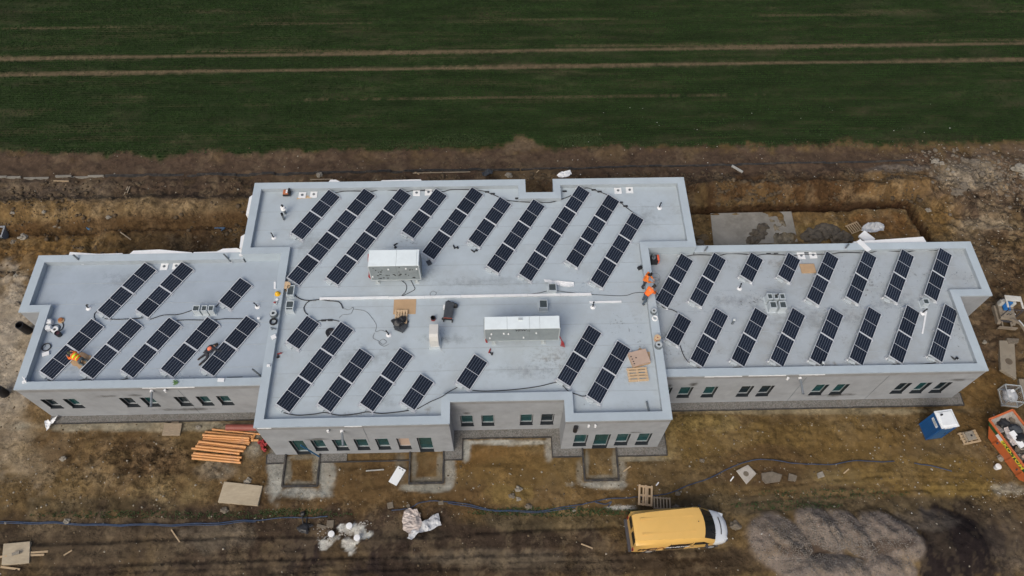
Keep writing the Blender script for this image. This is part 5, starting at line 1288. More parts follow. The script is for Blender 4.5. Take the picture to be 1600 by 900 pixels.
t = thing('bucket', 'black pot lying by the pale reel on the left wing', 'bucket', at(93.5, 524, DL), .4); m = MB(); m.lathe([(.15, 0), (.17, .15), (.18, .34), (.15, .34), (.13, .1)], n=16); m.build('pot', BLACK, t, smooth=True); m = MB(); m.box((0, 0, .26), (.24, .22, .02), .5); m.build('lining', mat('plum_cloth', (.06, .02, .03), .8), t)
coil('thin dark cable coil on the deck below the canisters', 73, 543, DL, .26, .02, RUBBER, 3, .03); coil('faint grey wire loop beside the dark coil', 66, 541, DL, .2, .012, CABLE_T, 1)
m = MB(); m.box((0, 0, .06), (.42, .24, .1), .35); tag(m.build('white_box', EPS, None, at(72.5, 553.5, DL), bevel=.015), 'small white box below the dark cable coil', 'box')
t = thing('plant_tuft', 'small green tuft of cable wrap on the left wing front parapet', 'tuft', at(274, 598, HL))
m = MB()
for i in range(40):
    a = random.random() * 6.28; r = .16 * random.random(); m.lump((r * math.cos(a), r * math.sin(a), .03 + .05 * random.random()), (.04, .03, .02), 1, .3, i)
m.build('leaves', mat('leaf_green', (.10, .20, .06), .8, var=.3), t)
m = MB(); m.box((0, 0, .03), (.4, .22, .05), -.05); tag(m.build('white_box', EPS, None, at(345.5, 594, HL), bevel=.01), 'small white block on the left wing front parapet', 'block')
t = thing('tool_bag', 'open orange and black tool bag in the inner corner of the right wing', 'tool bag', at(1021, 409, DR), 0)
m = MB(); m.box((0, 0, .24), (.46, .56, .46)); m.build('body', BLACK, t, bevel=.06); m = MB(); m.box((.25, .03, .27), (.16, .46, .44)); m.build('pocket', mat('red_orange_cloth', (.72, .13, .06), .7), t, bevel=.05)
m = MB(); m.lump((-.05, .05, .48), (.14, .18, .06), 2, .5, 3); m.build('tools', PIPEGREY, t); m = MB(); m.tube(spline([(-.15, -.2, .46), (-.1, 0, .58), (-.15, .2, .46)], 6), .02, 6); m.build('handle', RUBBER, t)
t = thing('hose_reel', 'black hose reel half hidden under the second front row', 'hose reel', at(517, 521, DM)); m = MB(); m.cyl((0, 0, 0), (0, 0, .2), .3, n=20, hollow=.14); m.build('hose', BLACK, t, smooth=True); m = MB(); m.cyl((0, 0, .01), (0, 0, .15), .135, n=14); m.build('hub', DARKGREY, t)
coil('faint grey wire loops on the deck right of the workers', 1024, 433, DR, .3, .012, CABLE_T, 1); coil('faint lower grey wire loops right of the workers', 1024, 439, DR, .28, .012, CABLE_T, 1)

# ------------------------------------------------------------------ on the front walls
def spout(label, a, b, yw):
    d = ray(*a); p = CO + d * ((yw - CO.y) / d.y); q = at(*b, p.z - .12)
    t = thing('spout_pipe', label, 'spout pipe', p); e = q - p
    m = MB(); m.cyl((0, .05, 0), e, .07, n=12, hollow=.055); m.build('pipe', mat('galvanised_pipe', (.24, .265, .285), .4, .4), t, smooth=True)
    m = MB(); m.cyl((0, .02, 0), e.normalized() * .10, .105, n=12); m.build('collar', EPS, t)
    m = MB(); m.cyl(e * .96, e, .08, n=12, hollow=.056); m.build('rim', PIPEGREY, t)
spout('grey spout pipe sticking out of the left wing front over a window', (237, 610), (236, 636), Y['Lf'] + Wd - .02)
spout('grey spout pipe sticking out over the third middle block window', (534, 673), (536, 697), Y['Mf'] + Wd - .02)
spout('grey spout pipe sticking out of the right wing front', (1250, 590), (1255, 616), Y['Rf'] + Wd - .02)
def wlamp(label, px, py, yw, black=False, rx=.07):
    d = ray(px, py); tt = (yw - CO.y) / d.y; p = CO + d * tt
    t = thing('wall_lamp', label, 'wall lamp', (p.x, yw - .02, p.z))
    if black:
        m = MB(); m.cyl((0, -.10, -.38), (0, -.10, .30), .13, n=14); m.build('housing', BLACK, t, smooth=True)
    else:
        m = MB(); m.cyl((0, -.1, -.1), (0, -.1, .12), rx, n=12); m.build('housing', EPS, t, smooth=True)
    m = MB(); m.box((0, -.015, 0), (.1, .06, .14)); m.build('bracket', GALVL, t)
wlamp('small white wall lamp on the left wing front', 259, 608, Y['Lf'] + Wd - .02); wlamp('small white wall lamp left of the spout pipe on the middle block', 513, 671, Y['Mf'] + Wd - .02); wlamp('small white wall lamp on the right wing front', 1230, 589, Y['Rf'] + Wd - .02)
wlamp('black wall fitting beside the recess on the middle block front', 899, 667, Y['Mf'] + Wd, True); wlamp('left small white wall lamp right of the black fitting', 919.5, 663, Y['Mf'] + Wd - .02); wlamp('right small white wall lamp right of the black fitting', 930, 663, Y['Mf'] + Wd - .02)
m = MB(); A, B = at(478, 693, 2.2), at(491, 706, .9); c = Vector((-12.0, 15.45, 0)); m.bar((0, 0, 2.2), (.75, -.12, .35), .09, .03); tag(m.build('blue_strip', mat('blue_film', (.03, .15, .30), .4), None, c, recentre=False), 'torn blue film hanging at the left door', 'film')

# ------------------------------------------------------------------ people
def skin_mesh(name, J, edges, rad, sub=2, root=None):
    names = list(J); idx = {n: i for i, n in enumerate(names)}
    me = bpy.data.meshes.new(name); me.from_pydata([tuple(J[n]) for n in names], [(idx[a], idx[b]) for a, b in edges], [])
    o = bpy.data.objects.new('tmp', me); COL.objects.link(o)
    o.modifiers.new('skin', 'SKIN')
    if not me.skin_vertices: 
        bpy.context.view_layer.objects.active = o; bpy.ops.mesh.customdata_skin_add()
    sk = me.skin_vertices[0].data
    for n in names:
        r = rad[n]; sk[idx[n]].radius = (r, r) if not isinstance(r, tuple) else r
        sk[idx[n]].use_root = (n == (root or names[0]))
    s_ = o.modifiers.new('sub', 'SUBSURF'); s_.levels = sub; s_.render_levels = sub
    dg = bpy.context.evaluated_depsgraph_get(); dg.update(); out = bpy.data.meshes.new_from_object(o.evaluated_get(dg))
    bpy.data.objects.remove(o); out.name = name
    out.polygons.foreach_set('use_smooth', [True] * len(out.polygons)); return out
def person(label, loc, rz, J, jacket, trousers, vest=None, hood=False, cap=HAIR, backpatch=None):
    t = thing('person', label, 'person', loc, rz)
    J = {k: Vector(v) for k, v in J.items()}
    B = {k: J[k] for k in ('pelvis', 'spine', 'chest', 'neck', 'head', 'crown')}; E_ = [('pelvis', 'spine'), ('spine', 'chest'), ('chest', 'neck'), ('neck', 'head'), ('head', 'crown')]
    rad = dict(pelvis=(.14, .11), spine=(.125, .10), chest=(.155, .12), neck=.055, head=.092, crown=.07)
    hd = (J['crown'] - J['head']).normalized(); fw = J.get('face', Vector((1, 0, 0))).normalized()
    B['nose'] = J['head'] + fw * .115; E_.append(('head', 'nose')); rad['nose'] = .016
    sd_ = hd.cross(fw).normalized()
    for s_, k in ((1, 'l'), (-1, 'r')):
        B['ear' + k] = J['head'] + sd_ * s_ * .1; E_.append(('head', 'ear' + k)); rad['ear' + k] = .018
        for a in ('sh', 'el', 'wr', 'hip', 'kn', 'an', 'toe'): B[a + k] = J[a + k]
        E_ += [('chest', 'sh' + k), ('sh' + k, 'el' + k), ('el' + k, 'wr' + k), ('pelvis', 'hip' + k), ('hip' + k, 'kn' + k), ('kn' + k, 'an' + k), ('an' + k, 'toe' + k)]
        rad.update({'sh' + k: .062, 'el' + k: .045, 'wr' + k: .030, 'hip' + k: .088, 'kn' + k: .06, 'an' + k: .04, 'toe' + k: .035})
        d = (J['wr' + k] - J['el' + k]).normalized(); side = d.cross(Vector((0, 0, 1))).normalized() if abs(d.z) < .95 else Vector((0, 1, 0)); dn = side.cross(d)
        palm = J['wr' + k] + d * .085; B['palm' + k] = palm; E_.append(('wr' + k, 'palm' + k)); rad['palm' + k] = (.036, .02)
        for q, (o_, ln) in enumerate(((-.033, .075), (-.011, .085), (.011, .08), (.033, .062))):
            b0 = palm + d * .03 + side * o_; b1 = b0 + d * ln * .5 + dn * .012; b2 = b1 + d * ln * .38 + dn * .03
            for nm, v, pr in (('f%d' % q, b0, 'palm' + k), ('g%d' % q, b1, 'f%d' % q + k), ('h%d' % q, b2, 'g%d' % q + k)):
                B[nm + k] = v; E_.append((pr, nm + k)); rad[nm + k] = .0095
        th = J['wr' + k] + d * .04 - side * (.035 if s_ > 0 else -.035); B['th' + k] = th; E_.append(('palm' + k, 'th' + k)); rad['th' + k] = .012
        B['tt' + k] = th + d * .045 - side * (.02 if s_ > 0 else -.02); E_.append(('th' + k, 'tt' + k)); rad['tt' + k] = .009
    me = skin_mesh('body', B, E_, rad, 1); me.materials.append(SKIN); link('body', me, t)
    # jacket: torso and sleeves; trousers: hips and legs
    JT = {k: J[k] for k in ('spine', 'chest', 'neck', 'shl', 'ell', 'wrl', 'shr', 'elr', 'wrr')}
    JT['hem'] = J['pelvis'] * .75 + J['spine'] * .25; JT['neck'] = J['chest'] * .35 + J['neck'] * .65
    for k in 'lr': JT['wr' + k] = J['wr' + k] * .97 + J['el' + k] * .03
    me = skin_mesh('jacket', JT, [('hem', 'spine'), ('spine', 'chest'), ('chest', 'neck'), ('chest', 'shl'), ('shl', 'ell'), ('ell', 'wrl'), ('chest', 'shr'), ('shr', 'elr'), ('elr', 'wrr')],
                   dict(hem=(.185, .15), spine=(.178, .15), chest=(.20, .165), neck=.085, shl=.095, ell=.072, wrl=.052, shr=.095, elr=.072, wrr=.052), 2, 'spine')
    me.materials.append(jacket); link('jacket', me, t)
    JP = {k: J[k] for k in ('pelvis', 'hipl', 'knl', 'anl', 'hipr', 'knr', 'anr')}; JP['waist'] = J['pelvis'] * .6 + J['spine'] * .4
    me = skin_mesh('trousers', JP, [('pelvis', 'waist'), ('pelvis', 'hipl'), ('hipl', 'knl'), ('knl', 'anl'), ('pelvis', 'hipr'), ('hipr', 'knr'), ('knr', 'anr')],
                   dict(pelvis=(.165, .14), waist=(.15, .125), hipl=.11, knl=.085, anl=.065, hipr=.11, knr=.085, anr=.065), 2)
    me.materials.append(trousers); link('trousers', me, t)
    for k in 'lr':
        a, b = J['an' + k], J['toe' + k]; me = skin_mesh('boot', {'a': a + (J['kn' + k] - a).normalized() * .1, 'b': a, 'c': a * .4 + b * .6, 'd': b}, [('a', 'b'), ('b', 'c'), ('c', 'd')], dict(a=.062, b=.06, c=.055, d=.05), 1, 'b')
        me.materials.append(BOOT); link('boot', me, t)
    for s_ in (1, -1):
        m = MB(); m.lump(tuple(J['head'] + fw * .085 + sd_ * s_ * .032 + hd * .01), (.012, .012, .012), 1, 0); m.build('eye', BLACK, t)
    hb = J['head'] - fw * .035; me = skin_mesh('hair', {'a': hb - hd * .02, 'b': hb + hd * .07, 'c': J['crown'] + hd * .035 + fw * .02}, [('a', 'b'), ('b', 'c')], dict(a=.085, b=.10, c=.075), 2, 'b')
    me.materials.append(cap); link('hair' if cap is HAIR else 'cap', me, t)
    if hood:
        me = skin_mesh('hood', {'a': J['chest'] * .3 + J['neck'] * .7 - fw * .10, 'b': J['neck'] - fw * .15, 'c': J['neck'] - fw * .13 + hd * .06}, [('a', 'b'), ('b', 'c')], dict(a=.12, b=.11, c=.07), 2, 'b'); me.materials.append(jacket); link('hood', me, t)
    ax = (J['chest'] - J['spine']).normalized(); mid = (J['chest'] + J['spine']) / 2
    if vest:
        for f, wd in ((-.95, .03), (.15, .055)):
            q = mid + ax * (f * .2); m = MB(); m.cyl(q - ax * wd, q + ax * wd, .198, n=18); m.build('reflective_band', vest, t, smooth=True)
    if backpatch:
        m = MB(); m.lump(tuple(mid + Vector((-.02, 0, .10))), (.16, .13, .085), 2, .15, 4); m.build('back_print', backpatch, t, smooth=True)
    return t
STAND = dict(pelvis=(0, 0, .95), spine=(.02, 0, 1.12), chest=(.08, 0, 1.33), neck=(.13, 0, 1.49), head=(.19, 0, 1.60), crown=(.22, 0, 1.70), face=(.9, 0, -.4),
             shl=(.08, .20, 1.41), ell=(.2, .26, 1.15), wrl=(.42, .16, 1.05), shr=(.08, -.20, 1.41), elr=(.2, -.26, 1.15), wrr=(.42, -.14, 1.08),
             hipl=(0, .09, .90), knl=(.05, .11, .49), anl=(-.02, .13, .08), toel=(.17, .16, .045), hipr=(0, -.09, .90), knr=(.03, -.11, .49), anr=(-.08, -.12, .08), toer=(.11, -.15, .045))
LEAN = dict(pelvis=(-.1, 0, .93), spine=(.02, 0, 1.08), chest=(.20, 0, 1.22), neck=(.34, 0, 1.32), head=(.43, 0, 1.40), crown=(.49, 0, 1.48), face=(.8, 0, -.6),
            shl=(.22, .20, 1.27), ell=(.34, .27, 1.0), wrl=(.55, .18, .85), shr=(.22, -.20, 1.27), elr=(.36, -.26, 1.0), wrr=(.58, -.14, .86),
            hipl=(-.1, .09, .88), knl=(-.02, .12, .48), anl=(-.12, .14, .08), toel=(.07, .17, .045), hipr=(-.1, -.09, .88), knr=(-.12, -.11, .48), anr=(-.35, -.12, .08), toer=(-.17, -.15, .045))
KNEEL = dict(pelvis=(-.05, 0, .50), spine=(.14, 0, .60), chest=(.36, 0, .66), neck=(.52, 0, .66), head=(.63, 0, .66), crown=(.73, 0, .70), face=(.75, 0, -.65),
             shl=(.38, .19, .64), ell=(.58, .25, .46), wrl=(.82, .18, .40), shr=(.38, -.19, .64), elr=(.55, -.27, .45), wrr=(.80, -.22, .40),
             hipl=(-.05, .10, .47), knl=(.10, .15, .085), anl=(-.30, .16, .09), toel=(-.48, .16, .05), hipr=(-.05, -.10, .47), knr=(.06, -.16, .085), anr=(-.34, -.18, .09), toer=(-.52, -.18, .05))
CRAWL = dict(pelvis=(0, 0, .42), spine=(.2, -.01, .47), chest=(.45, -.03, .46), neck=(.61, -.04, .42), head=(.72, -.06, .40), crown=(.82, -.08, .42), face=(.6, -.3, -.7),
             shl=(.47, .17, .43), ell=(.58, .22, .22), wrl=(.76, .16, .07), shr=(.47, -.21, .43), elr=(.58, -.40, .28), wrr=(.70, -.58, .20),
             hipl=(0, .10, .39), knl=(-.02, .18, .085), anl=(-.44, .26, .09), toel=(-.62, .28, .05), hipr=(0, -.10, .39), knr=(-.22, -.12, .085), anr=(-.64, -.06, .09), toer=(-.82, -.06, .05))
p1 = at(131, 569, DL)
person('person in orange and lime hi-vis kneeling on cardboard and reaching onto a panel', (p1.x - .05, p1.y + .1, DL + .03), R(152), KNEEL, HIVIS, GREYT, vest=LIME, cap=mat('olive_cap', (.05, .06, .03), .8))
p2 = at(326, 556, DL)
person('person in dark work clothes with orange back print crawling beside a panel row', (p2.x, p2.y, DL + .004), R(52), CRAWL, NAVY, NAVY, backpatch=PINKO)
p3 = at(1005, 448.5, DM)
person('person in a long orange jacket with dark hair standing at the right parapet, rear one', (p3.x, p3.y, DM + .004), R(-25), STAND, HIVISD, NAVY, hood=True)
p4 = at(1008, 471, DM)
person('person in orange top and blue grey trousers bending at the parapet over cables', (p4.x, p4.y, DM + .004), R(35), LEAN, HIVIS, JEAN)

# ------------------------------------------------------------------ the delivery van
def van():
    A = at(992, 862, .4); B = at(1111, 852, .4)
    ang = math.atan2(B.y - A.y, B.x - A.x)
    c = Vector((10.42, 10.22, 0)); gz = hz(c.x, c.y)
    t = thing('parked_van', 'yellow panel van with white bonnet parked on the muddy site road', 'van', (c.x, c.y, gz), ang - .01)
    L0, L1 = -2.80, 2.85
    # stations: x, roof z, half width at belt, half width at roof edge, sill z
    ST = [(-2.80, 2.40, .96, .70, .45), (-2.62, 2.50, .98, .74, .42), (-1.6, 2.55, .99, .79, .40), (0.0, 2.55, .99, .84, .40), (.75, 2.54, .99, .87, .40), (1.30, 2.47, .985, .85, .40),
          (2.12, 1.56, .97, .80, .40), (2.28, 1.44, .96, .80, .40), (2.62, 1.30, .93, .76, .42), (2.86, 1.13, .88, .72, .44), (2.99, .92, .84, .68, .46)]
    LAT = [-1, -.72, -.38, 0, .38, .72, 1]
    def ring(s, i):
        x, zr, wb, wr, zs = s
        belt = min(2.2, zr - .22) if zr > 1.6 else zr - .16
        top = zr - .16 if zr > 1.6 else zr - .05
        zs_ = [zs, min(.95, belt - .1), belt, top]
        ws = [wb * .97, wb, wb * .995, (wr + .06 if zr > 1.6 else wr + .1)]
        pts = [(x, -w_, z) for w_, z in zip(ws, zs_)] + [(x, wr * q, zr - .035 * q * q) for q in LAT] + [(x, w_, z) for w_, z in zip(ws[::-1], zs_[::-1])]
        kf = 0 if i < 5 else (.20 if i < 8 else .30)
        return [(px - kf * (py / .95) ** 2, py, pz) for px, py, pz in pts]
    Rg = [ring(s, i) for i, s in enumerate(ST)]; n = len(Rg[0])
    body, bonnet, screen, sidew = MB(), MB(), MB(), MB()
    for i in range(len(Rg) - 1):
        for j in range(n - 1):
            q = [Rg[i][j], Rg[i + 1][j], Rg[i + 1][j + 1], Rg[i][j + 1]]
            if i == 5 and 4 <= j <= 9: screen.quad(*q)
            elif i >= 7 or (i == 6 and 1 <= j <= n - 3): bonnet.quad(*q)
            else: body.quad(*q)
    bonnet.add(Rg[-1], [tuple(range(n))])
    body.add(Rg[0], [tuple(range(n - 1, -1, -1))])
    def finish(mb, name, m_):
        o = mb.build(name, m_, t)
        bm = bmesh.new(); bm.from_mesh(o.data); bmesh.ops.remove_doubles(bm, verts=bm.verts, dist=1e-4)
        for f in bm.faces: f.smooth = True
        bm.to_mesh(o.data); bm.free(); o.data.set_sharp_from_angle(angle=R(38)); return o
    finish(body, 'body', VANY); finish(bonnet, 'bonnet', VANW); finish(screen, 'windscreen', GLASSD)
    # underside tray
    m = MB(); m.box((0, 0, .40), (5.4, 1.7, .12)); m.build('chassis', BUMPER, t)
    # side windows and rear windows
    for s_ in (-1, 1):
        m = MB(); y0, y1 = .992 * s_, .885 * s_
        m.quad((.66, .998 * s_, 1.40), (1.62, .992 * s_, 1.40), (1.18, .990 * s_, 2.02), (.66, .994 * s_, 2.04)); sw = m.build('door_window', GLASSD, t)
        m = MB()
        for xx in (.55, -.72): m.bar((xx, .994 * s_, .5), (xx, .990 * s_, 2.1), .014, .014)
        m.build('door_seam', BUMPER, t)
        d = MB(); d.box((.62 + .05, 1.0 * s_, 1.15), (.16, .03, .04)); d.build('door_handle', BUMPER, t)
        m = MB(); m.box((1.42, 1.13 * s_, 1.5), (.12, .2, .26)); m.build('mirror', BUMPER, t, bevel=.03)
        m = MB(); m.box((-.6, .985 * s_, .62), (3.4, .02, .14)); m.build('rubbing_strip', mat('pale_sill', (.5, .33, .13), .5), t)
        for xw in (-1.75, 1.95):
            w_ = MB(); w_.cyl((xw, s_ * .74, .34), (xw, s_ * .975, .34), .34, n=24); W = w_.build('wheel', TYRE, t, smooth=True)
            w_ = MB(); w_.cyl((xw, s_ * .95, .34), (xw, s_ * .985, .34), .2, n=20); w_.build('rim', ALU, W)
            a_ = MB(); a_.tube([(xw + .40 * math.cos(q), s_ * .982, .36 + .40 * math.sin(q)) for q in [math.pi * k / 12 for k in range(13)]], .03, 6); a_.build('wheel_arch', BUMPER, t)
        m = MB(); m.box((2.66, .70 * s_, 1.02), (.34, .20, .2), .42 * -s_); m.build('headlight', CLEARL, t, bevel=.03)
        m = MB(); m.box((-2.79, .90 * s_, 1.0), (.06, .14, .46)); m.build('tail_light', REDL, t)
        m = MB(); y = .44 * s_; m.quad((-2.815, y - .36, 1.42), (-2.815, y + .36, 1.42), (-2.80, y + .31, 2.18), (-2.80, y - .31, 2.18)); m.build('rear_window', GLASSD, t)
    m = MB(); m.box((-2.87, 0, .50), (.22, 1.86, .22)); m.build('rear_bumper', BUMPER, t, bevel=.03); m = MB(); m.box((2.80, 0, .55), (.34, 1.50, .26)); m.build('front_bumper', BUMPER, t, bevel=.04)
    m = MB(); m.box((2.97, 0, .80), (.06, .8, .2)); m.build('grille', BUMPER, t)
    m = MB(); m.tube([(2.50 - .22 * (y / .95) ** 2, y, 1.365) for y in (-.5, -.25, 0, .25, .5)], .03, 6); m.build('air_intake', BLACK, t)
    for s_ in (-1, 1):
        m = MB(); m.bar((2.06, .5 * s_, 1.62), (1.76, .1 + .4 * s_, 1.98), .02, .02); m.build('wiper', BLACK, t)
    m = MB(); m.cyl((.95, .05, 2.5), (.93, .05, 2.6), .025, n=8); m.build('aerial', BLACK, t)
    for y in (-.42, .42):
        m = MB(); m.bar((-2.4, y, 2.536), (.7, y, 2.536), .10, .014); m.build('roof_rib', VANY, t)
    m = MB(); m.bar((1.28, -.46, 2.42), (1.28, .46, 2.42), .02, .02); m.build('roof_seam', BUMPER, t)
    # lettering panel and marks on both flanks
    for s_ in (-1, 1):
        up = Vector((0, 0, 1.0)); xd = Vector((-s_ * 1.0, 0, 0)); yb = .999 * s_
        def pt(u, v, o=0.0): return (u, yb + (.004 + o) * s_, 1.0 + v)
        m = MB(); m.add([pt(-1.0, -.34), pt(.22, -.34), pt(.54, .86), pt(-.70, .86)], [(0, 1, 2, 3)])
        m.build('lettering_panel', mat('dark_brown_panel', (.02, .012, .01), .5), t)
        text_mesh('lettering', 'Bendelivio', .34, EPS, t, frame4(pt(-.23, .24, .006), xd, up), .25, .002)
        bl = mat('brown_lettering', (.07, .03, .012), .5)
        text_mesh('lettering', 'M4', .55, bl, t, frame4(pt(-2.2, .10, .003), xd, up), .1, .014)
        m = MB(); m.tube([pt(-1.86, -.08), pt(-1.44, -.08), pt(-1.44, .32), pt(-1.86, .32)], .035, 4, True); m.build('emblem', bl, t)
        m = MB(); m.tube([pt(-1.17 + .19 * math.cos(a), -.02 + .36 * math.sin(a)) for a in [math.pi * k / 10 for k in range(11)]], .028, 4); m.build('emblem', mat('red_brown_emblem', (.22, .07, .02), .5), t)
van()

# ------------------------------------------------------------------ toilet cabin, skip, cage, pallets
t = thing('toilet_cabin', 'blue portable toilet cabin with white roof in front of the right wing', 'toilet cabin', (27.90, 16.32, hz(27.9, 16.2)), R(-83.5))
ang = t.rotation_euler[2]
m = MB(); m.box((0, 0, 1.08), (1.06, 1.06, 2.1)); m.build('walls', BLUE, t, bevel=.03)
m = MB()
for x in (-.5, .5):
    for y in (-.5, .5): m.box((x, y, 1.08), (.1, .1, 2.14))
m.build('corner_post', BLUE, t, bevel=.015)
m = MB(); m.box((0, 0, .05), (1.12, 1.12, .1)); m.build('base', BUMPER, t)
m = MB(); m.box((0, 0, 2.19), (1.16, 1.16, .08)); m.box((0, 0, 2.26), (1.0, 1.0, .07), taper=.85); m.build('roof', WHITE, t, bevel=.02)
m = MB(); m.cyl((-.25, -.30, 2.26), (-.25, -.30, 2.42), .06, n=12, hollow=.045); m.build('vent', BUMPER, t)
m = MB(); m.box((0, -.537, 1.72), (.66, .012, .24)); m.build('sign', WHITE, t); m = MB(); m.box((0, -.545, 1.78), (.5, .006, .04)); m.box((0, -.545, 1.68), (.42, .006, .03)); m.build('sign_lines', PIPEGREY, t)
m = MB(); m.box((.535, 0, 1.0), (.02, .72, 1.8)); m.build('door', mat('blue_door', (.02, .10, .24), .4), t, bevel=.01); m = MB(); m.box((.55, .25, 1.05), (.03, .05, .2)); m.build('handle', BUMPER, t); m = MB(); m.box((.548, 0, 2.02), (.02, .5, .16)); m.build('label', WHITE, t)
m = MB()
for y in (-.3, 0, .3): m.box((-.533, y, 1.1), (.016, .05, 1.7))
for x in (-.3, .3): m.box((x, -.533, .8), (.05, .012, 1.3))
m.build('rib', BLUE, t)

def skip():
    A = at(1545, 656, 1.45); B = at(1600, 730, 1.45); d = (B - A); d.z = 0; d.normalize()
    ang = math.atan2(d.y, d.x); L, Wt = 4.6, 1.85
    nrm_ = Vector((-d.y, d.x, 0))
    c = A + d * (L / 2) + nrm_ * (Wt / 2); c.z = hz(c.x, c.y)
    t = thing('waste_skip', 'orange waste skip with green stripe, full of rubbish, at the right edge', 'skip', c, ang)
    H = 1.42; zb = .12
    # outer trough: sloped ends, slightly sloped sides
    to = [(-L / 2, -Wt / 2), (L / 2, -Wt / 2), (L / 2, Wt / 2), (-L / 2, Wt / 2)]; bo = [(-L / 2 + .85, -Wt / 2 + .12), (L / 2 - .85, -Wt / 2 + .12), (L / 2 - .85, Wt / 2 - .12), (-L / 2 + .85, Wt / 2 - .12)]
    m = MB(); m.add([(x, y, zb) for x, y in bo] + [(x, y, H) for x, y in to], [(3, 2, 1, 0)] + [(i, (i + 1) % 4, 4 + (i + 1) % 4, 4 + i) for i in range(4)]); m.build('shell', ORANGE, t)
    k = .05; ti = [(x - math.copysign(k, x), y - math.copysign(k, y)) for x, y in to]; bi = [(x - math.copysign(k, x), y - math.copysign(k, y)) for x, y in bo]
    m = MB(); m.add([(x, y, zb + .05) for x, y in bi] + [(x, y, H) for x, y in ti], [(0, 1, 2, 3)] + [(4 + i, 4 + (i + 1) % 4, (i + 1) % 4, i) for i in range(4)]); m.build('lining', RUST, t)
    m = MB()
    for (x0, y0), (x1, y1) in zip(to, to[1:] + to[:1]): m.bar((x0, y0, H + .01), (x1, y1, H + .01), .12, .08)
    m.build('rim', ORANGE, t)
    def side(u, v, off=.012):       # near side: u along, v 0 bottom .. 1 top
        sl = .12 * (1 - v); return (u, -Wt / 2 + sl - off, zb + (H - zb) * v)
    lim = lambda v: L / 2 - .85 * (1 - v)
    m = MB(); v0, v1 = .68, .93; m.quad(side(-lim(v0), v0), side(lim(v0), v0), side(lim(v1), v1), side(-lim(v1), v1)); m.build('stripe', GREEN, t)
    m = MB(); m.quad(side(-1.35, .66, .02), side(-.85, .66, .02), side(-.85, .95, .02), side(-1.35, .95, .02)); m.build('label_plate', WHITE, t)
    a, b = Vector(side(0, .68, .024)), Vector(side(0, .93, .024)); c_ = (a + b) / 2
    text_mesh('lettering', 'EKO-TOM', .44, YELLOWT, t, frame4((.05, c_.y, c_.z), (1, 0, 0), b - a), .1, .012)
    m = MB()
    for u in (-1.0, .2, 1.2): m.bar(side(u, .02, .03), side(u, .62, .03), .08, .05)
    m.build('side_rib', ORANGE, t)
    m = MB()
    for u in (-.9, .9): m.cyl((u, -Wt / 2 - .02, .8), (u, -Wt / 2 - .12, .8), .05, n=10)
    m.build('lifting_lug', BUMPER, t)
    return t, d, nrm_, c, ang
SK, sdir, snrm, sc_, sang = skip()
def in_skip(u, v, z): return sc_ + sdir * u + snrm * v + Vector((0, 0, z))
rr = random.Random(9)
for i, (u, v, z, r, m_, l) in enumerate(((-1.85, .05, 1.05, .40, BLACK, 'black rubbish bag in the rear end of the skip'), (-1.15, .45, 1.15, .42, DARKGREY, 'dark rubbish bag at the far rim of the skip'), (-.5, .2, 1.2, .45, BLACK, 'large black rubbish bag in the middle of the skip'), (.35, .5, 1.2, .4, BLACK, 'black rubbish bag at the far side of the skip'), (1.0, -.4, 1.1, .4, BLACK, 'black rubbish bag near the front of the skip'))):
    m = MB(); m.lump((0, 0, 0), (r, r * .85, r * .55), 3, .5, i + 20); tag(m.build('rubbish_bag', m_, None, in_skip(u, v, z), smooth=True, recentre=False), l, 'rubbish bag')
m = MB()
for i in range(60):
    p = in_skip(rr.uniform(-1.9, 1.9), rr.uniform(-.7, .7), .95 + rr.uniform(-.05, .2)); r = rr.uniform(.1, .3)
    m.cur = rr.choice((0, 0, 1, 2)); m.box(p, (r * 1.6, r, r * .25), rot=Matrix.Rotation(rr.uniform(0, 3), 3, 'Z') @ Matrix.Rotation(rr.uniform(-.6, .6), 3, 'X'))
tag(m.build('rubble', [STONE, RUST, CARDP]), 'mixed building rubble filling the orange skip', kind='stuff')
cloth('plastic_sheet', 'crumpled pale plastic sheet in the skip', 'plastic sheet', [(1567, 670), (1573, 668), (1582, 682), (1588, 695), (1580, 697), (1572, 686)], 1.25, FOILP, .12, 4, .1)
m = MB(); m.box((0, 0, .06), (1.1, .35, .12), rot=Matrix.Rotation(sang, 3, 'Z') @ Matrix.Rotation(.15, 3, 'X')); tag(m.build('foam_board', EPS, None, at(1588, 687, 1.3)), 'white foam board on top of the rubbish in the skip', 'foam board')
# wrapped cage pallet
t = thing('wire_cage', 'wire cage pallet with wrapped contents right of the right wing', 'cage', (33.72, 18.42, hz(33.7, 18.4)), R(-8))
m = MB(); 
for x in (-.5, .5):
    for y in (-.58, .58): m.box((x, y, .5), (.05, .05, .9))
for z in (.16, .95):
    for y in (-.58, .58): m.box((0, y, z), (1.05, .045, .05))
    for x in (-.5, .5): m.box((x, 0, z), (.045, 1.2, .05))
m.build('frame', GALVL, t)
m = MB()
for i in range(9):
    for y in (-.58, .58): m.box((-.44 + .11 * i, y, .55), (.008, .008, .78))
    for x in (-.5, .5): m.box((x, -.5 + .125 * i, .55), (.008, .008, .78))
for z in (.35, .55, .75):
    for y in (-.58, .58): m.box((0, y, z), (1.0, .008, .008))
    for x in (-.5, .5): m.box((x, 0, z), (.008, 1.15, .008))
m.build('wire_mesh', ALU, t)
m = MB(); m.box((0, 0, .07), (1.02, 1.2, .12)); m.build('base', WOODG, t)
m = MB(); m.lump((-.05, .05, .45), (.40, .46, .34), 3, .4, 8); m.build('wrapped_load', FOIL, t, smooth=True); m = MB(); m.box((.0, .25, .78), (.26, .18, .03), .5); m.build('label_sheet', EPS, t)
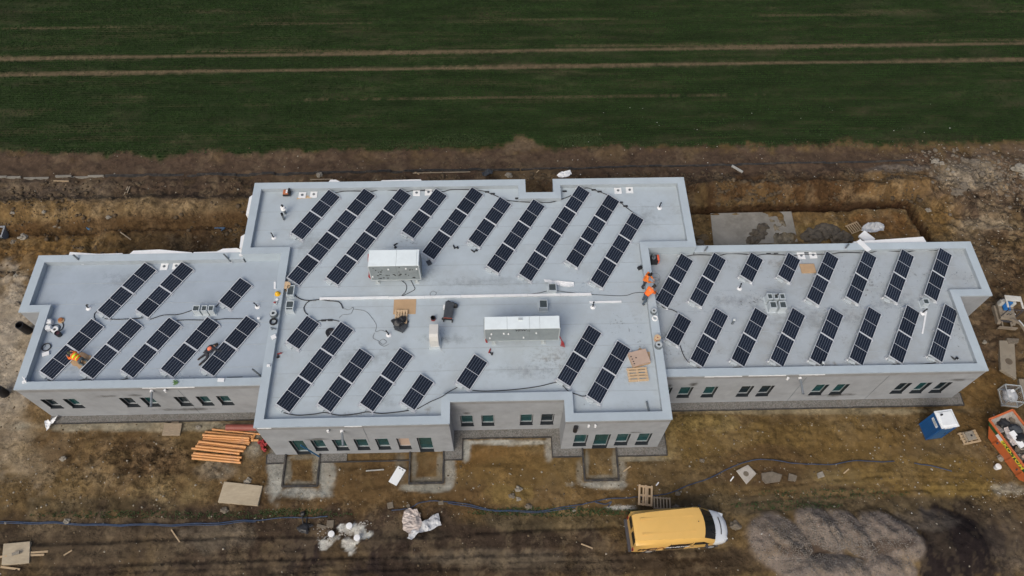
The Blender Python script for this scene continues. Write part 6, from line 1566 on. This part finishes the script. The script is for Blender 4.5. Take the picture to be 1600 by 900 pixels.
# slabs and concrete pieces
def slab(label, poly_px, h, m_=SLABC, z=None, name='concrete_slab', cat='concrete slab', hole=None):
    P = [g(x, y) for x, y in poly_px]; c = sum(P, Vector()) / len(P); zz = max(hz(p.x, p.y) for p in P) * .5 + c.z * .5
    m = MB(); m.prism([(p.x - c.x, p.y - c.y) for p in P], -.12, h)
    if sum((P[i].x * P[(i + 1) % len(P)].y - P[(i + 1) % len(P)].x * P[i].y) for i in range(len(P))) < 0: m.f = [tuple(reversed(f)) for f in m.f]
    o = m.build(name, m_, None, (c.x, c.y, zz), bevel=.02); tag(o, label, cat)
    if hole:
        q = g(*hole[:2]); m = MB(); m.cyl((q.x - c.x, q.y - c.y, h - .01), (q.x - c.x, q.y - c.y, h + .012), hole[2], n=18); m.build('hole', hole[3], o)
    return o
slab('long narrow concrete slab with a dark round patch below the digger', [(1560, 533), (1584, 533), (1584, 595), (1560, 580)], .14, hole=(1572, 568, .24, mat('wet_patch', (.11, .085, .06), .9)))
slab('concrete slab cut by the right picture edge beside the wire cage', [(1590, 593), (1612, 593), (1612, 618), (1591, 614)], .14); slab('small broken slab at the upper end of the long slab', [(1570, 530), (1590, 531), (1588, 538), (1574, 539)], .2, STONE)
slab('pale broken slab with a round hole near the blue hose', [(1150, 736), (1168, 727), (1181, 741), (1166, 757)], .12, mat('pale_slab', (.40, .37, .33), .9, var=.15, scale=5, dirt=(.2, .17, .13), dirt_amt=.6, dscale=2), hole=(1165, 741, .17, STONE))
slab('wide flat broken slab right of the one with the hole', [(1189, 740), (1206, 737), (1222, 742), (1218, 753), (1196, 756), (1190, 750)], .08, STONE); slab('small broken slab right of the wide flat one', [(1232, 740), (1245, 744), (1243, 752), (1231, 751)], .09, STONE)
slab('split grey slab piece farther right along the hose', [(1276, 740), (1284, 737), (1288, 745), (1278, 748)], .09, STONEP)
for l, px, py, w_, d_, rz, h in (('grey paving block by the blue hose left of the plastic heap', 610, 790, .36, .36, .2, .1), ('paving block lying on the blue hose right of the heap', 689, 786, .32, .22, .1, .12), ('grey block beside the white powder', 516.5, 819, .42, .42, 0, .12), ('short narrow block left of the white powder', 503, 823, .58, .18, -.25, .1), ('small pale cube on the hose at the heap', 638, 791, .2, .2, .6, .12)):
    m = MB(); m.box((0, 0, h / 2), (w_, d_, h), rz); tag(m.build('paving_block', STONE, None, g(px, py), bevel=.015), l, 'block')
# boards
def board(label, px, py, w_, d_, h, rz, m_, name='board', cat='board', n=0):
    p = g(px, py); p.z += .05
    if not n:
        m = MB(); m.box((0, 0, h / 2), (w_, d_, h), rz); return tag(m.build(name, m_, None, p, bevel=.006), label, cat)
    t = thing(name, label, cat, p, rz)
    for i in range(n):
        m = MB(); m.box((random.uniform(-.02, .02), -d_ / 2 + d_ * (i + .5) / n, h / 2), (w_, d_ / n - .012, h)); m.build('plank', m_, t)
    for x in (-w_ * .35, w_ * .35):
        m = MB(); m.box((x, 0, -.02), (.1, d_, .04)); m.build('batten', m_, t)
    return t
slab('large plywood sheet on the mud left of the left porch', [(352, 754), (411, 760), (404, 791), (342, 786)], .16, PLY, name='plywood_sheet', cat='plywood')
board('boarded platform of planks in front of the left wing', 270, 672, 1.12, .82, .1, -.03, WOODG, 'plank_platform', 'platform', 6)
m = MB(); m.box((0, 0, .05), (.5, .12, .05)); tag(m.build('timber_offcut', WOODG, None, g(274, 660)), 'narrow timber offcut above the plank platform', 'timber')
pz = g(28, 866)
slab('square plywood sheet with a brick on top, lower left corner', [(9, 851), (50, 847), (47, 880), (6, 884)], .16, PLY, name='plywood_sheet', cat='plywood')
m = MB(); m.box((0, 0, .05), (.42, .16, .1), .25); b_ = m.build('brick', STONEP, None, Vector((pz.x, pz.y, pz.z + .17)), bevel=.01); tag(b_, 'grey brick weighing down the square plywood sheet', 'brick')
for l, a, b in (('upper timber batten sticking out right of the square plywood sheet', (45, 864), (76, 862)), ('lower timber batten sticking out right of the square plywood sheet', (45, 868), (70, 867)), ('timber batten left of the square plywood sheet', (-12, 872), (12, 869)), ('thin timber lath below the square plywood sheet', (2, 886), (32, 890))):
    A, B = g(*a), g(*b); c = (A + B) / 2; m = MB(); m.bar(A - c + Vector((0, 0, .05)), B - c + Vector((0, 0, .05)), .11, .05); tag(m.build('timber_batten', WOOD, None, c), l, 'timber')
# orange sewer pipes
PP = [((332, 671), (412, 679)), ((321, 675), (395, 682)), ((317, 679.5), (390, 684.5)), ((318, 683.5), (390, 688)), ((317.5, 687), (391, 691.5)), ((316.5, 686.5), (390, 694)), ((311, 690), (385, 698.5)), ((309, 693.5), (384, 701)), ((306.5, 697), (381, 705)), ((300, 700.5), (375, 709)), ((303, 708), (378, 715)), ((300, 711.5), (375, 719)), ((300.5, 716), (377, 723))]
PL_ = ['rearmost thin', 'second from the rear', 'third from the rear', 'fourth from the rear', 'fifth from the rear', 'sixth from the rear', 'seventh from the rear', 'eighth from the rear', 'ninth from the rear', 'tenth from the rear', 'third from the front', 'second from the front', 'frontmost']
for i, (a, b) in enumerate(PP):
    zz = .08 + (.17 if i in (2, 6, 8) else 0)
    A, B = at(*a, zz), at(*b, zz); c = (A + B) / 2
    t = thing('sewer_pipe', f'{PL_[i]} orange sewer pipe of the stack in front of the left wing', 'pipe', (c.x, c.y, 0), 0, 'orange sewer pipes stacked on the ground')
    A -= Vector((c.x, c.y, 0)); B -= Vector((c.x, c.y, 0)); d = (B - A).normalized(); r = .08 if i else .06
    A.z = B.z = zz + .02
    m = MB(); m.cyl(A, B, r, n=12, hollow=r - .012); m.build('tube', PIPEO, t, smooth=True)
    m = MB(); e = B if i % 2 else A; s_ = -1 if i % 2 else 1; m.cyl(e, e + d * s_ * .16, r + .014, n=12, hollow=r - .002); m.build('socket', PIPEO, t, smooth=True)
A, B = at(354, 668, .2), at(404, 669, .2); c = (A + B) / 2
m = MB(); m.cyl(A - c, B + Vector((.9, 0, 0)) - c, .21, n=20, hollow=.19); tag(m.build('drain_pipe', PIPER, None, Vector((c.x, c.y, .22)), smooth=True, recentre=False), 'thick red brown pipe behind the orange pipe stack', 'pipe')
for l, px, py, rz in (('short orange pipe piece right of the stack, rear one', 397, 683, 1.2), ('short orange pipe piece right of the stack, front one', 399.5, 688.5, -.05)):
    t = thing('pipe_fitting', l, 'pipe fitting', at(px, py, .02), rz); m = MB(); m.cyl((-.22, 0, .09), (.22, 0, .09), .08, n=12, hollow=.066); m.build('tube', PIPEO, t); m = MB(); m.cyl((-.24, 0, .09), (-.10, 0, .09), .096, n=12, hollow=.08); m.build('socket', PIPEO, t)
rr = random.Random(5)
for i, (px, py, l) in enumerate(((406, 691, 'red pipe fitting at the rear left of the heap by the corner'), (411, 690, 'red pipe fitting at the rear right of the heap by the corner'), (409, 695.5, 'red pipe fitting in the middle of the heap by the corner'), (414.5, 695, 'red pipe fitting nearest the wall in the heap'), (411, 700, 'red pipe fitting at the front of the heap by the corner'), (413, 704, 'red pipe fitting farthest forward by the corner'))):
    t = thing('pipe_fitting', l, 'pipe fitting', at(px, py, .02), rr.uniform(0, 6)); m = MB(); m.cyl((-.13, 0, .08), (.13, 0, .08), .07, n=10, hollow=.055); m.build('tube', FITR, t); m = MB(); m.cyl((0, .0, .08), (.08, .14, .12), .06, n=10, hollow=.05); m.build('branch', FITR, t)
# blue hoses on the ground
def hose(label, pts, r=.035):
    P = []
    for p in spline([g(x, y) for x, y in pts], 14):
        z = max(hz(p.x + dx, p.y) for dx in (-.08, 0, .08)); P.append(Vector((p.x, p.y + .03 * math.sin(p.x * 2.3) + .03 * math.sin(p.x * .9 + 1), z + r)))
    m = MB(); m.tube(P, r, 6); return tag(m.build('hose', BLUEH, smooth=True), label, 'hose')
hose('blue hose along the left foreground, upper strand', [(-20, 814.5), (60, 817), (160, 819), (260, 820), (340, 816), (430, 811), (512, 807)]); hose('blue hose along the left foreground, lower strand', [(-20, 817), (70, 819), (170, 821), (260, 822), (345, 818.5), (400, 815)], .03)
hose('blue hose winding from the plastic heap to the van and on towards the right', [(612, 798), (640, 795), (655, 787), (675, 782.5), (700, 783), (730, 788), (770, 797), (800, 799), (850, 798), (890, 790), (930, 784), (960, 779), (995, 778), (1020, 775), (1050, 768), (1080, 757), (1110, 746), (1140, 733), (1165, 722), (1185, 718), (1220, 720), (1270, 726), (1300, 726), (1340, 721), (1397, 721)], .032)
hose('second blue hose strand beside the heap hose', [(700, 785), (735, 792), (775, 799), (820, 801), (860, 799), (900, 791)], .028)
hose('short blue hose end reappearing far right', [(1428, 723), (1450, 727), (1470, 733), (1487, 738)], .035); hose('turquoise hose scrap where the hose passes the white stones', [(930, 786), (945, 789), (955, 785), (950, 793)], .03)
# pallets on the ground
pallet('bright upside down pallet on the blue hose behind the van', g(1008, 775, .05) + Vector((0, 0, .06)), R(82), WOODL, 1.25, .85, 4, True)
def slat_pallet(label, loc, rz, m_, L, W_, n):
    t = thing('pallet', label, 'pallet', loc, rz)
    for i in range(n):
        m = MB(); m.box((-W_ / 2 + .05 + (W_ - .1) * i / (n - 1), random.uniform(-.015, .015), .12), (.085, L, .024)); m.build('plank', m_, t)
    for y in (-L / 2 + .05, L / 2 - .05):
        m = MB(); m.box((0, y, .07), (W_, .07, .075)); m.build('rail', m_, t)
    return t
slat_pallet('grey weathered pallet between the bright pallet and the van', g(1034, 787, .03), R(-5), WOODG, .74, 1.05, 6)
slat_pallet('pale pallet on the clay behind the right wing', g(1334, 357, .05), R(22), WOOD, .84, 1.05, 6)
pallet('pallet carrying a square manhole frame near the toilet', g(1513.5, 684, .02), R(10), WOOD, 1.2, .8, 5)
t = thing('manhole_cover', 'square pale manhole cover lying on the pallet near the toilet', 'manhole cover', g(1513, 683) + Vector((0, 0, .17)), R(12)); m = MB(); m.box((0, 0, .07), (.56, .56, .14)); m.build('frame', STONEP, t, bevel=.015); m = MB(); m.cyl((.04, 0, .14), (.04, 0, .15), .07, n=14); m.build('hole', BLACK, t); m = MB(); m.box((-.36, 0, .04), (.12, .6, .08)); m.build('rail', WOODG, t)
# insulation pack and sheet behind the right wing
cloth('plastic_bag', 'clear plastic wrapping behind the right wing parapet', 'plastic wrap', [(1332, 380), (1336, 371), (1346, 367), (1356, 366), (1367, 369), (1368, 378), (1350, 382)], .2, FOIL, .25, 6, 1.5)
m = MB(); m.box((0, 0, .1), (.92, .62, .2), rot=Matrix.Rotation(-.9, 3, 'Z') @ Matrix.Rotation(.2, 3, 'X')); tag(m.build('foam_pack', EPS, None, at(1353, 373, 2.9), bevel=.01), 'white foam insulation pack propped behind the right wing parapet', 'foam pack')
m = MB(); m.box((0, 0, .03), (.34, 1.0, .05), .55); tag(m.build('foam_strip', EPS, None, at(1349.5, 384, HR_ - .01)), 'narrow white foam strip across the right wing rear parapet', 'foam strip')
cloth('plastic_sheet', 'white torn sheet at the rear notch of the middle block', 'plastic sheet', [(870, 278), (876, 273), (890, 270), (893, 276), (889, 281), (872, 281)], 3.6, EPS, .15, 8, .3)
cloth('plastic_sheet', 'dark crumpled foil on the soil behind the middle block', 'plastic sheet', [(752, 272), (760, 269), (770, 270), (769, 277), (755, 278)], 0, DARKGREY, .25, 2, .3)
# white board, sack, plastic heap
t = thing('white_board', 'white rectangular panel lying on the mud between the porches', 'panel', g(621, 744), R(61)); m = MB(); m.box((0, 0, .06), (1.12, .58, .07)); m.build('sheet', WHITE, t, bevel=.01); m = MB(); m.box((.46, .1, .098), (.06, .12, .006)); m.box((.46, -.1, .098), (.06, .12, .006)); m.build('marking', PIPEGREY, t)
cloth('sack', 'white torn sack at the front left corner of the left wing', 'sack', [(72, 659), (78, 658), (82, 662), (86, 655), (94, 652), (90, 660), (84, 664), (80, 670), (75, 674), (73, 666)], 0, EPS, .14, 5, .22)
t = cloth('plastic_sheet', 'crumpled pinkish plastic and cardboard heap by the hose', 'plastic heap', [(632, 800), (640, 796), (652, 797), (658, 808), (660, 820), (655, 830), (640, 836), (630, 828), (629, 812)], 0, FOILP, .22, 3, .25)
cloth('plastic_sheet', 'shiny grey plastic sheet spread right of the pinkish heap', 'plastic sheet', [(656, 818), (664, 815), (676, 806), (685, 803), (690, 821), (672, 830), (655, 833), (644, 844), (636, 842), (640, 834)], 0, FOIL, .16, 11, .16)
cloth('cardboard', 'brown cardboard under the plastic heap', 'cardboard', [(630, 804), (648, 799), (652, 812), (640, 826), (631, 826)], 0, CARDP, .05, 13, .07)
# black pole with a heap of black film
t = thing('black_stand', 'toppled black metal stand beside the left foreground hose', 'metal stand', g(474, 818), 0); m = MB(); m.tube(spline([(-.05, .42, .25), (-.03, .2, .2), (0, 0, .1), (.05, -.3, .05)], 5), .04, 8); m.tube(spline([(.18, .4, .1), (.2, .05, .1), (.12, -.25, .06)], 5), .035, 8); m.build('frame', BLACK, t); m = MB(); m.lump((-.06, .52, .2), (.16, .16, .14), 2, .3, 3); m.build('head', BLACK, t, smooth=True)
m = MB(); m.lump((.06, -.32, .06), (.34, .3, .12), 3, .7, 6); m.lump((.3, -.15, .04), (.26, .14, .06), 3, .7, 7); m.build('film', BLACK, t)
# buckets, powder
for l, px, py in (('white bucket lid, left one in the spilt powder', 519, 836), ('white bucket, rear one in the spilt powder', 547, 823.5), ('white bucket, right one in the spilt powder', 559, 842)):
    t = thing('bucket', l, 'bucket', g(px, py, .1)); m = MB(); m.lathe([(.15, 0), (.18, .28), (.19, .30), (.19, .32), (.17, .325)], n=20); m.build('pail', EPS, t, smooth=True)
    m = MB(); m.tube([(.18 * math.cos(a), .18 * math.sin(a), .25) for a in [math.pi * k / 8 for k in range(9)]], .008, 4); m.build('handle', GALVL, t)
t = thing('bucket', 'white bucket lying by the skip', 'bucket', g(1556, 731)); m = MB(); m.lathe([(.15, 0), (.18, .28), (.19, .30), (.17, .31)], n=20); m.build('pail', EPS, t, smooth=True); m = MB(); m.tube([(.18 * math.cos(a), .18 * math.sin(a), .25) for a in [math.pi * k / 8 for k in range(9)]], .008, 4); m.build('handle', GALVL, t)
m = MB(); rr = random.Random(12)
for px, py, sx_, sy_, n in ((512, 838, 12, 8, 50), (505, 850, 9, 8, 40), (540, 832, 12, 9, 30), (562, 828, 12, 7, 60), (547, 848, 7, 7, 50), (505, 832, 20, 14, 30), (570, 818, 9, 4, 30), (970, 792, 22, 4, 40), (1560, 760, 24, 12, 14), (1585, 770, 16, 8, 16)):
    for _ in range(n):
        p = g(px + rr.gauss(0, sx_ * .5), py + rr.gauss(0, sy_ * .5)); r = rr.uniform(.012, .05); m.lump((p.x, p.y, p.z + r * .2), (r, r * .8, r * .35), 1, .5, rr.random() * 50)
tag(m.build('spilt_powder', mat('white_powder', (.42, .40, .37), .95, var=.2, scale=6), recentre=False), 'white plaster powder and crumbs spilt around the buckets', kind='stuff')
# big black pipes, grey box and blue pipes at the left
t = thing('drain_pipe', 'upper black ribbed pipe standing left of the left wing step', 'pipe', at(46, 518, 0)); 
def black_pipe(t, ln):
    m = MB(); m.cyl((0, 0, -.1), (0, 0, ln), .27, n=20, hollow=.23); m.build('tube', BLACK, t, smooth=True)
    m = MB()
    for k in range(int(ln / .14)): m.cyl((0, 0, .05 + .14 * k), (0, 0, .11 + .14 * k), .285, n=20, hollow=.26)
    m.build('rib', BLACK, t, smooth=True)
black_pipe(t, 1.15); t.rotation_euler = (R(4), R(-3), 0)
t = thing('drain_pipe', 'lower black ribbed pipe standing at the left picture edge', 'pipe', at(8, 616, 0)); black_pipe(t, .9)
t = thing('concrete_box', 'open grey square box cut by the left picture edge', 'manhole box', g(3, 370), R(3)); m = MB()
for x in (-.45, .45): m.box((x, 0, .35), (.1, 1.0, .7))
for y in (-.45, .45): m.box((0, y, .35), (.8, .1, .7))
m.build('walls', mat('grey_box', (.26, .28, .30), .7), t); m = MB(); m.box((0, 0, .1), (.8, .8, .05)); m.build('bottom', BLACK, t)
P = g(141, 352); m = MB()
for k in range(3): m.tube([(.16 * math.cos(a) * (1 + .1 * k), .40 * math.sin(a), .08 + .06 * k + .1 * math.sin(a)) for a in [2 * math.pi * i / 20 for i in range(20)]], .035, 6, True)
tag(m.build('hose_coil', mat('bright_blue_pipe', (.03, .15, .33), .5), None, P, smooth=True), 'blue pipe coil lying in the left ditch', 'hose')
A, B, C_ = g(336, 357.5, .05), g(352, 357.5, .05), g(346, 361, .05); m = MB(); m.tube([A + Vector((0, 0, .1)), B + Vector((0, 0, .1)), C_ + Vector((0, 0, .06))], .045, 6); tag(m.build('blue_pipe', mat('pale_blue_pipe', (.05, .13, .25), .5)), 'bent blue pipe end in the ditch behind the left wing', 'pipe')
# laths and timber on the back soil
for l, a, b, m_ in (('pale lath lying across the soil behind the left wing', (188, 363), (205, 375), WOODG), ('left stick of the pair standing in the dark soil behind', (195, 304), (200, 292), WOODG), ('right stick of the pair in the dark soil behind', (199, 302), (203, 292), WOODG), ('grey timber lying along the drain at the left', (84, 283), (108, 283.5), WOOD), ('long bent lath behind the middle block', (645, 271), (735, 269), WOODG), ('short bent lath behind the middle block', (648, 269), (655, 273), WOOD), ('pale stick below the drain right of the notch', (838, 270), (842, 266.5), WOOD),
                    ('grey beam lying behind the right wing near the drain', (1143, 260), (1160, 270), CONCRETE), ('pale lath right of the notch', (485, 281), (520, 280.5), WOODG), ('curved pale strip right of the right porch', (974, 737), (985, 729), WOOD), ('small white stick right of the right porch', (1025, 759), (1029, 754), EPS), ('white stick near the slab with a hole', (1141, 752), (1146, 745), EPS),
                    ('pale stick in the left foreground', (100, 868), (113, 860), WOOD), ('curved pale strip in the foreground left of the van', (908, 850), (926, 857), WOOD), ('pale stick below the blue hose in the left foreground', (268, 828), (281, 847), WOOD), ('grey timber in front of the middle bay', (572, 736), (600, 734), CONCRETE), ('white stick on the mud right of the digger', (1579, 485), (1586, 492), EPS), ('short pale timber right of the long slab', (1318, 740), (1326, 733), WOOD)):
    A, B = g(*a, .05), g(*b, .05); c = (A + B) / 2; wd = .16 if 'beam' in l else .07; m = MB(); m.bar(A - c + Vector((0, 0, wd / 2)), B - c + Vector((0, 0, wd / 2)), wd, wd * .7); tag(m.build('timber', m_, None, c), l, 'timber')
for l, pts, hh, m_ in (('long heap of grey sandy soil dumped across the concrete pad', [(1176, 376, .5), (1184, 366, .6), (1192, 356, .45)], .30, 'grey_spoil'), ('round dark gravel heap between the pad and the pallet', [(1270, 370, .8), (1292, 364, .95), (1312, 372, .75)], .42, 'grey_spoil'), ('low tan soil lump left of the pad', [(1098, 372, .4)], .2, 'tan_spoil')):
    m = MB(); ms = bpy.data.materials.get(m_) or mat(m_, (.105, .09, .072) if m_[0] == 'g' else (.14, .105, .065), .95, var=.35, scale=3, coords='World', bump=.8, bscale=12, spec=.15)
    for q, (px, py, r) in enumerate(pts):
        p = g(px, py); k0 = len(m.v); m.lump((p.x, p.y, p.z), (r, r * .8, hh), 4, .5, q + len(l))
        m.v[k0:] = [(x + .10 * mnoise.noise(Vector((x, y, z)) * 5), y + .10 * mnoise.noise(Vector((y, z, x)) * 5), z + .10 * mnoise.noise(Vector((z, x, y)) * 6)) for x, y, z in m.v[k0:]]
    tag(m.build('soil_heap', ms), l, 'soil heap', kind='stuff')
# stones one can pick out
def rock(label, px, py, r, m_=STONE, seed=0, flat=.6):
    p = g(px, py); m = MB(); m.lump((0, 0, r * .25), (r, r * .8, r * flat), 3, .7, seed); tag(m.build('rock', m_, None, p, smooth=False, recentre=False), label, 'rock')
RK = [('large grey boulder at the right of the field edge', 1521, 256, .55, STONE), ('upright grey boulder left of the large one', 1508, 252, .35, STONE), ('broken white block near the end of the drain', 1461, 253, .42, STONEP), ('second white fragment beside the broken block', 1470, 256, .3, STONEP), ('pale stone below the broken white block', 1481, 265, .2, STONEP), ('small pale stone beside it', 1489, 269, .16, STONEP),
      ('flat pale boulder in the rubble right of the trench', 1494, 302, .6, STONE), ('flat boulder above the flat pale one', 1504, 293, .6, STONE), ('grey rock in the rubble by the right edge', 1533, 273, .3, STONE), ('pale stone right of the trench corner', 1450, 329, .28, STONEP), ('pale rock by the upper left ditch, leftmost', 20, 333, .2, STONEP), ('pale rock by the upper left ditch, second', 69, 331.5, .2, STONEP), ('pale rock behind the left wing, middle', 170, 340, .26, STONEP),
      ('flat grey disc like stone left of the blue coil', 94, 351, .55, STONE), ('pale triangular rock by the grey box', 37, 371, .42, STONEP), ('small rock left of the triangular one', 21, 379, .28, STONE), ('pale rock left of the left wing', 25, 431, .26, STONEP), ('lower pale rock left of the left wing', 28, 475, .26, STONE), ('pale rock behind the notch', 796, 275, .4, STONEP), ('pale stone behind the left part of the middle block', 499, 274, .3, STONEP),
      ('white angular rock in the churned mud', 99, 717, .24, STONEP), ('pale rock by the left wing platform', 310, 668, .2, STONEP), ('pale rubble heap piece by the plywood', 388, 752, .3, STONEP), ('flat stone below the plywood', 351, 797, .3, STONE), ('pile stone, largest of the small heap in front', 810, 765, .3, STONEP), ('pile stone, left of the small heap in front', 800, 775, .24, STONE), ('pile stone, front of the small heap', 810, 780, .2, STONEP), ('flat stone right of the small heap', 826, 792, .3, STONE),
      ('pale stones at the hose left of the van', 897, 798, .14, STONEP), ('stone beside the grey pallet', 1059, 771, .22, STONE), ('stone right of the grey pallet', 1056, 793, .3, STONE), ('rock right of the van bonnet', 1149, 822, .45, STONE), ('pale rock in the damp soil near the slab', 1097, 720, .22, STONE), ('pale angular rock right by the skip', 1563, 716, .3, STONEP), ('long pale block at the right edge of the rubble', 1592, 264, .7, STONEP), ('pale block at the far right rubble edge', 1600, 276, .5, STONEP), ('pale stones near the left foreground hose', 105, 815, .26, STONEP), ('small rock near the digger', 1538, 535, .2, STONEP), ('grey rock behind the rear parapet step', 1092, 383, .6, STONE)]
for i, (l, px, py, r, m_) in enumerate(RK): rock(l, px, py, r * .72, m_, i + 3)
# crumbs and clods nobody could count
def crumbs(name, label, n, gen, rmin, rmax, m_, seed):
    r_ = np.random.default_rng(seed); bm = bmesh.new(); bmesh.ops.create_icosphere(bm, subdivisions=1, radius=1.0)
    V = np.array([v.co[:] for v in bm.verts]); Fc = np.array([[v.index for v in f.verts] for f in bm.faces]); bm.free()
    x, y = gen(r_, n); z = height(x, y); n = len(x)
    s = rmin + (rmax - rmin) * r_.random(n) ** 3
    jit = 1 + .5 * (r_.random((n, len(V), 1)) - .5)
    A = V[None] * jit * s[:, None, None] * np.stack([.8 + .5 * r_.random(n), .8 + .5 * r_.random(n), .45 + .3 * r_.random(n)], -1)[:, None, :]
    a = r_.random(n) * 6.283; ca, sa = np.cos(a)[:, None], np.sin(a)[:, None]
    co = np.stack([A[..., 0] * ca - A[..., 1] * sa + x[:, None], A[..., 0] * sa + A[..., 1] * ca + y[:, None], A[..., 2] + z[:, None] + s[:, None] * .15], -1).reshape(-1, 3)
    tr = (Fc[None] + (np.arange(n) * len(V))[:, None, None]).reshape(-1, 3)
    return tag(np_mesh(name, co, tr, m_), label, kind='stuff')
def outside(x, y):
    k = ~inside(x, y, FOOT); return x[k], y[k]
def g_all(r_, n):
    x = r_.uniform(-45, 50, n); y = r_.uniform(6, 41, n); k = ((fbm(x, y, .6, 3, 200) + .3 * r_.random(n)) > .62) & ((y > 11.8) | (x < 14)); return outside(x[k], y[k])
crumbs('clods', 'small clods of soil all over the site', 15000, g_all, .02, .075, mat('clod_soil', (.125, .095, .06), .95, var=.35, scale=2, coords='World', spec=.15), 31)
def g_stone(r_, n):
    x = np.concatenate([r_.uniform(-45, 50, n // 2), r_.normal(40, 5, n // 4), r_.uniform(-30, 31, n // 4)]); y = np.concatenate([r_.uniform(7, 41, n // 2), r_.normal(35, 4, n // 4), r_.uniform(11.5, 17, n // 4)])
    k = y < 40.5; return outside(x[k], y[k])
crumbs('pebbles', 'pale pebbles and stone chips strewn over the soil', 3600, g_stone, .015, .07, mat('pale_chips', (.30, .265, .21), .95, var=.3, scale=1.5, coords='World'), 32)
def g_white(r_, n):
    x = np.concatenate([r_.uniform(-42, 50, n // 3), r_.normal(29, 6, n // 3), r_.uniform(6, 40, n - 2 * (n // 3))]); y = np.concatenate([r_.uniform(8, 44, n // 3), r_.normal(12.5, 2, n // 3), r_.uniform(35, 45, n - 2 * (n // 3))])
    return outside(x, y)
crumbs('litter', 'tiny white scraps of litter scattered over soil and field edge', 330, g_white, .012, .05, mat('pale_litter', (.5, .5, .48), .9), 33)
def g_heap(r_, n):
    x = r_.normal(19.6, 2.6, n); y = r_.normal(9.2, 1.2, n); k = heap_mask(x, y) > .25; return x[k], y[k]
crumbs('gravel', 'grey gravel covering the heap right of the van', 14000, g_heap, .012, .05, mat('heap_gravel', (.175, .155, .135), .95, var=.4, scale=2.5, coords='World', spec=.2), 37)
def g_rub(r_, n):
    x = r_.normal(40.5, 4.5, n); y = 38.3 - (x - 36) * .28 + r_.normal(0, 1.4, n); k = (x > 33) & (y < 40.3); return x[k], y[k]
crumbs('rubble', 'broken concrete rubble on the ground far right', 900, g_rub, .03, .17, STONE, 34)
def g_back(r_, n):
    x = r_.uniform(-44, 33, n); y = np.where(x < -16, r_.uniform(29, 38, n), r_.uniform(34.5, 38, n)); k = fbm(x, y, .5, 3, 210) > .5; return outside(x[k], y[k])
crumbs('clods', 'dark lumpy clods on the dug ground behind the building', 5000, g_back, .04, .2, mat('dark_clods', (.095, .07, .045), .95, var=.35, scale=2, coords='World', spec=.15), 35)

# ------------------------------------------------------------------ small digger at the right
ex = thing('mini_digger', 'muddy mini digger with white canopy and blue seat at the right', 'digger', (35.65, 24.6, hz(35.6, 24.6)), R(-97))
MUD = mat('muddy_paint', (.26, .22, .17), .85, var=.35, scale=3, dirt=(.12, .085, .055), dirt_amt=.8, dscale=1.5); MUDW = mat('dusty_white_paint', (.55, .54, .5), .6, var=.12, scale=2, dirt=(.3, .26, .2), dirt_amt=.5)
for s_ in (-1, 1):
    m = MB(); pts = [(-.75, .2), (-.65, .36), (.65, .36), (.78, .2), (.66, .05), (-.64, .05)]; y0, y1 = s_ * .40, s_ * .62
    n = 6; m.add([(x, y0, z) for x, z in pts] + [(x, y1, z) for x, z in pts], [tuple(range(n)), tuple(range(2 * n - 1, n - 1, -1))] + [(i, n + i, n + (i + 1) % n, (i + 1) % n) for i in range(n)]); m.build('track', MUD, ex)
m = MB(); m.box((.02, 0, .3), (1.1, .8, .2)); m.build('undercarriage', BUMPER, ex)
m = MB(); m.box((1.05, 0, .24), (.07, 1.24, .3)); m.bar((.5, -.3, .3), (1.05, -.3, .25), .08, .08); m.bar((.5, .3, .3), (1.05, .3, .25), .08, .08); m.build('dozer_blade', MUD, ex)
m = MB(); m.box((-.1, 0, .55), (1.3, 1.05, .22)); m.build('platform', MUD, ex, bevel=.05)
m = MB(); m.box((-.62, 0, .85), (.35, 1.05, .55)); m.build('engine_cover', MUDW, ex, bevel=.08)
m = MB(); m.box((-.28, -.05, .78), (.42, .5, .14)); m.box((-.46, -.05, 1.02), (.12, .5, .46)); m.build('seat', BLUEL, ex, bevel=.04)
m = MB()
for x, y in ((-.72, -.48), (-.72, .48), (.35, -.48), (.35, .48)): m.tube([(x, y, .6), (x * .97, y, 1.55)], .035, 8)
m.tube([(-.7, -.48, 1.55), (-.7, .48, 1.55), (.34, .48, 1.55), (.34, -.48, 1.55)], .035, 8, True); m.build('roll_frame', BUMPER, ex)
m = MB(); m.box((-.56, 0, 1.6), (.42, 1.12, .07)); m.box((-.1, .5, 1.6), (.6, .14, .06)); m.box((-.1, -.5, 1.6), (.6, .14, .06)); m.build('canopy', MUDW, ex, bevel=.03)
m = MB()
for y in (-.12, .08): m.bar((.25, y, .65), (.3, y, 1.0), .03, .03)
m.build('lever', BLACK, ex)
m = MB(); m.box((.2, .05, .68), (.5, .8, .05)); m.build('floor_plate', MUD, ex)
m = MB(); m.bar((.5, .1, .6), (1.0, .45, 1.0), .14, .2); m.bar((1.0, .45, 1.0), (1.75, .95, .75), .13, .18); m.build('boom', MUD, ex)
m = MB(); m.bar((1.75, .95, .75), (2.1, 1.2, .15), .1, .14); m.build('dipper_arm', MUD, ex)
m = MB(); m.cyl((.85, .33, 1.1), (1.45, .75, 1.02), .04, n=8); m.build('ram', ALU, ex)
m = MB(); m.box((2.1, 1.22, .12), (.35, .4, .3), .6, taper=.7); m.build('bucket', BUMPER, ex)
print('OBJECTS', len(bpy.data.objects), 'TRIS', sum(len(p.vertices) - 2 for me in bpy.data.meshes for p in []) )
